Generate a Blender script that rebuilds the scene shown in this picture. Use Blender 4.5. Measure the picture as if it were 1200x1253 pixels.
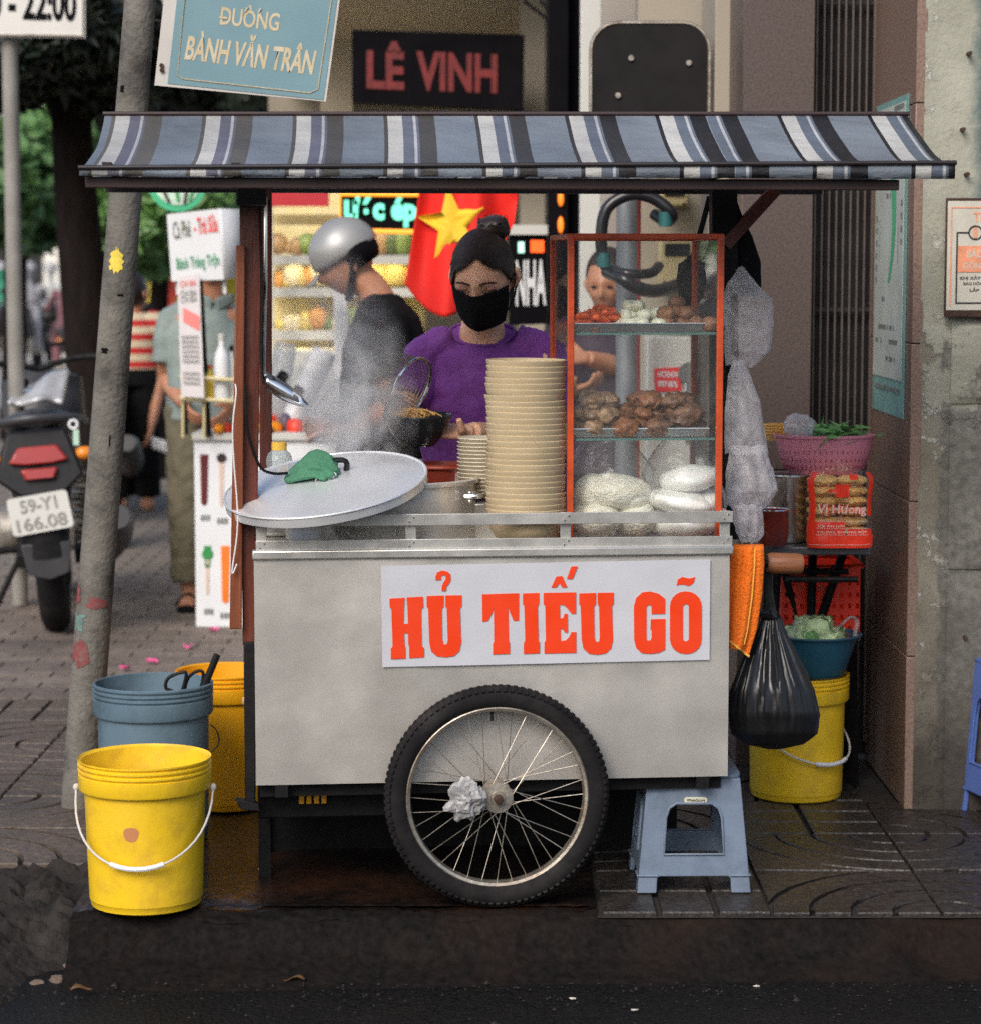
import bpy, bmesh, math, random
from mathutils import Vector, Matrix, noise
from mathutils.geometry import tessellate_polygon
from math import sin, cos, pi, radians, atan, sqrt
random.seed(7)
sc = bpy.context.scene
for _o in list(bpy.data.objects):
    bpy.data.objects.remove(_o)
COL = sc.collection

# ------------------------------------------------------------------ camera
F = 3000.0
TILT = atan(296.5 / F)
CAM = Vector((0.0, -5.73, 1.5))
cam = bpy.data.cameras.new('camera')
camo = bpy.data.objects.new('camera', cam)
COL.objects.link(camo)
camo.location = CAM
camo.rotation_euler = (pi / 2 - TILT, 0, 0)
cam.sensor_fit = 'HORIZONTAL'
cam.sensor_width = 36
cam.lens = 90
cam.clip_start = 0.1
cam.clip_end = 500
cam.dof.use_dof = True
cam.dof.focus_distance = 5.85
cam.dof.aperture_fstop = 4.3
sc.camera = camo
# ------------------------------------------------------------------ sky, sun, exposure
world = bpy.data.worlds.new('World')
sc.world = world
world.use_nodes = True
wn = world.node_tree.nodes
bg = wn['Background']
sky = wn.new('ShaderNodeTexSky')
sky.sky_type = 'NISHITA'
sky.sun_disc = False
SUN_EL, SUN_AZ = 38.0, 205.0        # azimuth: clockwise from +Y
sky.sun_elevation = radians(SUN_EL)
sky.sun_rotation = radians(SUN_AZ)
sky.air_density = 1.0
sky.dust_density = 3.0
sky.ozone_density = 1.0
world.node_tree.links.new(sky.outputs[0], bg.inputs[0])
bg.inputs[1].default_value = 0.15
sund = bpy.data.lights.new('sun', 'SUN')
sund.energy = 1.5
sund.angle = radians(28)
sund.color = (1.0, 0.965, 0.92)
suno = bpy.data.objects.new('sun', sund)
COL.objects.link(suno)
_e, _a = radians(SUN_EL), radians(SUN_AZ)
_sd = Vector((sin(_a) * cos(_e), cos(_a) * cos(_e), sin(_e)))
suno.rotation_euler = _sd.to_track_quat('Z', 'Y').to_euler()
suno.location = (0, -6, 8)
sc.view_settings.view_transform = 'Standard'
sc.view_settings.look = 'None'
sc.view_settings.exposure = 0.30
sc.view_settings.gamma = 1.0
sc.view_settings.use_curve_mapping = False
sc.render.engine = 'CYCLES'
sc.cycles.use_denoising = False
sc.cycles.volume_bounces = 4
sc.cycles.sample_clamp_indirect = 4.0
sc.cycles.blur_glossy = 1.0
sc.cycles.max_bounces = 10
sc.cycles.transparent_max_bounces = 24
sc.cycles.volume_step_rate = 2.0
sc.cycles.volume_max_steps = 96

# ------------------------------------------------------------------ helpers: places
_f = Vector((0, cos(TILT), -sin(TILT)))
_u = Vector((0, sin(TILT), cos(TILT)))
def ray(px, py):
    return _f * F + Vector((px - 600.0, 0, 0)) + _u * (626.5 - py)
def at(px, py, Y):
    """the place at distance Y behind the cart front that the photo shows at this pixel"""
    d = ray(px, py)
    return CAM + d * ((Y - CAM.y) / d.y)
def gnd(px, py, z=0.0):
    d = ray(px, py)
    return CAM + d * ((z - CAM.z) / d.z)
def mpp(Y):
    return (Y - CAM.y) / F
YAW = radians(5.5)
CN = Vector((-sin(YAW), cos(YAW), 0))
CINV = Matrix.Rotation(-YAW, 4, 'Z')
CROT = Matrix.Rotation(YAW, 4, 'Z')
def lp(px, py, yl):
    """the same in the cart's own axes, on the plane yl behind its front sheet"""
    d = ray(px, py)
    t = (yl - CN.dot(CAM)) / CN.dot(d)
    return CINV @ (CAM + d * t)
def cw(v):
    return CROT @ Vector(v)

# ------------------------------------------------------------------ helpers: meshes
def catmull(pts, n=4):
    pts = [Vector(p) for p in pts]
    if len(pts) < 3:
        return pts
    out = []
    for i in range(len(pts) - 1):
        p0 = pts[max(i - 1, 0)]; p1 = pts[i]; p2 = pts[i + 1]; p3 = pts[min(i + 2, len(pts) - 1)]
        for k in range(n):
            t = k / n
            out.append(0.5 * ((2 * p1) + (p2 - p0) * t + (2 * p0 - 5 * p1 + 4 * p2 - p3) * t * t + (3 * p1 - p0 - 3 * p2 + p3) * t ** 3))
    out.append(pts[-1])
    return out

class MB:
    def __init__(self, M=None):
        self.v = []; self.f = []; self.M = M; self.uv = None; self.mi = []
    def add(self, vs, fs, mi=0):
        b = len(self.v)
        for p in vs:
            p = Vector(p)
            self.v.append(self.M @ p if self.M else p)
        for q in fs:
            self.f.append([i + b for i in q]); self.mi.append(mi)
        return self
    def box(self, c, s, R=None, mi=0, taper=1.0):
        c = Vector(c); hx, hy, hz = s[0] / 2, s[1] / 2, s[2] / 2
        vs = []
        for z in (-1, 1):
            k = taper if z > 0 else 1.0
            for x, y in ((-1, -1), (1, -1), (1, 1), (-1, 1)):
                p = Vector((x * hx * k, y * hy * k, z * hz))
                vs.append(c + (R @ p if R else p))
        return self.add(vs, [(3, 2, 1, 0), (4, 5, 6, 7), (0, 1, 5, 4), (1, 2, 6, 5), (2, 3, 7, 6), (3, 0, 4, 7)], mi)
    def bar(self, a, b, w, t, up=(0, 0, 1), mi=0):
        a = Vector(a); b = Vector(b); d = b - a; L = d.length; d.normalize()
        up = Vector(up); s = d.cross(up)
        if s.length < 1e-4:
            s = d.cross(Vector((1, 0, 0)))
        s.normalize(); u = s.cross(d)
        R = Matrix((s, d, u)).transposed()
        return self.box((a + b) / 2, (w, L, t), R, mi)
    def tube(self, path, r, seg=8, caps=True, closed=False, flat=1.0, up=None, mi=0):
        path = [Vector(p) for p in path]; n = len(path)
        rs = r if isinstance(r, (list, tuple)) else [r] * n
        vs = []; fs = []; prev = None
        for i, p in enumerate(path):
            if closed:
                d = path[(i + 1) % n] - path[i - 1]
            else:
                d = path[min(i + 1, n - 1)] - path[max(i - 1, 0)]
            if d.length < 1e-9: d = Vector((0, 0, 1))
            d.normalize()
            if prev is None:
                h = Vector(up) if up else (Vector((0, 0, 1)) if abs(d.z) < .9 else Vector((0, 1, 0)))
                s = d.cross(h).normalized()
            else:
                s = (prev - d * prev.dot(d))
                s = s.normalized() if s.length > 1e-6 else d.orthogonal().normalized()
            prev = s; u = s.cross(d)
            ri = rs[i]; rx, ry = ri if isinstance(ri, (list, tuple)) else (ri, ri * flat)
            for k in range(seg):
                a = 2 * pi * k / seg
                vs.append(p + s * (cos(a) * rx) + u * (sin(a) * ry))
        m = n if closed else n - 1
        for i in range(m):
            for k in range(seg):
                j = (i + 1) % n; k2 = (k + 1) % seg
                fs.append((i * seg + k, i * seg + k2, j * seg + k2, j * seg + k))
        if caps and not closed:
            fs.append(tuple(range(seg))[::-1]); fs.append(tuple((n - 1) * seg + k for k in range(seg)))
        return self.add(vs, fs, mi)
    def lathe(self, prof, seg=32, c=(0, 0, 0), R=None, mi=0, wob=None):
        c = Vector(c); vs = []; fs = []; n = len(prof)
        for i, (r, z) in enumerate(prof):
            for k in range(seg):
                a = 2 * pi * k / seg
                rr = r * (wob(a, z) if wob else 1)
                p = Vector((rr * cos(a), rr * sin(a), z))
                vs.append(c + (R @ p if R else p))
        for i in range(n - 1):
            for k in range(seg):
                k2 = (k + 1) % seg
                fs.append((i * seg + k, i * seg + k2, (i + 1) * seg + k2, (i + 1) * seg + k))
        if prof[0][0] > 1e-6: fs.append(tuple(range(seg))[::-1])
        if prof[-1][0] > 1e-6: fs.append(tuple((n - 1) * seg + k for k in range(seg)))
        return self.add(vs, fs, mi)
    def sheet(self, nu, nv, fn, mi=0, wrap=False):
        vs = [fn(i / nu, j / nv) for j in range(nv + 1) for i in range(nu + 1)]
        fs = [(j * (nu + 1) + i, j * (nu + 1) + i + 1, (j + 1) * (nu + 1) + i + 1, (j + 1) * (nu + 1) + i) for j in range(nv) for i in range(nu)]
        return self.add(vs, fs, mi)
    def prism(self, loops, to3, off, mi=0):
        """2-D loops (first outer, rest holes) mapped by to3, given thickness by the vector off"""
        off = Vector(off)
        loops = [[Vector((p[0], p[1], 0)) for p in lo] for lo in loops]
        tris = tessellate_polygon(loops)
        flat = [p for lo in loops for p in lo]; n = len(flat)
        P = [Vector(to3(p.x, p.y)) for p in flat]
        vs = P + [p + off for p in P]
        fs = [tuple(t) for t in tris] + [tuple(i + n for i in t[::-1]) for t in tris]
        b = 0
        for lo in loops:
            m = len(lo)
            for i in range(m):
                j = (i + 1) % m
                fs.append((b + i, b + j, b + j + n, b + i + n))
            b += m
        return self.add(vs, fs, mi)
    def lump(self, c, r, seed=0, amp=.25, freq=2.0, sub=2, R=None):
        bm = bmesh.new(); bmesh.ops.create_icosphere(bm, subdivisions=sub, radius=1)
        rr = r if isinstance(r, (list, tuple)) else (r, r, r)
        c = Vector(c); sv = Vector((seed * 3.7, seed * 1.3, seed * 5.1)); vs = []
        for v in bm.verts:
            d = v.co.normalized(); k = 1 + amp * noise.noise(d * freq + sv) + amp * .5 * noise.noise(d * freq * 2.3 + sv)
            p = Vector((d.x * rr[0], d.y * rr[1], d.z * rr[2])) * k
            vs.append(c + (R @ p if R else p))
        fs = [[v.index for v in f.verts] for f in bm.faces]; bm.free()
        return self.add(vs, fs)
    def mesh(self, name, mats, smooth=40):
        me = bpy.data.meshes.new(name)
        me.from_pydata([tuple(p) for p in self.v], [], self.f)
        for m in (mats if isinstance(mats, (list, tuple)) else [mats]):
            me.materials.append(m)
        if any(self.mi):
            me.polygons.foreach_set('material_index', self.mi)
        bm = bmesh.new(); bm.from_mesh(me)
        bmesh.ops.recalc_face_normals(bm, faces=bm.faces); bm.to_mesh(me); bm.free()
        if smooth:
            me.shade_smooth(); me.set_sharp_from_angle(angle=radians(smooth))
        return me
    def build(self, name, mats, parent=None, smooth=40, bevel=0, loc=None, remesh=0, smo=4, disp=None, solid=0, sub=0):
        o = bpy.data.objects.new(name, self.mesh(name, mats, smooth if not remesh else 0))
        COL.objects.link(o)
        if parent: o.parent = parent
        if loc is not None: o.location = loc
        if solid:
            m = o.modifiers.new('solid', 'SOLIDIFY'); m.thickness = solid; m.offset = 0
        if bevel:
            m = o.modifiers.new('bevel', 'BEVEL'); m.width = bevel; m.segments = 2; m.limit_method = 'ANGLE'; m.angle_limit = radians(35)
        if remesh:
            m = o.modifiers.new('remesh', 'REMESH'); m.mode = 'VOXEL'; m.voxel_size = remesh; m.use_smooth_shade = True
            m = o.modifiers.new('smooth', 'SMOOTH'); m.factor = .5; m.iterations = smo
        if sub:
            m = o.modifiers.new('sub', 'SUBSURF'); m.levels = sub; m.render_levels = sub
        if disp:
            t = bpy.data.textures.new('folds', 'CLOUDS'); t.noise_scale = disp[1]; t.noise_depth = 2
            m = o.modifiers.new('folds', 'DISPLACE'); m.texture = t; m.strength = disp[0]; m.texture_coords = 'LOCAL'
        return o

def tag(o, label, cat, group=None, kind=None):
    if label: o['label'] = label
    if cat: o['category'] = cat
    if group: o['group'] = group
    if kind: o['kind'] = kind
    return o
def struct(o):
    o['kind'] = 'structure'; return o
def thing(name, label, cat, loc=(0, 0, 0), rz=0.0, group=None):
    o = bpy.data.objects.new(name, None); COL.objects.link(o)
    o.empty_display_size = .05; o.location = loc; o.rotation_euler = (0, 0, rz)
    return tag(o, label, cat, group)
def copy_tree(o, parent=None):
    c = o.copy(); COL.objects.link(c); c.parent = parent
    for ch in o.children:
        copy_tree(ch, c)
    return c
def lift(o, loc):
    """put the origin of a world-built mesh at its base"""
    loc = Vector(loc); o.data.transform(Matrix.Translation(-loc)); o.location = loc; return o

# ------------------------------------------------------------------ helpers: lettering
def text_mesh(body, name, mat, bold=0.0, thick=0.0):
    c = bpy.data.curves.new('t', 'FONT'); c.body = body; c.size = 1; c.offset = bold; c.resolution_u = 3
    o = bpy.data.objects.new('t', c); COL.objects.link(o)
    dg = bpy.context.evaluated_depsgraph_get()
    me = bpy.data.meshes.new_from_object(o.evaluated_get(dg))
    bpy.data.objects.remove(o); bpy.data.curves.remove(c)
    me.name = name; me.materials.clear(); me.materials.append(mat)
    return me
def lettering(body, p00, p10, p01, mat, parent=None, bold=.012, name='lettering', off=.0015):
    """flat letters filling the parallelogram with lower-left p00, lower-right p10, upper-left p01 (in the parent's axes)"""
    p00, p10, p01 = Vector(p00), Vector(p10), Vector(p01)
    me = text_mesh(body, name, mat, bold)
    xs = [v.co.x for v in me.vertices]; ys = [v.co.y for v in me.vertices]
    x0, x1, y0, y1 = min(xs), max(xs), min(ys), max(ys)
    n = (p10 - p00).cross(p01 - p00).normalized() * off
    for v in me.vertices:
        v.co = p00 + (p10 - p00) * ((v.co.x - x0) / (x1 - x0)) + (p01 - p00) * ((v.co.y - y0) / (y1 - y0)) + n
    o = bpy.data.objects.new(name, me); COL.objects.link(o); o.parent = parent
    return o

# ------------------------------------------------------------------ helpers: materials
def lin(c):
    return tuple(((x / 255) / 12.92 if x / 255 <= .04045 else (((x / 255) + .055) / 1.055) ** 2.4) for x in c)
def albedo(c):
    m_ = max(c[:3]); return 1.0 if m_ < .06 else min(1.0 + .30 * min(1, (m_ - .06) / .06), .86 / m_)
def mat(name, col, rough=.5, metal=0.0, var=.15, vs=6.0, bump=.0, bs=60.0, pos=False, spec=.5, trans=0.0, sss=0.0, dirt=None, dirt_amt=.5, dirt_s=4.0, coat=0.0, rvar=.12, stretch=None, rnd=0.0):
    col = tuple(c * albedo(col) for c in col[:3])
    if dirt: dirt = tuple(c * albedo(dirt) for c in dirt)
    m = bpy.data.materials.new(name); m.use_nodes = True
    N = m.node_tree.nodes; L = m.node_tree.links; b = N['Principled BSDF']
    b.inputs['Roughness'].default_value = rough; b.inputs['Metallic'].default_value = metal
    b.inputs['Specular IOR Level'].default_value = spec
    if coat: b.inputs['Coat Weight'].default_value = coat
    if sss:
        b.inputs['Subsurface Weight'].default_value = sss; b.inputs['Subsurface Radius'].default_value = (.012, .005, .003)
    if trans: b.inputs['Transmission Weight'].default_value = trans
    if pos:
        g = N.new('ShaderNodeNewGeometry'); src = g.outputs['Position']
    else:
        g = N.new('ShaderNodeTexCoord'); src = g.outputs['Object']
    if stretch:
        mp = N.new('ShaderNodeMapping'); mp.inputs['Scale'].default_value = stretch; L.new(src, mp.inputs[0]); src = mp.outputs[0]
    n1 = N.new('ShaderNodeTexNoise'); n1.inputs['Scale'].default_value = vs; n1.inputs['Detail'].default_value = 5; L.new(src, n1.inputs['Vector'])
    mr = N.new('ShaderNodeMapRange'); mr.inputs[1].default_value = .25; mr.inputs[2].default_value = .75
    mr.inputs[3].default_value = 1 - var; mr.inputs[4].default_value = 1 + var; L.new(n1.outputs[0], mr.inputs[0])
    fac = mr.outputs[0]
    if rnd:
        oi = N.new('ShaderNodeObjectInfo'); m2 = N.new('ShaderNodeMapRange')
        m2.inputs[3].default_value = 1 - rnd; m2.inputs[4].default_value = 1 + rnd; L.new(oi.outputs['Random'], m2.inputs[0])
        mm = N.new('ShaderNodeMath'); mm.operation = 'MULTIPLY'; L.new(fac, mm.inputs[0]); L.new(m2.outputs[0], mm.inputs[1]); fac = mm.outputs[0]
    vm = N.new('ShaderNodeVectorMath'); vm.operation = 'SCALE'; vm.inputs[0].default_value = col[:3]; L.new(fac, vm.inputs['Scale'])
    out = vm.outputs[0]
    if dirt:
        n2 = N.new('ShaderNodeTexNoise'); n2.inputs['Scale'].default_value = dirt_s; n2.inputs['Detail'].default_value = 8; n2.inputs['Roughness'].default_value = .65; L.new(src, n2.inputs['Vector'])
        r2 = N.new('ShaderNodeMapRange'); r2.inputs[1].default_value = .48; r2.inputs[2].default_value = .7; r2.inputs[4].default_value = dirt_amt; L.new(n2.outputs[0], r2.inputs[0])
        mx = N.new('ShaderNodeMix'); mx.data_type = 'RGBA'; L.new(r2.outputs[0], mx.inputs[0]); L.new(out, mx.inputs[6]); mx.inputs[7].default_value = (*dirt, 1); out = mx.outputs[2]
    L.new(out, b.inputs['Base Color'])
    if rvar:
        n3 = N.new('ShaderNodeTexNoise'); n3.inputs['Scale'].default_value = vs * 1.7; n3.inputs['Detail'].default_value = 4; L.new(src, n3.inputs['Vector'])
        r3 = N.new('ShaderNodeMapRange'); r3.inputs[1].default_value = .3; r3.inputs[2].default_value = .7
        r3.inputs[3].default_value = max(.02, rough - rvar); r3.inputs[4].default_value = min(1, rough + rvar); L.new(n3.outputs[0], r3.inputs[0]); L.new(r3.outputs[0], b.inputs['Roughness'])
    if bump:
        n4 = N.new('ShaderNodeTexNoise'); n4.inputs['Scale'].default_value = bs; n4.inputs['Detail'].default_value = 6; L.new(src, n4.inputs['Vector'])
        bp = N.new('ShaderNodeBump'); bp.inputs['Strength'].default_value = min(1, bump); bp.inputs['Distance'].default_value = .01; L.new(n4.outputs[0], bp.inputs['Height']); L.new(bp.outputs[0], b.inputs['Normal'])
    m.diffuse_color = (*col[:3], 1)
    return m
def glow(name, col, s):
    m = bpy.data.materials.new(name); m.use_nodes = True
    b = m.node_tree.nodes['Principled BSDF']; b.inputs['Base Color'].default_value = (*col, 1)
    b.inputs['Emission Color'].default_value = (*col, 1); b.inputs['Emission Strength'].default_value = s
    return m
def clear(name, tint, alpha, rough=.1, wrinkle=0.0, ws=30.0, milk=None):
    """thin clear sheet: see-through, with a glossy skin; milk = share that scatters, uneven"""
    m = bpy.data.materials.new(name); m.use_nodes = True
    N = m.node_tree.nodes; L = m.node_tree.links; N.remove(N['Principled BSDF']); out = N['Material Output']
    tr = N.new('ShaderNodeBsdfTransparent'); tr.inputs[0].default_value = (*tint, 1)
    gl = N.new('ShaderNodeBsdfGlossy'); gl.inputs['Roughness'].default_value = rough
    lw = N.new('ShaderNodeLayerWeight'); lw.inputs[0].default_value = .5; pw = N.new('ShaderNodeMath'); pw.operation = 'POWER'; pw.inputs[1].default_value = 4; L.new(lw.outputs['Facing'], pw.inputs[0])
    fr = N.new('ShaderNodeMath'); fr.operation = 'MULTIPLY_ADD'; fr.inputs[1].default_value = .75; fr.inputs[2].default_value = .045; L.new(pw.outputs[0], fr.inputs[0])
    mx = N.new('ShaderNodeMixShader'); L.new(tr.outputs[0], mx.inputs[1]); L.new(gl.outputs[0], mx.inputs[2])
    tc = N.new('ShaderNodeTexCoord')
    if wrinkle:
        nz = N.new('ShaderNodeTexNoise'); nz.inputs['Scale'].default_value = ws; nz.inputs['Detail'].default_value = 5; nz.inputs['Distortion'].default_value = 1.5
        L.new(tc.outputs['Object'], nz.inputs['Vector']); bp = N.new('ShaderNodeBump'); bp.inputs['Strength'].default_value = wrinkle; bp.inputs['Distance'].default_value = .02
        L.new(nz.outputs[0], bp.inputs['Height']); L.new(bp.outputs[0], gl.inputs['Normal']); L.new(bp.outputs[0], lw.inputs['Normal'])
    L.new(fr.outputs[0], mx.inputs[0]); res = mx
    if milk:
        di = N.new('ShaderNodeBsdfDiffuse'); di.inputs[0].default_value = (*milk, 1); tl = N.new('ShaderNodeBsdfTranslucent'); tl.inputs[0].default_value = (*milk, 1)
        md = N.new('ShaderNodeMixShader'); md.inputs[0].default_value = .5; L.new(di.outputs[0], md.inputs[1]); L.new(tl.outputs[0], md.inputs[2])
        n2 = N.new('ShaderNodeTexNoise'); n2.inputs['Scale'].default_value = ws * .6; n2.inputs['Detail'].default_value = 4; n2.inputs['Distortion'].default_value = 2; L.new(tc.outputs['Object'], n2.inputs['Vector'])
        r = N.new('ShaderNodeMapRange'); r.inputs[1].default_value = .3; r.inputs[2].default_value = .7; r.inputs[3].default_value = alpha * .45; r.inputs[4].default_value = min(.95, alpha * 1.5); L.new(n2.outputs[0], r.inputs[0])
        m3 = N.new('ShaderNodeMixShader'); L.new(r.outputs[0], m3.inputs[0]); L.new(mx.outputs[0], m3.inputs[1]); L.new(md.outputs[0], m3.inputs[2]); res = m3
    L.new(res.outputs[0], out.inputs['Surface'])
    return m

K = {}
K['steel'] = mat('stainless_sheet', (.49, .468, .43), .38, .6, var=.06, vs=3, bump=.25, bs=6, dirt=(.34, .31, .27), dirt_amt=.28, dirt_s=3.4, rvar=.14)
K['steel_rail'] = mat('stainless_strip', (.46, .45, .42), .4, .7, var=.06, vs=8, bump=.05, bs=60)
K['alu'] = mat('beaten_aluminium', (.78, .79, .81), .36, .55, var=.05, vs=6, bump=.30, bs=9, rvar=.12)
K['pot'] = mat('cloudy_aluminium', (.58, .56, .53), .27, .6, var=.1, vs=5, bump=.08, bs=40)
K['bright'] = mat('polished_steel', (.62, .62, .62), .18, 1, var=.05)
K['iron'] = mat('black_painted_iron', (.008, .0075, .008), .6, .0, spec=.22, var=.25, vs=20, bump=.15, bs=80)
K['rust'] = mat('rusty_iron', (.06, .03, .02), .7, .3, var=.4, vs=15, bump=.3, bs=50)
K['wood'] = mat('red_stained_wood', (.095, .022, .012), .38, var=.35, vs=9, bump=.2, bs=40, stretch=(6, 6, .5), dirt=(.03, .012, .01), dirt_amt=.6)
K['wood2'] = mat('brown_stained_wood', (.16, .045, .018), .4, var=.3, vs=9, bump=.2, bs=40, stretch=(6, 6, .5))
K['grip'] = mat('worn_wooden_grip', (.17, .065, .028), .5, var=.3, vs=12, bump=.2, bs=60, stretch=(.6, 6, 6))
K['oframe'] = mat('orange_red_paint', (.42, .055, .012), .4, var=.25, vs=12, bump=.1, bs=60, dirt=(.10, .02, .01), dirt_amt=.6, dirt_s=8)
K['white'] = mat('white_plastic', (.56, .57, .58), .45, var=.05, vs=5)
K['paper'] = mat('white_vinyl_sheet', (.40, .41, .44), .5, var=.05, vs=4, bump=.12, bs=9, dirt=(.45, .45, .47), dirt_amt=.35)
K['redpaint'] = mat('orange_red_vinyl', (.62, .036, .003), .45, var=.05, vs=8)
K['rubber'] = mat('tyre_rubber', (.012, .011, .012), .8, spec=.18, var=.25, vs=12, bump=.2, bs=90, dirt=(.045, .04, .036), dirt_amt=.5, dirt_s=6)
K['rim'] = mat('dull_rim_metal', (.34, .31, .26), .42, .8, var=.2, vs=14, bump=.15, bs=60, dirt=(.16, .08, .045), dirt_amt=.6, dirt_s=8)
K['yellow'] = mat('yellow_bucket_plastic', (.66, .425, .014), .42, var=.08, vs=5, bump=.10, bs=40, rvar=.15, dirt=(.36, .21, .03), dirt_amt=.55, dirt_s=11)
K['orange'] = mat('deep_yellow_bucket_plastic', (.76, .36, .008), .4, var=.06, vs=5, dirt=(.55, .2, .02), dirt_amt=.25)
K['bluegrey'] = mat('blue_grey_bucket_plastic', (.085, .135, .175), .5, var=.12, vs=6, bump=.08, bs=50, dirt=(.03, .045, .055), dirt_amt=.7, dirt_s=5)
K['stool'] = mat('faded_blue_plastic', (.125, .165, .225), .5, var=.1, vs=8, bump=.06, bs=60, dirt=(.06, .08, .11), dirt_amt=.6, dirt_s=9)
K['blueplastic'] = mat('blue_chair_plastic', (.07, .12, .34), .4, var=.1, vs=8)
K['beige'] = mat('beige_melamine', (.40, .32, .20), .4, var=.06, vs=12, rnd=.05)
K['black'] = mat('black_cloth', (.007, .007, .008), .9, spec=.15, var=.3, vs=30, bump=.2, bs=120)
K['blackplastic'] = mat('black_bag_plastic', (.010, .010, .011), .28, var=.2, vs=10, bump=.5, bs=22, stretch=(1, 1, .25))
K['blackgloss'] = mat('black_enamel', (.015, .015, .018), .25, var=.2)
K['dark'] = mat('dark_board', (.005, .0045, .006), .75, spec=.06, var=.3, vs=5)
K['skin'] = mat('skin', (.63, .36, .235), .48, var=.1, vs=20, bump=.05, bs=120, sss=.12, dirt=(.45, .19, .12), dirt_amt=.35, dirt_s=12)
K['skin2'] = mat('tanned_skin', (.36, .165, .095), .5, var=.1, vs=20, bump=.05, bs=120, sss=.1)
K['hair'] = mat('black_hair', (.022, .013, .011), .34, var=.4, vs=60, bump=.25, bs=60, stretch=(9, 1, 2), spec=.4)
K['purple'] = mat('purple_jersey', (.155, .038, .215), .85, var=.18, vs=10, bump=.12, bs=150)
K['cream'] = mat('cream_wall_paint', (.27, .24, .19), .8, var=.1, vs=2, bump=.1, bs=40, pos=True, dirt=(.24, .20, .16), dirt_amt=.5, dirt_s=2)
K['greywhite'] = mat('grey_white_panel', (.45, .45, .42), .6, var=.08, vs=3)
K['conc'] = mat('pole_concrete', (.125, .117, .102), .85, var=.3, vs=9, bump=.6, bs=70, pos=True, dirt=(.035, .032, .028), dirt_amt=.85, dirt_s=7)
# ================================================================== SETTING: ground
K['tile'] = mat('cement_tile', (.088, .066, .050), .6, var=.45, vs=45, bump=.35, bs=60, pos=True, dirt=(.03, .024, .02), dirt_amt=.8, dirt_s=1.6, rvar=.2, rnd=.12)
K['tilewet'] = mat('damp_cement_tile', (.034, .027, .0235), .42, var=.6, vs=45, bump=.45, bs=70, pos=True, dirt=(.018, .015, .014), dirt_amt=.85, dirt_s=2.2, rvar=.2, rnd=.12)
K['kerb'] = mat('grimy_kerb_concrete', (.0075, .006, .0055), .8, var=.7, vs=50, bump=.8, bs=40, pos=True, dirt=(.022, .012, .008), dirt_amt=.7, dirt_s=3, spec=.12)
K['joint'] = mat('dirt_in_joints', (.022, .018, .015), .9, var=.3, vs=8, bump=.3, bs=60, pos=True)
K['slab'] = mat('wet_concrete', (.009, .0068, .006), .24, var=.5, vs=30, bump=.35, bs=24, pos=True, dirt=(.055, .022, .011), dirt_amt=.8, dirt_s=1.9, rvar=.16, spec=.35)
K['asphalt'] = mat('wet_asphalt', (.0055, .0052, .0055), .55, var=.75, vs=70, bump=1, bs=90, pos=True, dirt=(.016, .012, .009), dirt_amt=.8, dirt_s=2.6, rvar=.3, spec=.22)
K['rubble'] = mat('broken_asphalt', (.024, .020, .018), .85, var=.6, vs=9, bump=1, bs=45, pos=True, dirt=(.007, .006, .006), dirt_amt=.9, dirt_s=4, spec=.3)
K['farroad'] = mat('dry_street', (.34, .325, .30), .8, var=.1, vs=.5, pos=True)
def paver_far():
    m = mat('far_pavers', (.20, .165, .135), .8, var=.15, vs=.8, pos=True)
    N = m.node_tree.nodes; L = m.node_tree.links; b = N['Principled BSDF']
    g = N.new('ShaderNodeNewGeometry'); br = N.new('ShaderNodeTexBrick'); br.inputs['Scale'].default_value = 2.4; br.inputs['Mortar Size'].default_value = .025
    br.inputs['Color1'].default_value = (.24, .195, .16, 1); br.inputs['Color2'].default_value = (.19, .165, .14, 1); br.inputs['Mortar'].default_value = (.06, .05, .04, 1)
    L.new(g.outputs['Position'], br.inputs['Vector']); L.new(br.outputs[0], b.inputs['Base Color'])
    return m
K['paverfar'] = paver_far()
K['paver'] = mat('paving_brick', (.15, .12, .098), .75, var=.3, vs=30, bump=.3, bs=60, pos=True, dirt=(.045, .036, .03), dirt_amt=.75, dirt_s=.9, rnd=.18)

_p = MB().sheet(1, 1, lambda u, v: (-9 + 20 * u, .372 + 5.83 * v, -.014)); _p.sheet(1, 1, lambda u, v: (.25 + 8 * u, -.10 + .472 * v, -.014))
o = _p.build('pavement', K['joint'], smooth=0); struct(o); pavement = o
o = MB().sheet(1, 1, lambda u, v: (-30 + 60 * u, 6.2 + 15 * v, -.010)).build('far_pavement', K['paverfar'], smooth=0); struct(o)
o = MB().sheet(1, 1, lambda u, v: (-150 + 300 * u, 21.2 + 170 * v, -.05)).build('street', K['farroad'], smooth=0); struct(o)
# front road, a shallow crossfall with unevenness
def road_fn(u, v):
    x = -8 + 17 * u; y = -7.5 + 7.5 * v
    return (x, y, -.135 + .012 * noise.noise(Vector((x * .7, y * .9, 0))) + .004 * noise.noise(Vector((x * 5, y * 5, 3))))
o = MB().sheet(170, 90, road_fn).build('road', K['asphalt'], smooth=60); struct(o)
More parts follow.
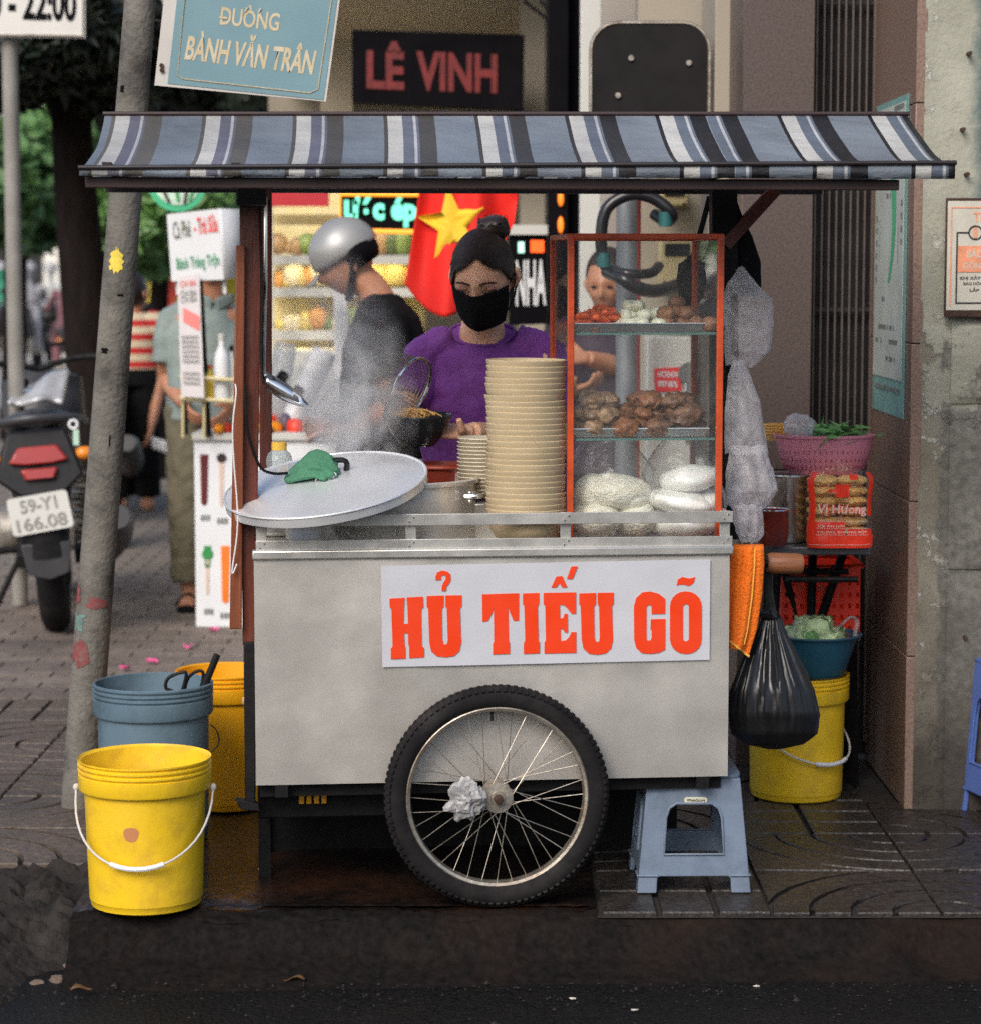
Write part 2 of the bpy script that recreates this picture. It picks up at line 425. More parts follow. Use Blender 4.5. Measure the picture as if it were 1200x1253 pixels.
# wet concrete strip under the cart, worn front edge
def slab_fn(u, v):
    x = -.985 + 1.235 * u
    prof = [(1.16, 0), (.25, 0), (.02, -.002), (-.06, -.006), (-.09, -.014), (-.115, -.038), (-.155, -.095), (-.27, -.15)]
    k = v * (len(prof) - 1); i = min(int(k), len(prof) - 2); t = k - i
    y = prof[i][0] * (1 - t) + prof[i + 1][0] * t; z = prof[i][1] * (1 - t) + prof[i + 1][1] * t
    w = noise.noise(Vector((x * 4, 0, 0))) * .010 + noise.noise(Vector((x * 17, y * 15, 1))) * .010 + noise.noise(Vector((x * 45, y * 40, 1))) * .006 + (noise.noise(Vector((x * 9, y * 12, 8))) * .022 if y < -.1 else 0)
    e = max(0, min(1, (.12 - y) * 5))
    return (x, y + w * e, z + noise.noise(Vector((x * 6, y * 6, 2))) * .003 + w * .6 * e)
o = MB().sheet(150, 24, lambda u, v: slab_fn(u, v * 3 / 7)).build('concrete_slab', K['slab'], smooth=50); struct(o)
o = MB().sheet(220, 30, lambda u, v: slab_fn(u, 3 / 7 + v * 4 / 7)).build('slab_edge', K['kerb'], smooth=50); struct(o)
# groove scratched along the slab: a raised worn lip
o = MB().sheet(120, 3, lambda u, v: (-.70 + .93 * u, -.035 + .02 * (v - .5) + .004 * noise.noise(Vector((u * 20, 0, 5))), .0035 * sin(pi * v) + .0022 * noise.noise(Vector((u * 40, v * 3, 1))))).build('slab_lip', K['slab'], smooth=60); struct(o)
# kerb edge on the right
def kerb_fn(u, v):
    x = .25 + 6 * u
    prof = [(-.02, -.016), (-.095, -.016), (-.112, -.035), (-.15, -.09), (-.27, -.15)]
    k = v * 4; i = min(int(k), 3); t = k - i
    y = prof[i][0] * (1 - t) + prof[i + 1][0] * t; z = prof[i][1] * (1 - t) + prof[i + 1][1] * t
    f_ = 3 if y < -.11 else 1
    return (x, y + noise.noise(Vector((x * 8, y * 9, 0))) * .008 * f_, z + noise.noise(Vector((x * 9, y * 9, 4))) * .005 * f_)
o = MB().sheet(260, 16, kerb_fn).build('kerb', K['kerb'], smooth=50); struct(o)
# broken asphalt ramp, left
def ramp_fn(u, v):
    x = -4.0 + 3.05 * u; y = .37 - 1.35 * v
    z = -.030 - .115 * min(1, max(0, (v - .06) / .62))
    edge = max(0, min(1, (x + 1.22) / .24)); edge = edge * edge * (3 - 2 * edge) * max(0, min(1, (.05 - y) / .2))
    n = noise.noise(Vector((x * 6, y * 9, 0))) * .025 + abs(noise.noise(Vector((x * 13, y * 26, 2)))) * .05 + abs(noise.noise(Vector((x * 30, y * 55, 7)))) * .024 + noise.noise(Vector((x * 70, y * 80, 2))) * .008
    return (x, y, (z + n) * (1 - edge) - .17 * edge - (.05 * max(0, (v - .75) / .25)))
o = MB().sheet(420, 190, ramp_fn).build('broken_ground', K['rubble'], smooth=70); struct(o)
rb = mat('loose_stone', (.13, .095, .07), .85, var=.4, vs=14, bump=.6, bs=60)
for i, (px, py, r) in enumerate([(22, 1168, .035), (45, 1205, .024), (70, 1200, .026), (30, 1222, .012), (25, 1240, .012), (100, 1243, .016), (112, 1142, .014), (90, 1150, .012), (60, 1140, .014), (150, 1152, .01), (14, 1130, .016), (82, 1182, .012)]):
    p = gnd(px, py, -.105 + .0009 * (1150 - py) * .8)
    o = MB().lump((0, 0, 0), (r, r * .8, r * .45), i, .35, 2.2, 2).build('stone', rb, smooth=30); o.location = p
    o.rotation_euler = (0, 0, i)
    tag(o, 'loose stone lying in the broken asphalt at the kerb', 'stone', 'stones in the broken asphalt')

# patterned cement tiles
def tile_mesh(kind):
    s = .392; mb = MB(); a0 = .004
    def poly(p):
        c = Vector((sum(q[0] for q in p) / len(p), sum(q[1] for q in p) / len(p), 0))
        n = len(p)
        top = [Vector((q[0], q[1], 0)) for q in p]; top2 = [v + (c - v).normalized() * .0035 for v in top]
        vs = [v + Vector((0, 0, -.016)) for v in top] + [v + Vector((0, 0, -.004)) for v in top] + top2
        fs = []
        for L in (0, 1):
            for i in range(n):
                j = (i + 1) % n; fs.append((L * n + i, L * n + j, (L + 1) * n + j, (L + 1) * n + i))
        tr = tessellate_polygon([[v for v in top2]])
        fs += [tuple(t[k] + 2 * n for k in range(3)) for t in tr]
        mb.add(vs, fs)
    def arc(r, n=7, lo=0, hi=pi / 2):
        return [(r * cos(lo + (hi - lo) * i / n), r * sin(lo + (hi - lo) * i / n)) for i in range(n + 1)]
    if kind == 0:
        poly([(0, 0)] + arc(.098, 6))
        for r0, r1 in ((.112, .196), (.210, .294), (.308, s)):
            poly(arc(r1, 8) + arc(r0, 8)[::-1])
        poly(arc(s + .014, 8, .02, pi / 2 - .02) + [(.06, s), ] * 0 + [(s, s)] if False else [(s, .11), (s, s), (.11, s)] + [(.406 * cos(t), .406 * sin(t)) for t in [pi / 2 - .28 - k * (pi / 2 - .56) / 6 for k in range(7)]])
    else:
        for r0, r1 in ((.0, .125), (.139, .26), (.274, s)):
            for q0, q1 in ((0, .19), (.204, s)):
                poly([(r0, q0), (r1, q0), (r1, q1), (r0, q1)])
    me = mb.mesh('tile', K['tile'], 0)
    return me
def recenter(me, d):
    me.transform(Matrix.Translation(d)); return me
TM = [recenter(tile_mesh(0), (-.196, -.196, 0)), recenter(tile_mesh(1), (-.196, -.196, 0))]
TMW = []
for m_ in TM:
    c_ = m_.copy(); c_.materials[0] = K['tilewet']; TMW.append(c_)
def put_tile(me, x, y, rot, jz=0.0):
    o = bpy.data.objects.new('tile', me); COL.objects.link(o); o.parent = pavement
    o.location = (x, y, jz); o.rotation_euler = (random.uniform(-.004, .004), random.uniform(-.004, .004), rot * pi / 2)
def lay(x0, x1, y0, y1, MM, arcs):
    j = 0; y = y0 + .2
    while y + .2 <= y1 + .01:
        x = x0 + .2; i = 0
        while x + .2 <= x1 + .01:
            k = (i % 2, j % 2)
            rot = {(0, 0): 0, (1, 0): 1, (1, 1): 2, (0, 1): 3}[k]
            kind = 0 if (i + j * 3) % arcs else 1
            put_tile(MM[kind], x, y, rot, random.uniform(-.003, .001))
            x += .4; i += 1
        y += .4; j += 1
lay(-3.8, -1.0, .375, 2.775, TM, 5)
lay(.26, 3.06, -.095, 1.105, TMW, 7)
lay(-.94, .26, 1.17, 2.77, TM, 6)
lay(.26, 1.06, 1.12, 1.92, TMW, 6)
# paving bricks further back
pm = MB(); pm.box((0, 0, -.007), (.222, .108, .014)); pme = pm.mesh('paver', K['paver'], 0)
cnt = 0
y = 2.85; row = 0
while y < 6.1 and cnt < 300:
    x = -2.9 + (row % 2) * .115
    while x < -.75:
        px_ok = x > -1.2 - (y + 5.73) * .2 * 1.0 - .3 and x < -(y + 5.73) * .095
        if px_ok and cnt < 300:
            o = bpy.data.objects.new('paver', pme); COL.objects.link(o); o.parent = pavement
            o.location = (x, y, random.uniform(-.004, .0)); o.rotation_euler = (random.uniform(-.01, .01), random.uniform(-.01, .01), random.uniform(-.012, .012)); cnt += 1
        x += .23
    y += .1165; row += 1
o = MB().sheet(1, 1, lambda u, v: (-9 + 20 * u, 2.79 + 3.42 * v, -.0085)).build('paver_bed', K['paverfar'], smooth=0); struct(o)
pk = mat('pink_petal', (.75, .12, .30), .6, var=.2)
for i, (px, py) in enumerate([(230, 793), (186, 811), (153, 819), (262, 772), (118, 868)]):
    p = gnd(px, py, .004)
    o = MB().sheet(5, 5, lambda u, v: ((u - .5) * .035 * (1.2 - abs(v - .5)), (v - .5) * .042, .012 * (2 * abs(u - .5)) ** 2 + .004 * v)).build('petal', pk, smooth=80, solid=.001)
    o.location = p; o.rotation_euler = (0, 0, i * 1.3)
    tag(o, ['pink petal midway between the blue bucket and the drink cart', 'pink petal right beside the leaning pole, far side', 'pink petal nearest to the leaning pole', 'pink petal next to the drink cart foot', 'pink petal just left of the blue bucket'][i], 'petal', 'pink petals on the pavement')
lt = mat('pale_litter', (.45, .42, .38), .7)
for i, (px, py, s) in enumerate([(622, 1139, .012), (700, 1222, .01), (776, 1236, .009), (240, 1001, .006), (925, 1207, .008), (320, 1064, .01), (1170, 1135, .008)]):
    p = gnd(px, py, -.128 if py > 1120 else .003)
    o = MB().lump((0, 0, 0), (s, s * .5, s * .3), i, .4, 2, 1).build('litter_scrap', lt, smooth=0); o.location = p
    tag(o, 'tiny pale scrap of litter on the wet ground', 'litter', 'scraps of litter')

# ================================================================== right: corner wall, gate, columns
def peel_mat():
    m = bpy.data.materials.new('peeling_paint_on_concrete'); m.use_nodes = True
    N = m.node_tree.nodes; L = m.node_tree.links; b = N['Principled BSDF']; b.inputs['Roughness'].default_value = .85
    g = N.new('ShaderNodeNewGeometry'); sp = N.new('ShaderNodeSeparateXYZ'); L.new(g.outputs['Position'], sp.inputs[0])
    def nz(s, d=8, r=.6):
        n = N.new('ShaderNodeTexNoise'); n.inputs['Scale'].default_value = s; n.inputs['Detail'].default_value = d; n.inputs['Roughness'].default_value = r
        L.new(g.outputs['Position'], n.inputs['Vector']); return n.outputs[0]
    def math_(op, a, c=None):
        n = N.new('ShaderNodeMath'); n.operation = op
        for i, q in enumerate((a, c)):
            if q is None: continue
            if isinstance(q, (int, float)): n.inputs[i].default_value = q
            else: L.new(q, n.inputs[i])
        return n.outputs[0]
    def rng(v, a, c, lo=0, hi=1):
        n = N.new('ShaderNodeMapRange'); n.inputs[1].default_value = a; n.inputs[2].default_value = c; n.inputs[3].default_value = lo; n.inputs[4].default_value = hi; L.new(v, n.inputs[0]); return n.outputs[0]
    def mix(f, a, c):
        n = N.new('ShaderNodeMix'); n.data_type = 'RGBA'; L.new(f, n.inputs[0])
        for i, q in ((6, a), (7, c)):
            if isinstance(q, tuple): n.inputs[i].default_value = (*q, 1)
            else: L.new(q, n.inputs[i])
        return n.outputs[2]
    conc = mix(rng(nz(40, 6), .35, .65), (.12, .115, .10), (.22, .21, .18))
    conc = mix(rng(nz(3), .5, .75), conc, (.10, .09, .075))
    paint = mix(rng(nz(5), .35, .7), (.40, .395, .32), (.27, .265, .205))
    wall = mix(rng(nz(4.5), .4, .65), (.19, .165, .12), (.29, .265, .205))
    # paint survives high up; below about 1.35 m it has flaked away
    hz = math_('ADD', sp.outputs['Z'], math_('MULTIPLY', math_('SUBTRACT', nz(2.6, 9, .7), .5), 1.5))
    keep = rng(hz, 1.22, 1.26)
    col = mix(keep, wall, paint)
    # bare concrete right of the strip
    xr = math_('ADD', sp.outputs['X'], math_('MULTIPLY', math_('SUBTRACT', nz(6, 8, .7), .5), .12))
    lowc = rng(hz, 1.36, 1.32)
    col = mix(math_('MULTIPLY', rng(xr, 1.235, 1.245), lowc), col, conc)
    # white flakes along the edge
    fl = math_('MULTIPLY', rng(nz(11, 10, .75), .56, .575), rng(xr, 1.27, 1.2))
    col = mix(math_('MULTIPLY', fl, rng(sp.outputs['Z'], .15, .6)), col, (.50, .49, .43))
    # teal paint, upper right
    teal = math_('MULTIPLY', rng(xr, 1.30, 1.335), rng(hz, 1.55, 1.6))
    col = mix(teal, col, (.10, .15, .145))
    # grime that splashes up from the ground
    grime = rng(math_('ADD', sp.outputs['Z'], math_('MULTIPLY', math_('SUBTRACT', nz(4, 8, .7), .5), .7)), .62, .1)
    col = mix(math_('MULTIPLY', grime, .85), col, (.028, .022, .018))
    L.new(col, b.inputs['Base Color'])
    bp = N.new('ShaderNodeBump'); bp.inputs['Strength'].default_value = .6; bp.inputs['Distance'].default_value = .012
    h = math_('ADD', math_('MULTIPLY', nz(55, 6), .5), math_('ADD', keep, fl)); L.new(h, bp.inputs['Height']); L.new(bp.outputs[0], b.inputs['Normal'])
    return m
K['peel'] = peel_mat()
def granite(name, c1, c2, rough=.35):
    m = mat(name, c1, rough, var=.3, vs=170, pos=True, bump=.03, bs=80, dirt=c2, dirt_amt=.85, dirt_s=130, rvar=.06)
    return m
K['granite'] = granite('speckled_granite', (.085, .062, .055), (.028, .021, .019), .4)
K['granitep'] = granite('pinkish_granite', (.20, .135, .105), (.10, .065, .05), .24)
# corner wall
XW = 1.165
r = thing('corner_wall', 'grey concrete corner wall with flaking pale green paint at the right edge', 'wall', (XW, 1.0, 0))
Mw = Matrix.Translation((-XW, -1.0, 0))
mb = MB(Mw)
def wallface(u, v):
    x = XW + .012 + 2.6 * u; z = -.02 + 4.6 * v
    return (x, 1.0 + .006 * noise.noise(Vector((x * 7, z * 7, 0))) , z)
mb.sheet(60, 90, wallface)
mb.box((XW + .012 + 1.3, 1.40, 2.28), (2.6, .78, 4.6))
wcore = mb.build('wall_core', K['peel'], r, smooth=50)
for i, (z0, z1) in enumerate(((-.02, .665), (.677, 1.123), (1.135, 1.36))):
    mb = MB(Mw)
    def fn(u, v, z0=z0, z1=z1):
        x = 1.262 + 2.2 * u; z = z0 + (z1 - z0) * v
        return (x, .982 + .012 * (1 if v in (0, 1) or u == 0 else 0) + .004 * noise.noise(Vector((x * 9, z * 9, 2))), z)
    mb.sheet(50, 14, fn); mb.box(((1.262 + 2.2 / 2 + .02), .9965, (z0 + z1) / 2), (2.17, .004, z1 - z0 - .004))
    mb.build('concrete_panel', K['peel'], r, smooth=30)
# stubs of bolts
for i, (px, py) in enumerate(((1186, 65), (1178, 158), (1183, 213), (1180, 780))):
    p = at(px, py, .98)
    mb = MB(Mw); mb.tube([p + Vector((0, .02, 0)), p + Vector((0, -.012, 0))], .006, 8); mb.build('bolt', K['rust'], r)
# granite return wall facing the cart
g = thing('granite_side_wall', 'polished pinkish granite side wall carrying the tall teal-edged poster', 'wall', (XW, 1.35, 0))
mb = MB(Matrix.Translation((-XW, -1.35, 0)))
for k, (z0, z1) in enumerate(((0, .43), (.433, .862), (.865, 1.297), (1.3, 1.95), (1.953, 2.6), (2.603, 3.4), (3.403, 4.6))):
    mb = MB(Matrix.Translation((-XW, -1.35, 0))); mb.box((XW + .004, 1.37, (z0 + z1) / 2), (.03, .738, z1 - z0)); mb.build('granite_panel', K['granitep'], g, bevel=.002)
# poster on it
def on_side(px, py, off=.004):
    d = ray(px, py); t = (XW - .011 - off - CAM.x) / d.x; return CAM + d * t
ps = thing('wall_poster', 'tall white poster with teal border and curved green arrow on granite wall', 'poster', on_side(1080, 505))
b0 = ps.location.copy(); Mi = Matrix.Translation(-b0)
K['teal'] = mat('teal_print', (.16, .30, .28), .35, var=.1)
K['poster'] = mat('pale_print', (.42, .46, .42), .28, var=.06, vs=4)
ink = mat('grey_ink', (.13, .14, .13), .5); grn = mat('green_ink', (.07, .33, .17), .4); redink = mat('red_ink', (.62, .06, .04), .5); blackink = mat('black_ink', (.012, .012, .014), .5)
y0_, y1_ = 1.10, 1.665; zt, zb = 1.985, 1.085
def pq(u, v, off): return Vector((XW - .011 - off, y1_ + (y0_ - y1_) * u, zb + (zt - zb) * v))   # u: 0 far .. 1 near
def pbox(u0, u1, v0, v1, off, m, name):
    mb = MB(Mi); a, c = pq(u0, v0, off), pq(u1, v1, off); mb.box((a + c) / 2, (.0012, abs(a.y - c.y), abs(a.z - c.z))); return mb.build(name, m, ps, smooth=0)
pbox(0, 1, 0, 1, .002, K['teal'], 'poster_sheet')
pbox(.03, .93, .115, .98, .0045, K['poster'], 'poster_field')
mb = MB(Mi); pts = [pq(u, v, .006) for u, v in ((.50, .42), (.60, .50), (.645, .60), (.63, .70), (.575, .79))]
mb.tube(catmull(pts, 5), [.004 + .012 * i / 16 for i in range(17)], 6, flat=.06, up=(0, 0, 1)) if False else None
P = catmull(pts, 5)
for i in range(len(P) - 1):
    w = .016 + .03 * i / len(P); a, c = P[i], P[i + 1]
    mb.add([a + Vector((0, w, 0)), a - Vector((0, w, 0)), c - Vector((0, w + .001, 0)), c + Vector((0, w + .001, 0))], [(0, 1, 2, 3)])
a = P[-1]; mb.add([a + Vector((0, .09, -.01)), a + Vector((0, -.07, -.02)), a + Vector((0, .02, .065))], [(0, 1, 2)])
mb.build('arrow_mark', grn, ps, smooth=0)
rr = random.Random(5)
for (u, v, w) in [(.1, .945, .2), (.1, .915, .16), (.1, .885, .16), (.1, .85, .1), (.1, .815, .1), (.62, .96, .28), (.68, .93, .2), (.68, .895, .22), (.7, .86, .18), (.72, .825, .12), (.73, .79, .1), (.4, .69, .15), (.2, .27, .5), (.12, .225, .2), (.55, .225, .26), (.45, .17, .3), (.08, .075, .8), (.3, .36, .1)]:
    n = max(2, int(w / .035))
    mb = MB(Mi)
    for i in range(n):
        if rr.random() < .12: continue
        a, c = pq(u + w * i / n, v, .006), pq(u + w * (i + .72) / n, v + .015, .006)
        mb.box((a + c) / 2, (.0006, abs(a.y - c.y), abs(a.z - c.z)))
    mb.build('print_line', ink, ps, smooth=0)['kind'] = 'stuff'
for (u, v) in [(.09, .62), (.09, .58), (.09, .54), (.09, .50), (.09, .46), (.09, .42), (.86, .66), (.86, .62), (.86, .58), (.86, .54)]:
    pbox(u, u + .045, v, v + .018, .006, ink, 'print_mark')
for (u0, v0, u1, v1) in [(.28, .80, .36, .89), (.62, .89, .66, .80), (.2, .50, .2, .62), (.78, .48, .78, .60)]:
    mb = MB(Mi); mb.bar(pq(u0, v0, .006), pq(u1, v1, .006), .004, .0006, up=(1, 0, 0)); mb.build('print_rule', redink if v0 > .7 else ink, ps, smooth=0)
# notice board on the corner wall
p0, p1 = at(1155, 388, .965), at(1156, 242, .965)
wN = .160
nb = thing('notice_board', 'white enamel notice board with red title and black frame line on corner wall', 'sign', p0)
Mi = Matrix.Translation(-p0)
hN = p1.z - p0.z
mb = MB(Mi); mb.box((p0.x + wN / 2, p0.y + .004, p0.z + hN / 2), (wN, .012, hN)); mb.build('board', K['rust'], nb, bevel=.002)
def nq(u, v, off=.0): return Vector((p0.x + wN * u, p0.y - .0025 - off, p0.z + hN * v))
cre = mat('aged_white_enamel', (.46, .44, .37), .4, var=.08, dirt=(.33, .28, .22), dirt_amt=.5, dirt_s=9)
pinkl = mat('faded_red_print', (.62, .24, .13), .5, var=.2, vs=40)
mb = MB(Mi); a, c = nq(.025, .06), nq(.975, .975); mb.box((a + c) / 2, (c.x - a.x, .0015, c.z - a.z)); mb.build('face', cre, nb)
for (u0, v0, u1, v1, m_, w) in [(.09, .10, .09, .92, pinkl, .003), (.09, .92, .91, .92, pinkl, .003), (.91, .10, .91, .92, pinkl, .003), (.19, .12, .19, .71, blackink, .004), (.81, .12, .81, .71, blackink, .004), (.19, .12, .81, .12, blackink, .004), (.19, .71, .38, .71, blackink, .004), (.62, .71, .81, .71, blackink, .004)]:
    mb = MB(Mi); q = (nq(u0, v0, .002) + nq(u1, v1, .002)) / 2
    mb.box(q, (w, .0008, hN * abs(v1 - v0) + w) if u0 == u1 else (wN * abs(u1 - u0), .0007, w)); mb.build('frame_line', m_, nb, smooth=0)
mb = MB(Mi); c = nq(.5, .71, .002); mb.tube([c + Vector((cos(t) * .018, 0, sin(t) * .018)) for t in [2 * pi * k / 24 for k in range(24)]], .002, 6, closed=True); mb.build('ring_mark', blackink, nb)
def nl(t_, u0, u1, v0, v1, m_, off=.002):
    lettering(t_, nq(u0, v0, off) + Vector((-p0.x, -p0.y, -p0.z)), nq(u1, v0, off) - p0, nq(u0, v1, off) - p0, m_, nb, .02, off=0)
nl('8', .46, .54, .665, .755, pinkl)
nl('TH', .46, .70, .80, .88, pinkl)
mb = MB(Mi); a, c = nq(.21, .38, .0025), nq(.79, .60, .0025); mb.box((a + c) / 2, (c.x - a.x, .0006, c.z - a.z)); mb.build('print_band', pinkl, nb, smooth=0)
nl('BÁO', .36, .64, .50, .58, cre, .0032); nl('DỘNG', .30, .70, .395, .475, cre, .0032)
nl('KHI XẢY CU', .25, .75, .315, .352, blackink); nl('BÁO DỘNG', .31, .69, .265, .302, blackink); nl('LẮP', .42, .58, .215, .252, blackink)
# folding gate
K['gateback'] = mat('dark_gate_leaf', (.010, .009, .010), .7, var=.3)
K['gatebar'] = mat('gate_bar_steel', (.10, .08, .075), .45, .4, var=.2, vs=20)
gx0, gx1 = at(982, 400, 1.76).x, XW - .01
gt = thing('folding_gate', 'dark folding steel gate of thin vertical bars between two granite walls', 'gate', ((gx0 + gx1) / 2, 1.76, 0))
Mi = Matrix.Translation(-gt.location)
mb = MB(Mi); mb.box(((gx0 + gx1) / 2, 1.80, 1.8), (gx1 - gx0 + .1, .02, 3.6)); mb.build('gate_leaf', K['gateback'], gt)
nb_ = int((gx1 - gx0) / .0215); bar_me = None
for i in range(nb_ + 1):
    x = gx0 + .008 + i * .0215
    mb = MB(); mb.box((0, 0, 1.8), (.0052, .014, 3.5))
    if bar_me is None: bar_me = mb.mesh('bar', K['gatebar'], 0)
    o = bpy.data.objects.new('bar', bar_me); COL.objects.link(o); o.parent = gt; o.location = (x - gt.location.x, -.015, 0)
for z in (.35, 1.38, 2.3):
    mb = MB(Mi); mb.box(((gx0 + gx1) / 2, 1.752, z), (gx1 - gx0, .006, .012)); mb.build('cross_strap', K['gateback'], gt)
# granite column left of the gate
cx0, cx1 = at(905, 400, 1.6).x, gx0 + .005
gc = thing('granite_column', 'dull brown speckled granite column behind the cart, left of the gate', 'column', ((cx0 + cx1) / 2, 1.85, 0))
Mi = Matrix.Translation(-gc.location)
for (z0, z1) in ((0, .9), (.903, 1.8), (1.803, 2.7), (2.703, 4.2)):
    mb = MB(Mi); mb.box(((cx0 + cx1) / 2, 1.85, (z0 + z1) / 2), (cx1 - cx0, .5, z1 - z0)); mb.build('granite_panel', K['granite'], gc, bevel=.003)
# cream pilaster, left again, and the cream wall that carries the meters
px0, px1 = at(866, 100, 2.0).x, at(905, 100, 2.0).x
o = MB().box((0, 0, 2.1), (px1 - px0, .5, 4.2)).build('cream_pilaster', K['cream'], smooth=0, bevel=.004); o.location = ((px0 + px1) / 2 + .02, 2.25, 0)
tag(o, 'narrow cream painted pilaster beside the speckled granite column', 'pilaster')
wx0, wx1 = at(778, 400, 2.6).x, at(872, 400, 2.6).x
o = MB().box((0, 0, 2.1), (wx1 - wx0, .2, 4.2)).build('cream_wall', K['cream'], smooth=0); o.location = ((wx0 + wx1) / 2, 2.70, 0)
tag(o, 'cream wall with electric meter boxes seen through the glass cabinet', 'wall')
# yellowed meter boxes
K['meter'] = mat('yellowed_plastic', (.50, .42, .22), .5, var=.1, vs=6)
def meter(px0, py0, px1, py1, label, big):
    a, c = at(px0, py1, 2.5), at(px1, py0, 2.5)
    t = thing('meter_box', label, 'meter box', ((a.x + c.x) / 2, 2.5, a.z), group='electric boxes on the cream wall')
    w, h = c.x - a.x, c.z - a.z
    MB().box((0, .05, h / 2), (w, .1, h)).build('case', K['meter'], t, bevel=.008)
    MB().box((0, -.004, h * .75), (w * .7, .008, h * .25)).build('window', K['blackgloss'], t, bevel=.002)
    for s in (-1, 1): MB().tube([(s * w * .35, 0, h * .1), (s * w * .35, -.006, h * .1)], .006, 8).build('screw', K['rust'], t)
meter(807, 232, 842, 252, 'upper yellowed electric box high on the cream wall', False)
meter(806, 290, 850, 352, 'lower larger yellowed meter box on the cream wall', True)
a, c = at(790, 503, 2.45), at(846, 412, 2.45)
wb = thing('white_cabinet', 'white metal cabinet with red number plate behind the glass case', 'cabinet', ((a.x + c.x) / 2, 2.45, a.z - .35))
w, h = c.x - a.x, c.z - a.z + .35
MB().box((0, .07, h / 2), (w, .14, h)).build('case', K['greywhite'], wb, bevel=.006)
q0, q1 = at(800, 479, 2.445), at(833, 450, 2.445); of = wb.location
MB().box(((q0.x + q1.x) / 2 - of.x, -.003, (q0.z + q1.z) / 2 - of.z), (q1.x - q0.x, .004, q1.z - q0.z), Matrix.Rotation(-.05, 3, 'Y')).build('number_plate', mat('red_plate', (.62, .015, .02), .4), wb)
for k, (t_, v0, v1) in enumerate((('HC93474', .56, .84), ('0907-0876', .16, .44))):
    z0 = q0.z - of.z + (q1.z - q0.z) * v0; z1 = q0.z - of.z + (q1.z - q0.z) * v1; x0 = q0.x - of.x + .012; x1 = q1.x - of.x - .012
    lettering(t_, (x0, -.0062, z0 + .003), (x1, -.0062, z0 + .0), (x0, -.0062, z1 + .003), K['white'], wb, .03, off=0)
MB().tube([(w * .42, -.01, h * .80), (w * .42, -.03, h * .80)], .035, 16).build('lock', K['bright'], wb)
MB().box((w * .42, -.012, h * .6), (.022, .012, h * .36)).build('latch_bar', K['bright'], wb, bevel=.003)

# grit and small stones swept into the gutter
gm = MB(); rg = random.Random(31)
for k in range(420):
    x = rg.uniform(-1.3, 1.6); y = -.235 - abs(rg.gauss(0, .13)); r = rg.uniform(.0015, .0055) * (2.2 if rg.random() < .05 else 1)
    b0_ = len(gm.v); d_ = [Vector((rg.uniform(.6, 1), 0, 0)), Vector((-rg.uniform(.6, 1), 0, 0)), Vector((0, rg.uniform(.6, 1), 0)), Vector((0, -rg.uniform(.6, 1), 0)), Vector((0, 0, rg.uniform(.4, .8)))]
    c_ = Vector((x, y, -.130)); gm.add([c_ + q * r for q in d_], [(0, 2, 4), (2, 1, 4), (1, 3, 4), (3, 0, 4)])
o = gm.build('gutter_grit', mat('gutter_grit', (.022, .018, .016), .85, var=.5, vs=90, pos=True), smooth=0); tag(o, 'scattered grit and small stones along the gutter', 'grit', kind='stuff')
lfm = mat('dry_leaf', (.10, .05, .018), .7, var=.3)
for i, (px, py, a_) in enumerate(((100, 1212, .4), (505, 1133, 1.2), (840, 1160, 2.2), (1085, 1190, .3), (360, 1200, 2.9), (690, 1180, 1.8))):
    p = gnd(px, py, -.126)
    o = MB().sheet(6, 4, lambda u, v: ((u - .5) * .05, (v - .5) * .024 * sin(pi * (.08 + .84 * u)), .006 * sin(u * 5) + .012 * abs(v - .5))).build('dry_leaf', lfm, smooth=60, solid=.0008); o.location = p; o.rotation_euler = (.1, 0, a_)
    tag(o, 'dry brown leaf lying in the gutter ' + ['at the bottom left corner', 'in front of the wheel', 'in front of the blue stool', 'near the right end', 'in front of the front yellow bucket', 'between wheel and stool'][i], 'leaf', 'dry leaves in the gutter')
# ================================================================== shop row behind
K['soffit'] = mat('soffit_paint', (.33, .29, .24), .85, var=.08, vs=1.5, pos=True)
K['shopyellow'] = mat('pale_yellow_panel', (.55, .45, .20), .6, var=.2, vs=3, pos=True, dirt=(.62, .58, .45), dirt_amt=.6, dirt_s=2)
K['flagred'] = mat('red_flag_cloth', (.62, .012, .006), .75, var=.15, vs=3, bump=.1, bs=90)
K['flagyel'] = mat('yellow_flag_star', (.72, .45, .02), .7, var=.1)
YB = 8.2
sb = thing('shop_building', 'cream shop front with concrete canopy behind the food cart', 'building', (0, YB, 0))
Mi = Matrix.Translation(-sb.location)
def slab_part(name, pxs, y0, y1, z0, z1, m, **kw):
    mb = MB(Mi); mb.box(((pxs[0] + pxs[1]) / 2, (y0 + y1) / 2, (z0 + z1) / 2), (pxs[1] - pxs[0], y1 - y0, z1 - z0)); return mb.build(name, m, sb, smooth=0, **kw)
slab_part('back_wall', (at(330, 300, YB).x, at(735, 300, YB).x), YB, YB + .3, -.01, 4.6, K['cream'])
slab_part('side_wall', (at(672, 300, 5.2).x, at(736, 300, 5.2).x + .35), 5.2, YB, -.01, 4.6, K['gateback'])
slab_part('pillar', (at(636, 300, 6.2).x, at(668, 300, 6.2).x), 6.2, 6.5, -.01, 4.6, K['cream'])
slab_part('pillar', (at(392, 100, 7.4).x, at(432, 100, 7.4).x), 7.4, 7.7, 1.9, 4.6, K['cream'])
zc = at(600, 42, 6.0).z
mb = MB(Mi); xa, xb = at(428, 40, 6).x, at(745, 40, 6).x
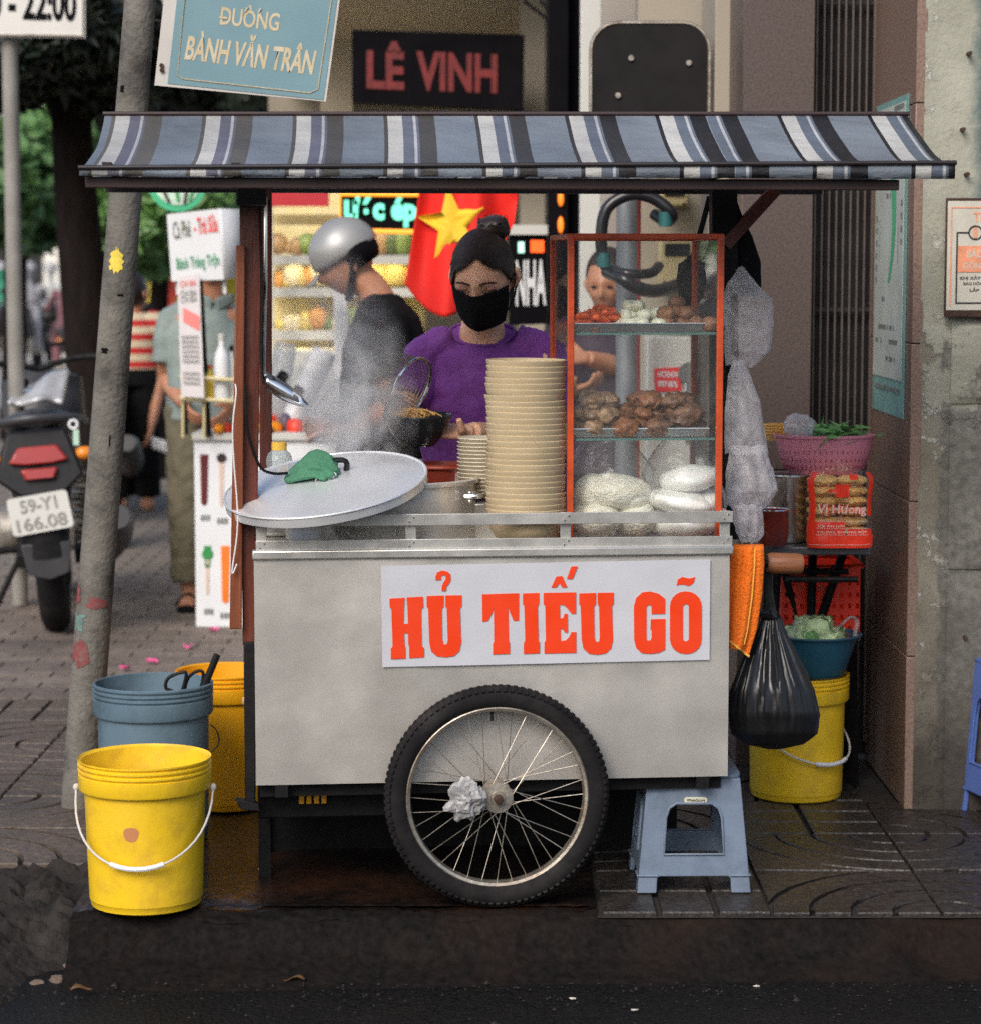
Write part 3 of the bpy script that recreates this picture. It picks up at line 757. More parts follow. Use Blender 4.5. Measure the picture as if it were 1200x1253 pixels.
mb.add([(xa - .5, 5.2, zc + .55), (xb + .2, 5.2, zc + .55), (xb + .2, YB, zc - .05), (xa - .5, YB, zc - .05), (xa - .5, 5.2, zc + .8), (xb + .2, 5.2, zc + .8), (xb + .2, YB, zc + .8), (xa - .5, YB, zc + .8)], [(0, 1, 2, 3), (4, 5, 6, 7), (0, 1, 5, 4), (1, 2, 6, 5), (2, 3, 7, 6), (3, 0, 4, 7)])
mb.build('canopy', K['soffit'], sb, smooth=0)
for k, (px, py) in enumerate(((580, 9), (572, 23), (560, 35))):
    q = at(px, py, 5.9 + k * .3); zz = zc + .55 - (q.y - 5.2) / (YB - 5.2) * .60
    mb = MB(Mi); mb.box((q.x, q.y, zz), (.11, .05, .012)); mb.build('soffit_vent', K['gateback'], sb, smooth=0)
# dark recess with lit stall behind
slab_part('upper_wall', (at(640, 60, 7.2).x, at(735, 60, 7.2).x), 7.2, 7.35, 2.3, 4.6, K['cream'])
for k, pts in enumerate(([(640, 0, 5), (690, 45, 5), (715, 110, 5), (790, 140, 5)], [(660, 0, 5.1), (740, 90, 5.1), (800, 150, 5.1)], [(690, 0, 5.2), (706, 40, 5.2)])):
    P = catmull([at(*q) for q in pts], 6)
    o = MB().tube(P, .009, 6).build('overhead_cable', K['iron']); tag(o, ['black cable sagging below the canopy toward the dark rounded board', 'long black cable crossing in front of the canopy', 'short black cable hanging at the top of the canopy'][k], 'cable', 'cables under the canopy')
# LÊ VINH sign
def board(name, label, cat, corners, Y, thick, m, group=None):
    """flat board with photo corners ll, lr, ur, ul standing at depth Y"""
    P = [at(*c, Y) for c in corners]; base = (P[0] + P[1]) / 2
    t = thing(name, label, cat, base, group=group)
    P = [p - base for p in P]
    mb = MB(); mb.prism([[(0, 0), (1, 0), (1, 1), (0, 1)]], lambda u, v: P[0] * (1 - u) * (1 - v) + P[1] * u * (1 - v) + P[2] * u * v + P[3] * (1 - u) * v, (0, thick, 0))
    mb.build('board', m, t, smooth=0)
    def at2(u, v, off=.004):
        return P[0] * (1 - u) * (1 - v) + P[1] * u * (1 - v) + P[2] * u * v + P[3] * (1 - u) * v + Vector((0, -off, 0))
    return t, at2
K['redled'] = mat('dull_red_letters', (.12, .005, .005), .5, var=.4, vs=25)
t, q = board('name_sign', 'black shop sign with dull red letters under the canopy', 'sign', [(431, 125), (640, 134), (641, 42), (431, 36)], 5.7, .14, K['dark'])
for w_, u0, u1, v1 in (('LÊ', .085, .305, .86), ('VINH', .375, .845, .735)):
    lettering(w_, q(u0, .2), q(u1, .2), q(u0, v1), K['redled'], t, .035, off=.001)
    for u in ():
        pass
# neon sign
K['neong'] = glow('green_neon', (.14, .70, .46), 1.0); K['neony'] = glow('amber_tube', (1.0, .36, .03), .9)
t, q = board('neon_sign', 'black neon sign with green letters in an amber tube border', 'sign', [(417, 282), (530, 284), (530, 238), (417, 237)], 5.0, .05, K['dark'])
mb = MB(); mb.tube([q(.0, 0, .012), q(1, 0, .012), q(1, 1, .012), q(0, 1, .012)], .011, 8, closed=True); mb.build('tube_border', K['neony'], t)
lettering('ước ép t'.replace('ước', 'ưóc'), q(.04, .12, .01), q(1.0, .12, .01), q(.04, .93, .01), K['neong'], t, .05)
# flag
def flag_fn(Y):
    def fn(u, v):
        top = Vector((515 + 122 * u, 222, 0)); bl = Vector((496 + 132 * u, 348 + 60 * sin(u * pi) * (1 - .6 * u) - 75 * u ** 3, 0))
        p = top.lerp(bl, v)
        fold = .035 * sin(u * 8 + v * 1.5) * (.35 + v) + .012 * sin(u * 19 - v * 2)
        return at(p.x, p.y, Y + fold)
    return fn
fn = flag_fn(3.4)
fl = thing('hanging_flag', 'red flag with yellow star hanging behind the woman in purple', 'flag', fn(.5, 1)); Mi = Matrix.Translation(-fl.location)
MB(Mi).sheet(44, 34, fn).build('cloth', K['flagred'], fl, smooth=80, solid=.002)
star = []
for k in range(10):
    a = pi / 2 + k * pi / 5 + .12; rr_ = 46 if k % 2 == 0 else 19
    star.append((553 + rr_ * cos(a) * .95, 274 - rr_ * sin(a) * 1.05))
# star as cloth: grid cells of the flag inside the star outline, laid just in front
def inside(x, y, poly):
    c = False; j = len(poly) - 1
    for i in range(len(poly)):
        if (poly[i][1] > y) != (poly[j][1] > y) and x < (poly[j][0] - poly[i][0]) * (y - poly[i][1]) / (poly[j][1] - poly[i][1]) + poly[i][0]: c = not c
        j = i
    return c
mb = MB(Mi); cx, cy = 553, 274
for k in range(10):
    a, b = star[k], star[(k + 1) % 10]
    n = 6
    for i in range(n):
        for j in range(1):
            t0, t1 = i / n, (i + 1) / n
            Pp = []
            for (tt, e) in ((t0, a), (t1, a), (t1, b), (t0, b)):
                x = cx + (e[0] - cx) * tt; y = cy + (e[1] - cy) * tt
                u, v = .3, .4
                for _ in range(30):
                    bt_ = 348 + 60 * sin(u * pi) * (1 - .6 * u) - 75 * u ** 3
                    v = (y - 222) / (bt_ - 222); u = (x - (515 * (1 - v) + 496 * v)) / (122 * (1 - v) + 132 * v)
                Pp.append(fn(u, v) + Vector((0, -.010, 0)))
            mb.add(Pp, [(0, 1, 2, 3)])
mb.build('star', K['flagyel'], fl, smooth=80)
mb = MB(Mi); mb.tube([at(500, 216, 3.42), at(650, 220, 3.42)], .012, 8); mb.build('pole', K['wood2'], fl)
# NHA sign
t, q = board('shop_sign', 'black sign with tall white letters NHA beside the woman', 'sign', [(622, 398), (669, 396), (669, 287), (622, 287)], 4.4, .08, K['dark'])
lettering('NHA', q(.18, .21), q(.97, .21), q(.18, .72), K['white'], t, .03)
mb = MB(); mb.box((q(.86, .87) + q(.62, .87)) / 2, (.055, .006, .05)); mb.build('light', glow('orange_lamp', (1, .10, .01), 1.0), t)
mb = MB(); mb.box(q(.32, .86), (.025, .006, .045)); mb.build('light', glow('pale_lamp', (.5, .95, .8), .7), t)
mb = MB(); mb.box((q(.5, 1) + Vector((0, .03, .02))), (.24, .1, .04)); mb.build('cap_strip', K['greywhite'], t)
# dark posts right of it with small amber lamps
for k, (px, w) in enumerate(((682, 24), (700, 14))):
    p = at(px, 400, 4.2 + .1 * k); wd = w * mpp(4.2)
    t = thing('dark_post', ['wide dark shop post with small amber lamps left of glass case', 'narrow dark shop post next to the amber lamps'][k], 'post', (p.x, p.y, 0), group='dark shop posts')
    MB().box((0, .06, 1.7), (wd, .12, 3.4)).build('shaft', K['dark'], t, bevel=.004)
    if k == 0:
        for py in (242, 275):
            z = at(px, py, 4.2).z; MB().lump((.01, -.01, z), (.012, .012, .035), 1, .1).build('lamp', glow('amber_lamp', (1, .22, .02), .9), t)
p0, p1 = at(708, 420, 3.5), at(733, 420, 3.5)
o = MB().box((0, 0, 1.7), (p1.x - p0.x, .08, 3.4)).build('white_door_jamb', K['greywhite'], bevel=.004); o.location = ((p0.x + p1.x) / 2, 3.5, 0)
tag(o, 'pale door jamb seen through the left of the glass case', 'door jamb')
o = MB().box((0, 0, 1.7), (1.1, .1, 3.4)).build('grey_back_wall', mat('grey_stucco', (.27, .24, .21), .85, var=.15, vs=2, bump=.2, bs=30, pos=True)); o.location = (at(733, 300, 4.3).x + .55, 4.3, 0)
tag(o, 'grey stucco wall behind the masked post and hose', 'wall')
# back of a rounded sign on a grey post, red conduit and black hose coils
pp = at(766, 400, 2.05)
t = thing('rounded_sign', 'back of a dark rounded board on grey post above the awning', 'sign', (pp.x, 2.05, 0))
a, c = at(722, 150, 2.0), at(868, 27, 2.0); rw, rh, rc = (c.x - a.x), (c.z - a.z), .085
cxs, czs = (a.x + c.x) / 2 - pp.x, a.z - .12
def rrect(w, h, r, n=6):
    out = []
    for (sx, sy, a0) in ((1, 1, 0), (-1, 1, pi / 2), (-1, -1, pi), (1, -1, 3 * pi / 2)):
        for k in range(n + 1):
            an = a0 + k * pi / 2 / n; out.append((sx * (w / 2 - r) + r * cos(an), sy * (h / 2 - r) + r * sin(an)))
    return out
RR = rrect(rw, rh + .12, rc)
to = lambda x, y: (cxs + x, -.05, czs + (rh + .12) / 2 + y)
MB().prism([RR], to, (0, .02, 0)).build('board', mat('sign_back', (.007, .0055, .0065), .65, .0, var=.35, vs=6, dirt=(.013, .010, .011), dirt_amt=.6, spec=.25), t, smooth=30)
MB().tube([to(*p) for p in RR], .006, 6, closed=True).build('rim', K['rim'], t)
for (u, v) in ((-.06, .33), (.12, .30), (-.1, .1)): MB().tube([(cxs + u, -.052, czs + rh * .5 + v * .5), (cxs + u, -.06, czs + rh * .5 + v * .5)], .009, 8).build('bolt', K['rim'], t)
MB().tube([(0, 0, 0), (0, 0, czs + rh)], .034, 14).build('post', mat('grey_galvanised_post', (.20, .215, .23), .45, .5, var=.15), t)
rp = at(776, 300, 2.3)
o = MB().tube([(0, 0, 0), (0, 0, 1.85)], .020, 10).build('red_conduit', mat('red_conduit', (.40, .035, .035), .5, var=.2)); o.location = (rp.x, 2.3, 0); tag(o, 'thin red conduit pipe next to the grey sign post', 'pipe')
def hose(pts, r, label, Y=1.9):
    P = catmull([at(px, py, Y + dy) for px, py, dy in pts], 6)
    o = MB().tube(P, r, 10).build('coiled_hose', K['blackgloss']); b = min(P, key=lambda v: v.z); lift(o, b)
    return tag(o, label, 'hose', 'black hoses on the post')
hose([(800, 262, .1), (815, 270, .05), (822, 262, .0), (800, 243, 0), (770, 238, 0), (742, 255, 0), (735, 290, 0), (738, 320, 0)], .019, 'thick black hose looped over the post above the woman in the glass case')
hose([(738, 325, .05), (750, 330, 0), (768, 335, -.05), (795, 334, 0), (806, 325, .05)], .016, 'thin dark hose crossing the grey post at middle height')
hose([(742, 332, .05), (760, 340, -.06), (775, 350, -.06), (800, 356, 0), (830, 348, .1)], .021, 'thick black hose with sleeve lying lowest across the post')
for k, (px, py) in enumerate(((738, 318), (814, 268))):
    p = at(px, py, 1.9); o = MB().tube([p + Vector((0, 0, -.022)), p + Vector((0, 0, .022))], .0215, 12).build('hose_sleeve', mat('teal_tape', (.01, .09, .09), .6)); lift(o, p - Vector((0, 0, .022)))
    tag(o, ['teal tape sleeve at the left end of the hose loop', 'teal tape sleeve at the right end of the hose loop'][k], 'hose sleeve')
# juice stall: shelves of fruit and packets, soft in the background
js = thing('juice_stall', 'yellow lit juice stall with shelves of fruit behind the helmeted man', 'stall', at(420, 600, 6.6) * 1.0)
js.location.z = 0
L0 = js.location.copy(); Mi = Matrix.Translation(-L0)
def jbox(name, px0, py0, px1, py1, Y, dep, m):
    a, c = at(px0, py1, Y), at(px1, py0, Y); mb = MB(Mi); mb.box(((a.x + c.x) / 2, Y + dep / 2, (a.z + c.z) / 2), (c.x - a.x, dep, c.z - a.z)); return mb.build(name, m, js, smooth=0)
jbox('back_panel', 318, 225, 520, 560, 7.2, .04, K['shopyellow'])
stallglow = glow('added_stall_glow', (1.0, .84, .5), 10.0)  # glow strips added to brighten the dim stall, tucked behind lips and a cover
for py in (312, 352, 405):
    jbox('shelf', 322, py, 515, py + 6, 6.75, .4, K['greywhite']); jbox('shelf_lip', 322, py, 515, py + 11, 6.73, .02, K['greywhite']); jbox('added_glow_strip', 330, py + 7, 510, py + 9, 6.8, .03, stallglow)
jbox('added_glow_strip', 330, 270, 515, 273, 6.75, .04, stallglow)
jbox('added_glow_strip_cover', 322, 262, 515, 275, 6.70, .02, K['shopyellow'])
jbox('header', 322, 232, 402, 252, 6.5, .06, mat('red_fascia', (.45, .02, .03), .5))
jbox('front_glass_frame', 328, 250, 333, 560, 6.5, .05, K['greywhite'])
jbox('counter', 330, 430, 515, 620, 6.4, .6, K['greywhite'])
jbox('white_post', 410, 352, 425, 560, 6.3, .08, K['white'])
fr = random.Random(3)
fcols = [mat('fruit_%s' % n, c, .5, var=.15) for n, c in (('green', (.14, .20, .07)), ('yellow', (.5, .40, .14)), ('orange', (.48, .24, .08)), ('dark_green', (.07, .10, .05)), ('cream', (.55, .5, .38)), ('brown', (.25, .16, .09)))]
for py, n, cs in ((311, 15, (3, 0, 3, 5)), (351, 17, (1, 4, 2, 1)), (404, 15, (1, 2, 4, 0))):
    for i in range(n):
        px = 338 + (512 - 338) * (i + fr.random() * .4) / n
        p = at(px, py, 6.9); r_ = fr.uniform(.03, .075)
        o = MB().lump((0, 0, r_), (r_, r_, r_ * fr.uniform(.9, 1.3)), i, .08).build('fruit', fcols[cs[fr.randrange(len(cs))]]); o.location = (p.x, 6.95, p.z + .0)
        tag(o, 'round fruit on the %s shelf of the juice stall' % {311: 'top', 351: 'middle', 404: 'lowest'}[py], 'fruit', 'fruit on the juice stall shelves')
# yellow banner behind the striped shopper
t, q = board('yellow_banner', 'yellow banner with red letters between pole and coffee sign', 'banner', [(172, 425), (292, 425), (292, 338), (172, 330)], 13.0, .05, mat('yellow_banner_cloth', (.55, .44, .05), .7, var=.15))
lettering('PC', q(.28, .52), q(.72, .55), q(.28, .90), redink, t, .05)
# ================================================================== coffee cart
K['packet_red'] = mat('red_packet', (.65, .04, .015), .4, var=.15); K['packet_or'] = mat('orange_packet', (.75, .26, .01), .4, var=.15)
YC = 4.5
dc = thing('drink_cart', 'white drink cart with printed glasses on its side panel', 'drink cart', gnd(262, 790)); L0 = dc.location.copy(); L0.z = 0; dc.location = L0; Mi = Matrix.Translation(-L0)
a = at(240, 532, YC); b = at(300, 540, YC)
def dbox(name, px0, py0, px1, py1, Y, dep, m, **kw):
    a, c = at(px0, py1, Y), at(px1, py0, Y); mb = MB(Mi); mb.box(((a.x + c.x) / 2, Y + dep / 2, (a.z + c.z) / 2), (c.x - a.x, dep, c.z - a.z)); return mb.build(name, m, dc, smooth=0, **kw)
K['lam'] = mat('white_laminate', (.60, .62, .64), .35, var=.05, vs=3, dirt=(.5, .5, .5), dirt_amt=.3)
pl = dbox('side_panel', 240, 538, 482, 768, YC, .55, K['lam'], bevel=.006)
dbox('counter_edge', 235, 530, 490, 539, YC - .02, .6, K['greywhite'], bevel=.004)
for px in (262, 460):
    p = at(px, 778, YC + .1); zc_ = .055
    mb = MB(Mi); mb.tube([(p.x - .02, YC + .1, zc_), (p.x + .02, YC + .1, zc_)], .055, 16); mb.build('wheel', K['rubber'], dc)
cola = mat('print_cola', (.10, .012, .015), .4); ora = mat('print_orange', (.72, .18, .02), .4); gre = mat('print_green', (.03, .22, .06), .4); brn = mat('print_brown', (.28, .12, .07), .4); drk = mat('print_dark', (.035, .02, .02), .4); pale = mat('print_pale', (.55, .42, .36), .4)
def glass_print(px, y0, y1, w, m, capm=None, cap=0):
    mb = MB(Mi)
    def to(x, y): return at(x, y, YC - .003)
    n = 6
    pts = [(px - w / 2, y0), (px + w / 2, y0), (px + w * .38, y1 - 3), (px + w * .2, y1), (px - w * .2, y1), (px - w * .38, y1 - 3)]
    mb.prism([pts], to, (0, .002, 0)); mb.build('glass_print', m, dc, smooth=0)
    if cap:
        mb = MB(Mi); mb.prism([[(px + cap * cos(k * pi / 6), y0 - cap * .3 + cap * 1.0 * sin(k * pi / 6)) for k in range(12)]], lambda x, y: at(x, y, YC - .005), (0, .002, 0)); mb.build('glass_print', capm, dc, smooth=0)
glass_print(250, 556, 618, 10, cola); glass_print(271, 562, 620, 6, pale, drk, 6)
glass_print(254, 680, 728, 5, pale, gre, 7); glass_print(254, 668, 695, 9, gre); glass_print(276, 668, 738, 11, ora)
for (px, py, w) in ((246, 630, 12), (266, 634, 14), (250, 745, 12), (270, 750, 14)):
    mb = MB(Mi)
    for i in range(3): mb.prism([[(px + i * w / 3, py), (px + (i + .7) * w / 3, py), (px + (i + .7) * w / 3, py + 7), (px + i * w / 3, py + 7)]], lambda x, y: at(x, y, YC - .003), (0, .002, 0))
    mb.build('print_word', ink, dc, smooth=0)['kind'] = 'stuff'
# sign box above it
t, q = board('coffee_sign', 'white sign box on a pole with red and green handwritten drink names', 'sign', [(210, 344), (274, 342), (268, 255), (204, 262)], 4.35, .03, K['white'])
lettering('Cà Phê', q(.1, .62), q(.43, .64), q(.1, .88), mat('olive_ink', (.10, .10, .05), .5), t, .004); lettering('- Trà Sữa', q(.50, .66), q(.95, .68), q(.50, .92), redink, t, .02)
lettering('Bánh Tráng Trộn', q(.12, .12), q(.94, .16), q(.12, .36), mat('green_letters', (.04, .26, .12), .5), t, .012)
P = [q(1, 0, 0), q(1, 1, 0)]
mb = MB(); mb.add([P[0] + Vector((.004, 0, 0)), P[0] + Vector((.085, .2, .02)), P[1] + Vector((.10, .2, 0)), P[1] + Vector((.004, 0, 0))], [(0, 1, 2, 3)]); mb.build('side_board', K['white'], t, solid=.012)
for u in (.08, .98): mb = MB(); mb.bar(q(u, .1, -.045), q(u, -.20, -.045), .014, .014); mb.build('clip', K['white'], t)
zz = -(t.location.z - at(240, 532, YC).z)
mb = MB(); mb.tube([q(.5, .05, -.05), Vector((.02, .12, zz))], .016, 8); mb.build('pole', K['iron'], t)
# round green emblem above it
em = at(217, 222, 4.6)
t = thing('round_emblem', 'round green emblem sign half hidden by the awning edge', 'sign', em)
MB().tube([(0, 0, 0), (0, .03, 0)], .125, 36).build('disc', mat('emblem_green', (.04, .33, .16), .4, var=.1), t)
MB().tube([(0, -.004, 0), (0, .0, 0)], .098, 36).build('inner_disc', mat('emblem_pale', (.40, .52, .42), .4, var=.25, vs=25), t)
for k, x in enumerate((-.045, .0, .035, .062)): MB().box((x, -.007, -.062 + .01 * (k % 2)), (.012, .004, .06), Matrix.Rotation(.3 * (k - 1.5), 3, 'Y')).build('stroke', gre if k % 2 else drk, t)
MB().tube([(0, .015, -.12), (.02, .015, at(217, 532, 4.6).z - em.z)], .012, 8).build('pole', K['iron'], t)
# wire rack with notes, bottles
rk = thing('wire_rack', 'cream wire rack of bottles and menu notes on the drink cart', 'rack', at(255, 535, 4.4)); Mi = Matrix.Translation(-rk.location)
for py in (462, 488):
    mb = MB(Mi); a, c = at(222, py - 1, 4.35), at(292, py + 3, 4.35); mb.tube(catmull([a + Vector((0, .14, 0)), a, (a + c) / 2, c, c + Vector((0, .14, 0))], 3), .009, 6); mb.build('rail', K['meter'], rk)
for px in (224, 250, 288): mb = MB(Mi); mb.tube([at(px, 460, 4.36), at(px, 535, 4.4)], .007, 6); mb.build('upright', K['meter'], rk)
mb = MB(Mi); a, c = at(224, 490, 4.36), at(290, 490, 4.36); mb.box(((a.x + c.x) / 2, 4.43, a.z), (c.x - a.x, .14, .012)); mb.build('shelf', K['greywhite'], rk)
note = mat('menu_paper', (.55, .52, .52), .7, var=.1, vs=12)
t, q = board('menu_note', 'long hanging paper menu with a pink sticker on the drink cart rack', 'menu', [(222, 485), (250, 487), (244, 335), (217, 338)], 4.32, .004, note)
mb = MB(); mb.prism([[(.2, .62), (.92, .54), (.95, .66), (.22, .74)]], lambda u, v: q(u, v, .003), (0, .002, 0)); mb.build('sticker', mat('pink_sticker', (.75, .22, .2), .5), t, smooth=0)
for v in (.93, .85, .80, .5, .46, .42, .38, .34, .3, .2, .16, .12): lettering('mmmm' if v < .8 else 'CH BA', q(.12, v - .02), q(.85, v - .02), q(.12, v + (.008 if v < .8 else .03)), ink if v < .9 else redink, t, .0, name='print_line')
K['bottle'] = clear('bottle_plastic', (.9, .95, .95), .5, .08, milk=(.75, .8, .8), ws=8)
def bottle(px, py, Y, r, h, m, capm, label, liquid=None):
    p = at(px, py, Y); t = thing('bottle', label, 'bottle', p, group='bottles on the drink cart')
    MB().lathe([(r * .9, 0), (r, .01), (r, h * .6), (r * .8, h * .7), (r * .35, h * .82), (r * .33, h * .95)], 16).build('body', m, t)
    MB().lathe([(r * .42, h * .9), (r * .42, h), (0, h)], 14).build('cap', capm, t)
bottle(272, 488, 4.4, .034, .27, K['white'], K['greywhite'], 'white plastic bottle on the wire rack')
bottle(258, 488, 4.42, .022, .14, mat('yellow_sauce', (.6, .42, .04), .4), mat('red_cap', (.6, .05, .02), .4), 'small yellow bottle with red cap on the wire rack')
bottle(250, 488, 4.45, .024, .20, mat('green_bottle', (.03, .10, .03), .3), K['dark'], 'dark green bottle on the wire rack')
bottle(284, 488, 4.42, .02, .22, mat('pale_bottle', (.4, .42, .4), .3), K['dark'], 'slim pale bottle with black cap on the wire rack')
def packet(px0, py0, px1, py1, Y, dep, m, label, cat='packet', rot=0.0, group='packets on the drink cart'):
    a, c = at(px0, py1, Y), at(px1, py0, Y); w, h = c.x - a.x, c.z - a.z
    o = MB().lump((0, 0, h / 2), (w / 2 * 1.12, dep / 2, h / 2 * 1.12), px0, .10, 1.4, 3).build('packet', m, smooth=60)
    for v in o.data.vertices:
        v.co.x = max(-w / 2, min(w / 2, v.co.x)); v.co.z = max(0, min(h, v.co.z))
    o.location = ((a.x + c.x) / 2, Y, a.z); o.rotation_euler = (0, rot, 0)
    return tag(o, label, cat, group)
packet(262, 518, 275, 531, 4.5, .1, K['packet_or'], 'small orange packet on the left end of the drink cart')
packet(273, 517, 285, 531, 4.55, .1, K['packet_red'], 'small red packet beside the orange one at the left end')
packet(310, 505, 342, 520, 4.7, .12, K['packet_red'], 'orange red bag lying on the yellow bag on the drink cart')
packet(314, 515, 346, 532, 4.6, .12, K['packet_or'], 'yellow orange bag at the left of the plastic tubs')
packet(317, 520, 335, 533, 4.5, .08, mat('olive_bag', (.10, .09, .03), .5), 'small olive bag in front of the yellow bag')
packet(352, 512, 372, 533, 4.6, .1, K['packet_red'], 'red printed tub on the drink cart', 'tub')
packet(343, 505, 356, 532, 4.65, .08, mat('grey_bag', (.10, .09, .12), .4), 'dark grey packet between orange bag and red tub')
# cup stacks, tilted
K['cup'] = clear('clear_cup', (.9, .92, .93), .55, .12, .3, 40, (.72, .74, .76))
for k, (px0, py0, px1, py1, r0) in enumerate(((350, 530, 398, 430, .05), (335, 528, 350, 420, .045), (380, 530, 425, 470, .05))):
    a, c = at(px0, py0, 4.7), at(px1, py1, 4.75)
    o = MB().tube([a.lerp(c, i / 10) for i in range(11)], [r0 * (1 + .05 * (i % 2)) for i in range(11)], 18).build('cup_stack', K['cup'] if k else K['white'], smooth=25); lift(o, a)
    tag(o, ['tilted white sleeve of plastic cups on the drink cart', 'clear sleeve of cups beside the wooden post', 'clear sleeve of cup lids near the helmeted man'][k], 'cup stack')
for k, (px, py, w, h) in enumerate(((340, 462, 14, 20), (362, 478, 14, 14))):
    packet(px - w / 2, py - h / 2, px + w / 2, py + h / 2, 4.6, .05, K['dark'], ['black phone shaped box leaning on the cup sleeve', 'small black box under the white cup sleeve'][k], 'box', .5)
# ================================================================== street furniture, left
pb, ptop = gnd(97, 985), at(176, -40, .95)
ptop = at(176, -60, 1.0)
t = thing('concrete_pole', 'leaning grey concrete pole with worn stickers left of the cart', 'pole', pb)
pd = ptop - pb
def pole_pt(s): return pd * s
n = 40
MB().tube([pole_pt(i / n) - (Vector((0, 0, .02)) if i == 0 else Vector()) for i in range(n + 1)], [(.052 - .010 * i / n) * (1 + .012 * noise.noise(Vector((i * .9, 0, 0)))) for i in range(n + 1)], 28).build('shaft', K['conc'], t)
def pole_patch(s, ang, w, h, m, name='sticker'):
    c = pole_pt(s); r_ = .0525 - .010 * s + .0012; ax = pd.normalized(); e1 = Vector((1, 0, 0)); e1 = (e1 - ax * e1.dot(ax)).normalized(); e2 = ax.cross(e1)
    if e2.y > 0: e2 = -e2
    def fn(u, v):
        k = 1 + .6 * noise.noise(Vector((u * 5, 3, s * 30))); a = ang + (u - .5) * w / r_ * (1 + .7 * noise.noise(Vector((7, v * 5, s * 30))))
        return c + ax * (v - .5) * h * k + (e1 * sin(a) + e2 * cos(a)) * r_
    MB().sheet(12, 12, fn).build(name, m, t, smooth=60)
ysk = mat('yellow_sticker', (.62, .48, .06), .6, var=.25, vs=60); gsk = mat('green_paint_patch', (.09, .17, .15), .8, var=.3, vs=40, dirt=(.13, .12, .10), dirt_amt=.9, dirt_s=60); rsk = mat('red_paint_smear', (.17, .04, .042), .8, var=.3, vs=40, dirt=(.12, .105, .09), dirt_amt=1, dirt_s=55); psk = mat('grey_paper_patch', (.27, .25, .22), .8, var=.2, vs=40)
Lz = pd.z
def s_at(py):      # height along the pole that shows at this photo row
    return max(0, (at(130, py, .92).z - pb.z) / Lz)
pole_patch(s_at(318), -.1, .036, .055, ysk); pole_patch(s_at(768), -.75, .045, .045, gsk); pole_patch(s_at(806), -.55, .05, .06, rsk); pole_patch(s_at(742), .35, .05, .03, rsk); pole_patch(s_at(735), -1.0, .02, .05, rsk)
pass
for py, a_, w_, h_ in ((107, -.6, .012, .02), (540, .3, .004, .03), (360, .3, .016, .006), (430, -.4, .02, .012)): pole_patch(s_at(py), a_, w_, h_, K['dark'], 'ink_mark')
# street name plate on the pole
K['plate'] = mat('street_plate_blue', (.115, .205, .235), .45, var=.08, vs=5, dirt=(.16, .26, .29), dirt_amt=.4); K['platew'] = mat('street_plate_white', (.40, .38, .35), .5, var=.1); K['gold'] = mat('plate_letters', (.40, .33, .20), .5, var=.1, dirt=(.50, .46, .38), dirt_amt=.7, dirt_s=25)
t, q = board('street_name_plate', 'tilted blue street name plate with pale letters fixed to the concrete pole', 'street sign', [(189, 104), (399, 124), (420, -30), (205, -42)], .85, .012, K['platew'])
mb = MB(); mb.prism([[(.075, .025), (.985, .012), (.985, .98), (.075, .98)]], lambda u, v: q(u, v, .002), (0, .004, 0)); mb.build('blue_field', K['plate'], t, smooth=0)
loop = [(.125, .10), (.16, .075), (.90, .055), (.945, .09), (.955, .9), (.92, .95), (.15, .95), (.12, .92)]
mb = MB(); mb.tube([q(u, v, .0032) for u, v in loop], .0016, 5, closed=True); mb.build('border_line', K['gold'], t)
lettering('DUÒNG', q(.335, .545, .003), q(.675, .525, .003), q(.335, .73, .003), K['gold'], t, .02, off=0)
mb = MB(); mb.bar(q(.328, .605, .003), q(.375, .602, .003), .002, .006); mb.build('letter_bar', K['gold'], t)
for u in (.472, .548): mb = MB(); mb.bar(q(u, .665, .003), q(u + .010, .70, .003), .004, .006, up=(0, 1, 0)); mb.build('letter_horn', K['gold'], t)
lettering('BÀNH VĂN TRÂN', q(.155, .235, .003), q(.90, .20, .003), q(.170, .505, .003), K['gold'], t, .03, off=0)
for (u, v) in ((.03, .17), (.035, .13)): mb = MB(); mb.tube([q(u, v, .0), q(u, v, .008)], .006, 8); mb.build('bolt', K['rust'], t)
mb = MB(); mb.bar(q(-.05, .55, -.02), q(.3, .53, -.02), .02, .006, up=(0, 0, 1)); mb.build('bracket', K['iron'], t)
# parking-hours plate on a thin pole
sp = at(20, 480, 5.2); zt_ = at(20, -20, 5.2).z
t = thing('hours_sign', 'white sign ending in 22:00 on thin grey pole at upper left', 'sign', (sp.x, 5.2, 0))
MB().tube([(0, 0, 0), (0, 0, zt_ + .3)], .036, 14).build('pole', mat('grey_painted_pole', (.21, .20, .18), .6, var=.3, vs=8, dirt=(.07, .06, .05), dirt_amt=.7), t)
P = [at(*c, 5.12) - t.location for c in ((-130, 43), (104, 46), (104, -80), (-130, -80))]
def sq(u, v, off=.0): return P[0] * (1 - u) * (1 - v) + P[1] * u * (1 - v) + P[2] * u * v + P[3] * (1 - u) * v + Vector((0, -off, 0))
mb = MB(); mb.prism([[(0, 0), (1, 0), (1, 1), (0, 1)]], lambda u, v: sq(u, v), (0, .02, 0)); mb.build('board', mat('white_sign_face', (.50, .49, .46), .5, var=.08), t)
mb = MB(); mb.tube([sq(u, v, .003) for u, v in ((.01, .02), (.99, .02), (.99, .98), (.01, .98))], .006, 6, closed=True); mb.build('edge', K['rim'], t)
lettering('0 - 22:00', sq(.5, .18, .004), sq(.955, .155, .004), sq(.5, .52, .004), K['dark'], t, .03, off=0)
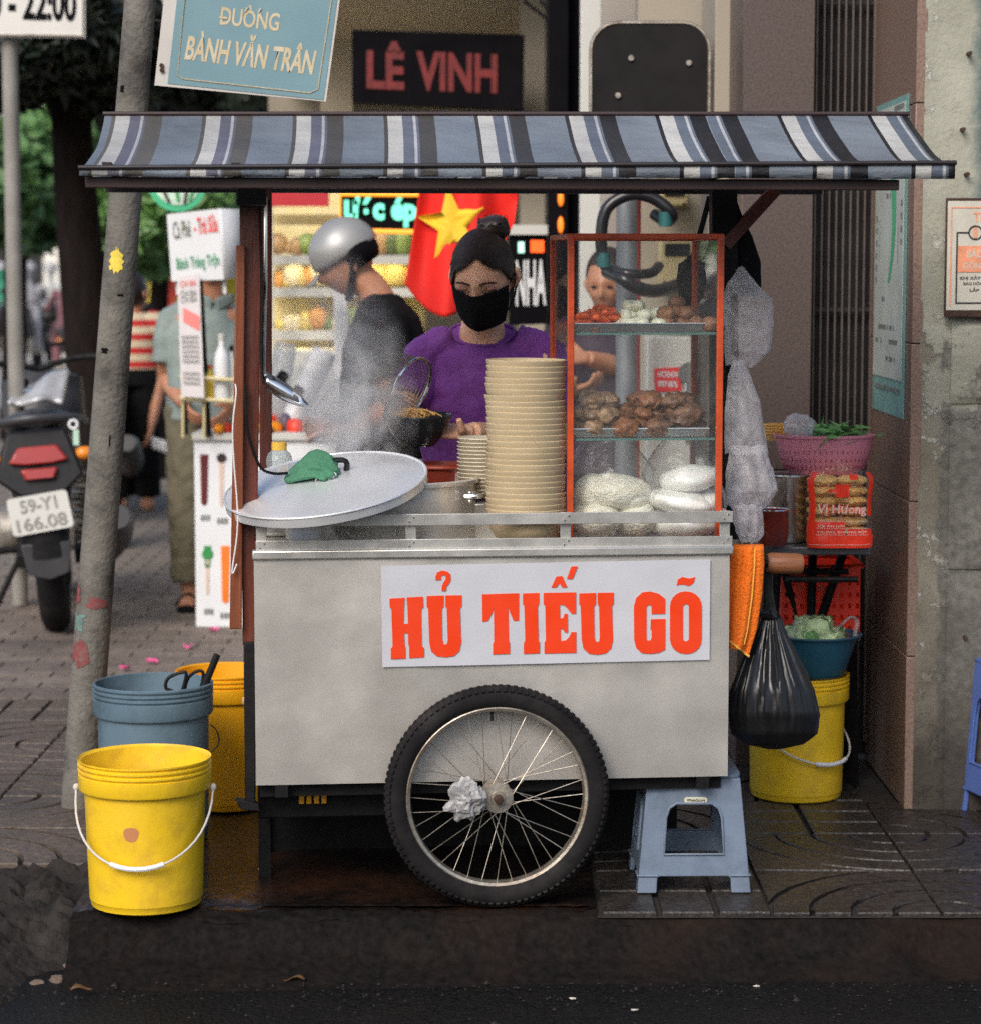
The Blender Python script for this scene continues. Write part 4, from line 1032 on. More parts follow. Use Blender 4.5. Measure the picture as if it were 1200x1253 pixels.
# ================================================================== trees
K['bark'] = mat('dark_bark', (.014, .010, .009), .9, spec=.1, var=.4, vs=8, bump=.7, bs=30, stretch=(3, 3, .6))
def leafmat(n, c): return mat(n, c, .55, var=.4, vs=1.2, pos=True)
K['leaf_d'] = leafmat('dark_leaf', (.012, .022, .012)); K['leaf_m'] = leafmat('mid_leaf', (.065, .14, .042)); K['leaf_l'] = leafmat('light_leaf', (.10, .20, .055))
def foliage(blobs, n, size, seed):
    rn = random.Random(seed); mb = MB(); tot = sum(b[3] * b[4] * b[5] for b in blobs)
    V = []; Fs = []
    for (x, y, z, rx, ry, rz) in blobs:
        for _ in range(int(n * rx * ry * rz / tot)):
            while True:
                d = Vector((rn.uniform(-1, 1), rn.uniform(-1, 1), rn.uniform(-1, 1)))
                if d.length < 1 and noise.noise(d * 2.4 + Vector((x, y, z))) > -.18 and rn.random() < .25 + d.length: break
            c = Vector((x + d.x * rx, y + d.y * ry, z + d.z * rz))
            a = Vector((rn.gauss(0, 1), rn.gauss(0, 1), rn.gauss(0, 1) - .5)).normalized(); b = a.orthogonal().normalized(); b.rotate(Matrix.Rotation(rn.random() * 6.28, 3, a))
            e = a.cross(b); L_ = size * rn.uniform(.6, 1.3)
            i = len(V); V += [c - b * L_, c + e * L_ * .38 + a * L_ * .12, c + b * L_, c - e * L_ * .38 + a * L_ * .12]; Fs.append((i, i + 1, i + 2, i + 3))
    mb.add(V, Fs); return mb
def tree(label, base, trunk, rad, limbs, blobs, n, size, m, seed, group='street trees'):
    t = thing('street_tree', label, 'tree', base, group=group); b = Vector(base)
    mb = MB(); P = catmull([Vector(p) - b for p in trunk], 4)
    mb.tube(P, [rad * (1 - .35 * i / len(P)) * (1 + .08 * noise.noise(Vector((i, seed, 0)))) for i in range(len(P))], 14); mb.build('trunk', K['bark'], t)
    for l in limbs:
        mb = MB(); P = catmull([Vector(p) - b for p in l], 4); mb.tube(P, [rad * .5 * (1 - .7 * i / len(P)) for i in range(len(P))], 8); mb.build('limb', K['bark'], t)
    bl = [(x - b.x, y - b.y, z - b.z, rx, ry, rz) for x, y, z, rx, ry, rz in blobs]
    foliage(bl, n, size, seed).build('crown', m, t, smooth=0)
    return t
def A(px, py, Y): return at(px, py, Y)
def blob(px, py, Y, rpx, rpy, dep): p = at(px, py, Y); k = mpp(Y); return (p.x, p.y, p.z, rpx * k, dep, rpy * k)
b_ = A(120, 640, 7.5); b_.z = 0
tree('dark tree trunk with black-green crown beside the leaning pole', b_, [b_, A(112, 470, 7.5), A(98, 300, 7.5), A(88, 160, 7.5), A(82, -60, 7.5)], .145,
     [[A(90, 200, 7.5), A(60, 90, 7.4), A(20, -20, 7.3)], [A(90, 160, 7.5), A(140, 60, 7.4), A(170, -40, 7.2)]],
     [blob(120, 30, 7.4, 75, 90, 1.1), blob(60, 75, 7.3, 60, 45, 1.0), blob(145, 110, 7.6, 45, 35, .8), blob(0, 100, 7.2, 50, 35, .7)], 7500, .075, K['leaf_d'], 1)
b_ = A(15, 520, 16); b_.z = 0
tree('green leafy tree far behind the thin sign pole', b_, [b_, A(20, 300, 16), A(25, 120, 16)], .12, [[A(20, 280, 16), A(60, 180, 16)]], [blob(25, 230, 16, 75, 75, 2.0), blob(60, 180, 16.5, 55, 45, 1.6)], 7000, .13, K['leaf_m'], 2)
b_ = A(190, 560, 12); b_.z = 0
tree('light green tree with hanging leaves behind the coffee sign', b_, [b_, A(195, 360, 12), A(210, 200, 12)], .08, [[A(200, 300, 12), A(150, 220, 12)]], [blob(150, 250, 12, 40, 60, 1.2), blob(250, 250, 12, 60, 40, 1.2), blob(185, 290, 11.5, 35, 45, 1), blob(330, 250, 13, 30, 30, .8)], 5200, .10, K['leaf_l'], 3)
b_ = A(240, 560, 19); b_.z = 0
tree('dense dark tree filling the gap behind the street name plate', b_, [b_, A(240, 300, 19), A(240, 80, 19)], .16, [], [blob(260, 80, 19, 150, 60, 2.5), blob(160, 120, 19, 60, 55, 2), blob(330, 120, 18, 60, 40, 1.5)], 6500, .15, K['leaf_d'], 4)
b_ = A(130, 420, 34); b_.z = 0
tree('pale green roadside tree in the far left distance', b_, [b_, A(130, 330, 34), A(130, 220, 34)], .2, [], [blob(130, 250, 34, 45, 40, 3)], 3000, .25, K['leaf_m'], 5)
# far buildings across the street
def far_house(px0, px1, py0, Y, dep, col, label, rows, cols):
    a, c = at(px0, 330, Y), at(px1, py0, Y)
    t = thing('far_house', label, 'building', ((a.x + c.x) / 2, Y, 0)); w = c.x - a.x; h = c.z
    MB().box((0, dep / 2, h / 2), (w, dep, h)).build('wall', mat('far_wall', col, .8, var=.12, vs=.3), t, smooth=0)
    MB().box((0, -.3, 2.9), (w, .6, .15)).build('awning', mat('far_awning', (.3, .12, .08), .7), t, smooth=0)
    for i in range(cols):
        x = -w / 2 + w * (i + .5) / cols
        MB().box((x, -.02, 1.3), (w / cols * .7, .06, 2.4)).build('shop_opening', K['gateback'], t, smooth=0)
        for j in range(rows):
            wd = MB().box((x, -.02, 4.4 + j * 3.0), (w / cols * .45, .08, 1.5)).build('window', K['dark'], t, smooth=0); MB().box((x, -.09, 4.4 + j * 3 - .8), (w / cols * .55, .15, .08)).build('sill', K['greywhite'], wd, smooth=0)
far_house(-420, 60, -300, 62, 10, (.55, .53, .48), 'pale grey house across the far street, behind the thin pole', 3, 4)
far_house(65, 420, -250, 66, 10, (.62, .58, .48), 'cream house across the far street, behind the tree trunk', 3, 3)
far_house(-900, -430, -200, 58, 10, (.36, .30, .26), 'brown house across the far street beyond the left edge', 3, 4)
far_house(430, 900, -250, 70, 10, (.40, .38, .35), 'grey house across the far street hidden behind the shop', 3, 4)

# ================================================================== motorbikes
K['bikeblack'] = mat('black_bike_plastic', (.009, .009, .010), .4, spec=.3, var=.2, vs=10, bump=.05, bs=40, dirt=(.03, .027, .024), dirt_amt=.3)
K['bikegrey'] = mat('grey_bike_plastic', (.045, .045, .05), .4, var=.15)
K['taillight'] = mat('red_tail_lens', (.26, .012, .008), .2, var=.15, coat=.5)
K['amber'] = mat('amber_lens', (.7, .22, .02), .2)
K['engine'] = mat('cast_engine', (.28, .26, .23), .45, .6, var=.3, vs=14, bump=.3, bs=40)
def ringwheel(mb, c, R, r, seg=40, s2=10):
    mb.tube([Vector(c) + Vector((0, cos(a) * R, sin(a) * R)) for a in [2 * pi * k / seg for k in range(seg)]], r, s2, closed=True)
def motorbike(label, loc, rz, lean, body='bikeblack', fair=None, group=None, plate=None):
    fair = fair or K['bikegrey']; B = K[body]
    t = thing('motorbike', label, 'motorbike', loc, rz, group)
    t.rotation_euler = (0, lean, rz)
    for yc, nm in ((-.62, 'wheel'), (.66, 'wheel')):
        mb = MB(); ringwheel(mb, (0, yc, .29), .245, .052 if yc < 0 else .042); w = mb.build(nm, K['rubber'], t)
        mb = MB(); ringwheel(mb, (0, yc, .29), .195, .016)
        for k in range(5):
            a = 2 * pi * k / 5; mb.bar((0, yc, .29), (0, yc + cos(a) * .195, .29 + sin(a) * .195), .03, .02, up=(1, 0, 0))
        mb.tube([(-.05, yc, .29), (.05, yc, .29)], .04, 12); mb.build('rim', K['bikeblack'], w)
    # tail: rises to the back
    mb = MB(); mb.tube(catmull([(0, .15, .62), (0, -.2, .72), (0, -.55, .72), (0, -.80, .75), (0, -.93, .78)], 4), [(.11 + .03 * sin(i / 16 * pi), .10 - .035 * i / 16) for i in range(17)], 16); mb.build('tail_cowl', B, t)
    mb = MB(); mb.tube(catmull([(-.165, -.70, .84), (-.14, -.90, .87), (0, -.99, .885), (.14, -.90, .87), (.165, -.70, .84)], 5), .017, 8); mb.build('grab_rail', fair, t)
    mb = MB(); mb.tube(catmull([(0, .25, .80), (0, -.05, .80), (0, -.45, .84), (0, -.85, .87)], 4), [(.12, .055), (.125, .06), (.13, .06), (.135, .06), (.14, .06), (.14, .06), (.14, .055), (.135, .055), (.13, .055), (.125, .05), (.12, .05), (.10, .04), (.07, .03)], 14); mb.build('seat', K['bikeblack'], t)
    # tail lamp: wide upper lens with a smaller one below
    mb = MB(); mb.prism([[(-.100, .842), (-.066, .900), (.066, .900), (.100, .842), (.045, .832), (-.045, .832)]], lambda x, z: (x, -.985 + (z - .87) * .25, z - .125), (0, .06, 0)); mb.build('tail_lamp', K['taillight'], t, bevel=.006)
    mb = MB(); mb.prism([[(-.062, .815), (.062, .815), (.05, .775), (-.05, .775)]], lambda x, z: (x, -.985 + (z - .87) * .25, z - .125), (0, .06, 0)); mb.build('tail_lamp', K['taillight'], t, bevel=.006)
    mb = MB(); mb.prism([[(-.15, .78), (-.10, .96), (.10, .96), (.15, .78), (.08, .715), (-.08, .715)]], lambda x, z: (x, -.955 + (z - .87) * .25, z - .125), (0, .08, 0)); mb.build('lamp_housing', B, t, bevel=.01)
    for s in (-1, 1):
        mb = MB(); mb.lump((s * .155, -.93, .73), (.035, .03, .028), 3, .05); mb.build('indicator', K['amber'], t)
    # mudguard and plate
    mb = MB(); mb.tube(catmull([(0, -.80, .72), (0, -.93, .64), (0, -.985, .50), (0, -1.0, .34)], 4), [(.125 - .0045 * i, .03) for i in range(13)], 12, up=(0, 1, 0)); mb.build('mudguard', B, t)
    pc = Vector((-.01, -1.035, .52)); R = Matrix.Rotation(-.10, 3, 'Y') @ Matrix.Rotation(-.18, 3, 'X')
    mb = MB(); mb.prism([rrect(.205, .148, .015)], lambda x, z: pc + R @ Vector((x, 0, z)), R @ Vector((0, .004, 0))); pl_ = mb.build('number_plate', K['greywhite'], t)
    if plate:
        for k, tx in enumerate(plate):
            z0 = .008 if k == 0 else -.062
            w_ = (.062, .085)[k]
            lettering(tx, pc + R @ Vector((-w_, -.003, z0)), pc + R @ Vector((w_, -.003, z0)), pc + R @ Vector((-w_, -.003, z0 + .052)), mat('plate_ink', (.20, .19, .18), .6, var=.3, vs=60), t, .02, off=0)
    mb = MB(); mb.prism([[(-.085, .40), (.085, .40), (.07, .28), (0, .255), (-.07, .28)]], lambda x, z: (x, -1.02, z), (0, .02, 0)); mb.build('mud_flap', K['bikegrey'], t, bevel=.004)
    # engine, exhaust, stand
    mb = MB(); mb.box((0, .08, .40), (.24, .42, .26)); mb.tube([(-.13, .05, .36), (-.20, .05, .36)], .10, 14); mb.tube([(.13, .05, .36), (.19, .05, .36)], .10, 14); mb.build('engine', K['engine'], t, bevel=.02)
    mb = MB(); mb.tube(catmull([(.13, .10, .26), (.17, -.15, .26), (.22, -.45, .34), (.24, -.85, .46)], 4), [.022] * 5 + [.07] * 7 + [.05], 12); mb.build('exhaust', K['bikegrey'], t)
    mb = MB(); mb.bar((-.10, -.62, .29), (-.10, .05, .36), .03, .05); mb.bar((.10, -.62, .29), (.10, .05, .36), .03, .05); mb.build('swing_arm', K['iron'], t)
    mb = MB(); P = [Vector((.125, -.56 - .04 * cos(k * 1.9), .33 + .30 * k / 40)) + Vector((cos(k * 1.9) * .028, sin(k * 1.9) * .028, 0)) for k in range(41)]; mb.tube(P, .007, 5); mb.build('shock_spring', K['rim'], t)
    mb = MB(); mb.tube([(-.12, .05, .26), (-.25, -.06, .01)], .012, 8); mb.build('side_stand', K['iron'], t)
    for s in (-1, 1): mb = MB(); mb.tube([(s * .12, -.2, .30), (s * .27, -.22, .30)], .016, 8); mb.build('foot_peg', K['iron'], t)
    # front: cowl, fork, bars, mirrors, lamp
    mb = MB(); mb.tube(catmull([(0, .12, .62), (0, .35, .62), (0, .52, .80), (0, .60, 1.0)], 4), [(.10, .09)] * 4 + [(.13, .09)] * 4 + [(.16, .08)] * 4 + [(.10, .05)], 14); mb.build('front_cowl', fair, t)
    for s in (-1, 1):
        mb = MB(); mb.tube([(s * .07, .66, .29), (s * .07, .50, .98)], .02, 8); mb.build('fork', K['iron'], t)
        mb = MB(); mb.tube(catmull([(0, .46, 1.02), (s * .15, .42, 1.06), (s * .34, .34, 1.05)], 4), .014, 8); mb.build('handlebar', K['iron'], t)
        mb = MB(); mb.tube([(s * .22, .42, 1.05), (s * .30, .46, 1.20)], .006, 6); mb.lump((s * .31, .46, 1.23), (.055, .015, .04), 2, .05); mb.build('mirror', K['bikeblack'], t)
    mb = MB(); mb.lump((0, .62, .93), (.09, .06, .07), 1, .03); mb.build('headlamp', K['white'], t)
    mb = MB(); mb.tube(catmull([(0, .40, .50), (0, .62, .61), (0, .86, .52)], 4), [(.06, .012)] * 9, 10); mb.build('front_mudguard', B, t)
    return t
bl = gnd(78, 762); bl.z = 0
bike1 = motorbike('black motorbike with red tail lamps and plate parked left of the pole', (bl.x - .085, bl.y + .40, 0), radians(9), radians(-4.5), plate=('59-Y1', '166.08')); bike1.scale = (1.18, 1.0, 1.03)
silv = mat('silver_grey_cover', (.42, .42, .43), .35, .3, var=.15, vs=10, bump=.3, bs=14)
p = at(45, 480, 5.1)
def cov(u, v):
    return at(10 + 66 * u + 8 * v, 492 - 42 * v * (.25 + .75 * u) + 3 * sin(u * 7), 5.0 + .35 * v + .03 * sin(u * 9))
o = MB().sheet(14, 8, cov).build('seat_cover', silv, smooth=30, solid=.02); lift(o, at(45, 490, 5.0)); tag(o, 'silver grey folded cover lying over the black motorbike', 'cover')
b2 = at(99, 500, 8.6); b2.z = 0
bike2 = motorbike('dark brown motorbike half hidden behind the leaning pole', (b2.x, b2.y + 1.0, 0), radians(3), radians(-5), fair=mat('brown_fairing', (.06, .03, .03), .3))
# keys on a green tag
p = at(90, 535, 3.72); t = thing('key_ring', 'white ring with green tag on the black motorbike', 'key ring', p)
MB().tube([(cos(a) * .016, 0, sin(a) * .016 + .05) for a in [2 * pi * k / 16 for k in range(16)]], .006, 6, closed=True).build('ring', K['white'], t)
MB().box((.01, 0, .0), (.022, .006, .06)).build('tag', mat('pale_green_tag', (.35, .5, .4), .5), t)

# ================================================================== people
def fingers(mb, W, d, n, thumb_side, curls, scale=1.0, thumb=None):
    d = Vector(d).normalized(); n = Vector(n); n = (n - d * n.dot(d)).normalized(); s = d.cross(n) * thumb_side; W = Vector(W)
    mb.tube([W, W + d * .03 * scale, W + d * .06 * scale, W + d * .088 * scale], [(.026 * scale, .019 * scale), (.034 * scale, .018 * scale), (.039 * scale, .016 * scale), (.037 * scale, .012 * scale)], 12, up=n) if False else None
    R = Matrix((s, n, d)).transposed()
    vs = []; fs = []; rings = [(0, .025, .019, 0), (.03, .034, .018, .002), (.06, .040, .0155, 0), (.09, .038, .011, 0)]
    for (l, rx, ry, sh) in rings:
        for k in range(12):
            a = 2 * pi * k / 12; vs.append(W + R @ (Vector((cos(a) * rx + sh, sin(a) * ry, l)) * scale))
    for i in range(3):
        for k in range(12): fs.append((i * 12 + k, i * 12 + (k + 1) % 12, (i + 1) * 12 + (k + 1) % 12, (i + 1) * 12 + k))
    fs.append(tuple(range(12))[::-1]); fs.append(tuple(36 + k for k in range(12))); mb.add(vs, fs)
    for i, (L_, c) in enumerate(zip((.070, .078, .073, .058), curls)):
        b = W + (d * .080 + s * (.029 - .0195 * i)) * scale; P = [b]; a = c * .35
        for sg in (.42, .32, .26):
            P.append(P[-1] + (d * cos(a) + n * sin(a)) * L_ * sg * scale); a += c * .75
        mb.tube(P, [.0098 * scale, .0092 * scale, .0085 * scale, .0068 * scale], 8)
    th = thumb if thumb else (.6, .75, .35)
    b = W + (d * .022 + s * .026) * scale; v1 = (s * th[0] + d * th[1] + n * th[2]).normalized(); v2 = (s * th[0] * .4 + d * th[1] + n * (th[2] + .4)).normalized()
    mb.tube([b, b + v1 * .040 * scale, b + v1 * .040 * scale + v2 * .034 * scale], [.0135 * scale, .0115 * scale, .008 * scale], 8)
def head(mb, c, R, s=1.0, nose=1.0, jaw=1.0):
    """closed head surface; face towards local -Y"""
    c = Vector(c); nu, nv = 40, 30; vs = []; fs = []
    def g(x, m, w): return math.exp(-((x - m) / w) ** 2)
    for j in range(nv + 1):
        ph = pi * j / nv
        for i in range(nu):
            th = 2 * pi * i / nu
            d = Vector((sin(ph) * sin(th), -sin(ph) * cos(th), cos(ph)))
            x, y, z = d.x * .074, d.y * .094, d.z * .112
            if z < 0:
                k = 1 - .26 * (-d.z) ** 1.3 * jaw; x *= k
                if d.y > 0: y *= 1 - .35 * (-d.z)
            if d.y < 0: y *= (1 - .06 * abs(d.z))
            f = max(0, -d.y)
            y -= nose * f * .026 * g(d.x, 0, .13) * g(d.z, -.22, .15)
            y -= nose * f * .012 * g(d.x, 0, .12) * g(d.z, -.02, .22)
            y -= f * .006 * g(abs(d.x), 0, .5) * g(d.z, .22, .12)
            y += f * .011 * g(abs(d.x), .36, .2) * g(d.z, .03, .13)
            y -= f * .008 * g(d.x, 0, .28) * g(d.z, -.53, .09)
            y -= f * .010 * g(d.x, 0, .3) * g(d.z, -.82, .16)
            y -= f * .004 * g(abs(d.x), .5, .22) * g(d.z, -.25, .2)
            vs.append(c + R @ (Vector((x, y, z)) * s))
    for j in range(nv):
        for i in range(nu):
            fs.append((j * nu + i, j * nu + (i + 1) % nu, (j + 1) * nu + (i + 1) % nu, (j + 1) * nu + i))
    mb.add(vs, fs)
    for sx in (-1, 1):
        e = Vector((sx * .076, .012, -.008)); mb.tube([c + R @ ((e + Vector((0, .0, -.028))) * s), c + R @ ((e + Vector((sx * .008, .008, 0))) * s), c + R @ ((e + Vector((sx * .004, .006, .026))) * s)], [.006 * s, .012 * s, .009 * s], 8)
def limb(mb, pts, rad, seg=14):
    P = catmull(pts, 4); n = len(P); m = len(rad) - 1; rs = []
    for i in range(n):
        t_ = i / (n - 1) * m; k = min(int(t_), m - 1); f_ = t_ - k; a, b = rad[k], rad[k + 1]
        if isinstance(a, tuple): rs.append((a[0] + (b[0] - a[0]) * f_, a[1] + (b[1] - a[1]) * f_))
        else: rs.append(a + (b - a) * f_)
    mb.tube(P, rs, seg)
def stack(mb, rings, seg=20):
    vs = []; fs = []
    for (x, y, z, rx, ry) in rings:
        for k in range(seg):
            a = 2 * pi * k / seg; vs.append((x + cos(a) * rx, y + sin(a) * ry, z))
    n = len(rings)
    for i in range(n - 1):
        for k in range(seg): fs.append((i * seg + k, i * seg + (k + 1) % seg, (i + 1) * seg + (k + 1) % seg, (i + 1) * seg + k))
    fs.append(tuple(range(seg))[::-1]); fs.append(tuple((n - 1) * seg + k for k in range(seg))); mb.add(vs, fs)
def stack_s(mb, rings, seg=32):
    vs = []; fs = []; n = len(rings)
    for (x, y, z, rx, ry, k) in rings:
        for i in range(seg):
            a = 2 * pi * i / seg; dy = sin(a) * ry; vs.append((x + cos(a) * rx, y + dy, z + k * dy))
    for i in range(n - 1):
        for k in range(seg): fs.append((i * seg + k, i * seg + (k + 1) % seg, (i + 1) * seg + (k + 1) % seg, (i + 1) * seg + k))
    fs.append(tuple(range(seg))[::-1]); fs.append(tuple((n - 1) * seg + k for k in range(seg))); mb.add(vs, fs)
def hsph(mb, c, R, rx, ry, rz, cut=None, seg=28, rows=16, bump=0):
    c = Vector(c); vs = []; fs = []
    for j in range(rows + 1):
        ph = pi * j / rows
        for i in range(seg):
            th = 2 * pi * i / seg; d = Vector((sin(ph) * cos(th), sin(ph) * sin(th), cos(ph)))
            if cut: d = cut(d)
            k = 1 + bump * noise.noise(Vector((d.x * 18, d.y * 3, d.z * 3)))
            vs.append(c + R @ Vector((d.x * rx * k, d.y * ry * k, d.z * rz * k)))
    for j in range(rows):
        for i in range(seg): fs.append((j * seg + i, j * seg + (i + 1) % seg, (j + 1) * seg + (i + 1) % seg, (j + 1) * seg + i))
    mb.add(vs, fs)
I3 = Matrix.Identity(3)
def RX(a): return Matrix.Rotation(a, 3, 'X')
def RZ(a): return Matrix.Rotation(a, 3, 'Z')
def RY(a): return Matrix.Rotation(a, 3, 'Y')

# --- woman in purple behind the cart
wp = at(590, 600, .98); WX, WY = wp.x, .98
w = thing('person', 'woman in purple shirt and black face mask filling a bowl behind the cart', 'person', (WX, WY, 0))
hc = at(591, 339, .86); HC = Vector((hc.x - WX, -.10, hc.z))
HR = RZ(-.22) @ RX(.45)         # bowed, turned a little to her right
sh = at(590, 402, .98).z
body = MB()
head(body, HC, HR, 1.06)
limb(body, [(0, .03, sh - .10), (0, .018, sh - .03), (HC.x * .4, -.005, sh + .04), (HC.x * .8, -.06, HC.z - .04)], [.080, .066, .053, .05])
stack(body, [(0, .03, .86, .15, .11), (0, .03, 1.0, .135, .10), (0, .02, 1.18, .15, .105), (0, .02, sh - .11, .145, .085), (0, .022, sh - .065, .095, .062), (0, .026, sh - .03, .076, .058)])
for s in (-1, 1): limb(body, [(s * .085, .03, .90), (s * .09, .02, .48), (s * .09, .04, .07)], [.09, .06, .04]); body.tube([(s * .09, .06, .035), (s * .09, -.05, .03), (s * .09, -.13, .025)], [.04, .042, .03], 10)
# her right arm (picture left): down and forward to the strainer handle
S = at(518, 438, .98) - Vector((WX, WY, 0)); El = at(492, 512, .88) - Vector((WX, WY, 0)); Wr = at(487, 520, .66) - Vector((WX, WY, 0))
S2 = at(668, 438, .98) - Vector((WX, WY, 0)); El2 = at(672, 535, .86) - Vector((WX, WY, 0)); Wr2 = at(578, 528, .52) - Vector((WX, WY, 0))
limb(body, [S, (S + El) / 2 + Vector((-.01, .01, 0)), El, (El + Wr) / 2, Wr], [.052, .047, .04, .034, .024])
limb(body, [S2, (S2 + El2) / 2, El2, (El2 + Wr2) / 2 + Vector((0, 0, -.005)), Wr2], [.052, .047, .04, .036, .025])
d1 = (at(476, 500, .58) - Vector((WX, WY, 0)) - Wr).normalized()
fingers(body, Wr, d1, (.75, -.3, .1), -1, (1.25, 1.3, 1.3, 1.3), 1.0, (.5, .8, .4))
d2 = Vector((-.97, -.16, .02))
fingers(body, Wr2, d2, (-.1, -.35, .9), -1, (.5, .5, .55, .6), 1.0, (.75, .45, .9))
body.build('body', K['skin'], w, remesh=.0042, smo=3)
shirt = MB()
stack_s(shirt, [(0, .03, .80, .175, .135, 0), (0, .03, .95, .165, .125, 0), (0, .02, 1.12, .170, .125, 0), (0, .02, sh - .14, .178, .112, .05), (0, .022, sh - .075, .165, .102, .15), (0, .026, sh - .035, .122, .090, .25), (0, .026, sh - .012, .090, .074, .45)])
mb = MB(); mb.tube([(cos(a) * .089, .026 + sin(a) * .074, sh - .007 + (.52 if sin(a) < 0 else .3) * sin(a) * .074) for a in [2 * pi * k / 48 for k in range(48)]], .0045, 8, closed=True); mb.build('neckband', K['purple'], w)
for a_, b_ in ((S, El), (S2, El2)):
    a_ = Vector(a_); b_ = Vector(b_); e = a_.lerp(b_, .66)
    limb(shirt, [Vector((a_.x * .5, a_.y + .015, a_.z + .046)), a_ + Vector((0, 0, .0)), a_.lerp(b_, .4), e], [.052, .056, .058, .060])
shirt.build('shirt', K['purple'], w, remesh=.006, smo=6, disp=(.022, .05))
hair = MB()
def hcut(d):      # hairline: pull the front lower part back
    ax_ = abs(d.x - .05); zl = .70 - .52 * ax_ if ax_ < .76 else .305 - 2.4 * (ax_ - .76)
    if d.y < .30 and d.z < zl: return d * .82
    return d * (1 + .03 * max(0, abs(d.x) - .1)) if d.y < .3 else d
hsph(hair, HC + HR @ Vector((0, .004, .010)), HR, .0845, .1065, .1215, hcut, 96, 64, .010)
bun = HC + HR @ Vector((.028, .056, .116)); hair.lump(bun, (.044, .042, .036), 3, .12, 3, 3)
rh_ = random.Random(2); CC = HC + HR @ Vector((0, .004, .010)); ed = Vector((.26, .36, .90)).normalized()
for k in range(900):
    x_ = rh_.uniform(-.97, .97); ax_ = abs(x_ - .05); zl = .70 - .52 * ax_ if ax_ < .76 else .305 - 2.4 * (ax_ - .76)
    zl += rh_.uniform(-.04, .02)
    if rh_.random() < .3: zl += rh_.random() * .35
    zl = max(-.2, min(.95, zl)); q2 = max(0.0, 1 - x_ * x_ - zl * zl); d0 = Vector((x_, -sqrt(q2), zl)).normalized()
    if rh_.random() < .25: d0 = Vector((rh_.choice((-1, 1)) * .97, rh_.uniform(-.15, .5), rh_.uniform(-.5, .1))).normalized()
    P = []; rk_ = rh_.random()
    for j in range(9):
        d_ = d0.slerp(ed, j / 8 * .97); lift_ = 1.0 + .012 * sin(pi * j / 8) * rk_
        P.append(CC + HR @ Vector((d_.x * .0855 * lift_, d_.y * .1075 * lift_, d_.z * .1225 * lift_)))
    hair.tube(P, [.0004] + [.0010] * 7 + [.0008], 4, caps=False)
for k in range(60):
    a0_ = rh_.random() * 6.28; P = [bun + HR @ Vector((cos(a0_ + t_) * (.042 - .004 * t_), sin(a0_ + t_) * (.040 - .004 * t_), -.03 + .062 * rh_.random() * .3 + .05 * (k / 60))) for t_ in [q_ * .35 for q_ in range(7)]]
    hair.tube(P, .0011, 4, caps=False)
ho = hair.build('hair', K['hair'], w, smooth=60)
mask = MB()
def mk(u, v):      # cloth over nose, mouth and chin
    th = (u - .5) * 2.3; z = -.004 - .104 * v
    k = 1 + .10 * sin(pi * v) ; rx = .079 - .020 * v ** 2; ry = .103 * k - .004
    p = Vector((sin(th) * rx, -cos(th) * ry - .016 * math.exp(-(th / .35) ** 2) * (1 - .25 * v), z - .02 * (1 - v) * 0 + .006 * cos(th)))
    if v > .8: p.y += .05 * (v - .8); p.z -= .0
    return HC + HR @ (p * 1.06)
mask.sheet(28, 16, mk)
mo = mask.build('face_mask', K['black'], w, smooth=70, solid=.003)
for s in (-1, 1):
    mb = MB(); mb.tube([HC + HR @ (Vector(p) * 1.06) for p in ((s * .074, -.04, .0), (s * .083, -.005, .012), (s * .084, .02, -.005), (s * .078, .0, -.05), (s * .066, -.045, -.07))], .002, 6); mb.build('ear_loop', K['black'], mo)
lash = mat('dark_lash', (.02, .012, .012), .7); lid = mat('eyelid', (.37, .18, .13), .5, sss=.1)
for s in (-1, 1):
    mb = MB(); mb.lump(HC + HR @ (Vector((s * .031, -.077, .008)) * 1.06), (.0175, .010, .009), 1, .0, 1, 2, HR); mb.build('eyelid', lid, w)
    mb = MB(); mb.tube(catmull([HC + HR @ (Vector(p) * 1.06) for p in ((s * .013, -.0855, .005), (s * .024, -.0905, .0), (s * .036, -.087, .0), (s * .048, -.078, .004))], 3), .0016, 6); mb.build('lashes', lash, w)
    mb = MB(); mb.tube(catmull([HC + HR @ (Vector(p) * 1.06) for p in ((s * .012, -.0955, .023), (s * .030, -.0935, .029), (s * .053, -.078, .022))], 3), [.0022, .0026, .003, .003, .003, .0025, .0012], 6); mb.build('eyebrow', lash, w)
# --- man with helmet
mp_ = at(470, 800, 3.1); MX, MY = mp_.x, 3.1
m = thing('person', 'man in silver helmet and black T-shirt standing in profile behind the steam', 'person', (MX, MY, 0))
hc = at(425, 322, 3.1); HC = Vector((hc.x - MX, 0, hc.z)); HR = RZ(-pi / 2 + .12) @ RX(.38)
sh = at(470, 372, 3.1).z; Kk = mpp(3.1)
body = MB(); head(body, HC, HR, 1.05)
nb0 = Vector((at(468, 372, 3.1).x - MX, .0, sh - .02))
limb(body, [nb0, HC.lerp(nb0, .55) + Vector((.012, 0, .01)), HC + Vector((.015, 0, -.04))], [.066, .058, .058])
stack(body, [(0, 0, .85, .15, .12), (0, 0, 1.1, .14, .13), (.01, 0, sh - .1, .12, .17), (.01, 0, sh, .07, .08)])
for s in (-1, 1): limb(body, [(.0, s * .09, .90), (-.02, s * .09, .48), (.02, s * .09, .08)], [.095, .065, .045]); body.tube([(.05, s * .09, .04), (-.1, s * .09, .03)], [.045, .035], 10)
S = Vector((.03, -.19, sh - .08)); El = Vector((.02, -.22, sh - .36)); Wr = at(428, 526, 2.95) - Vector((MX, MY, 0))
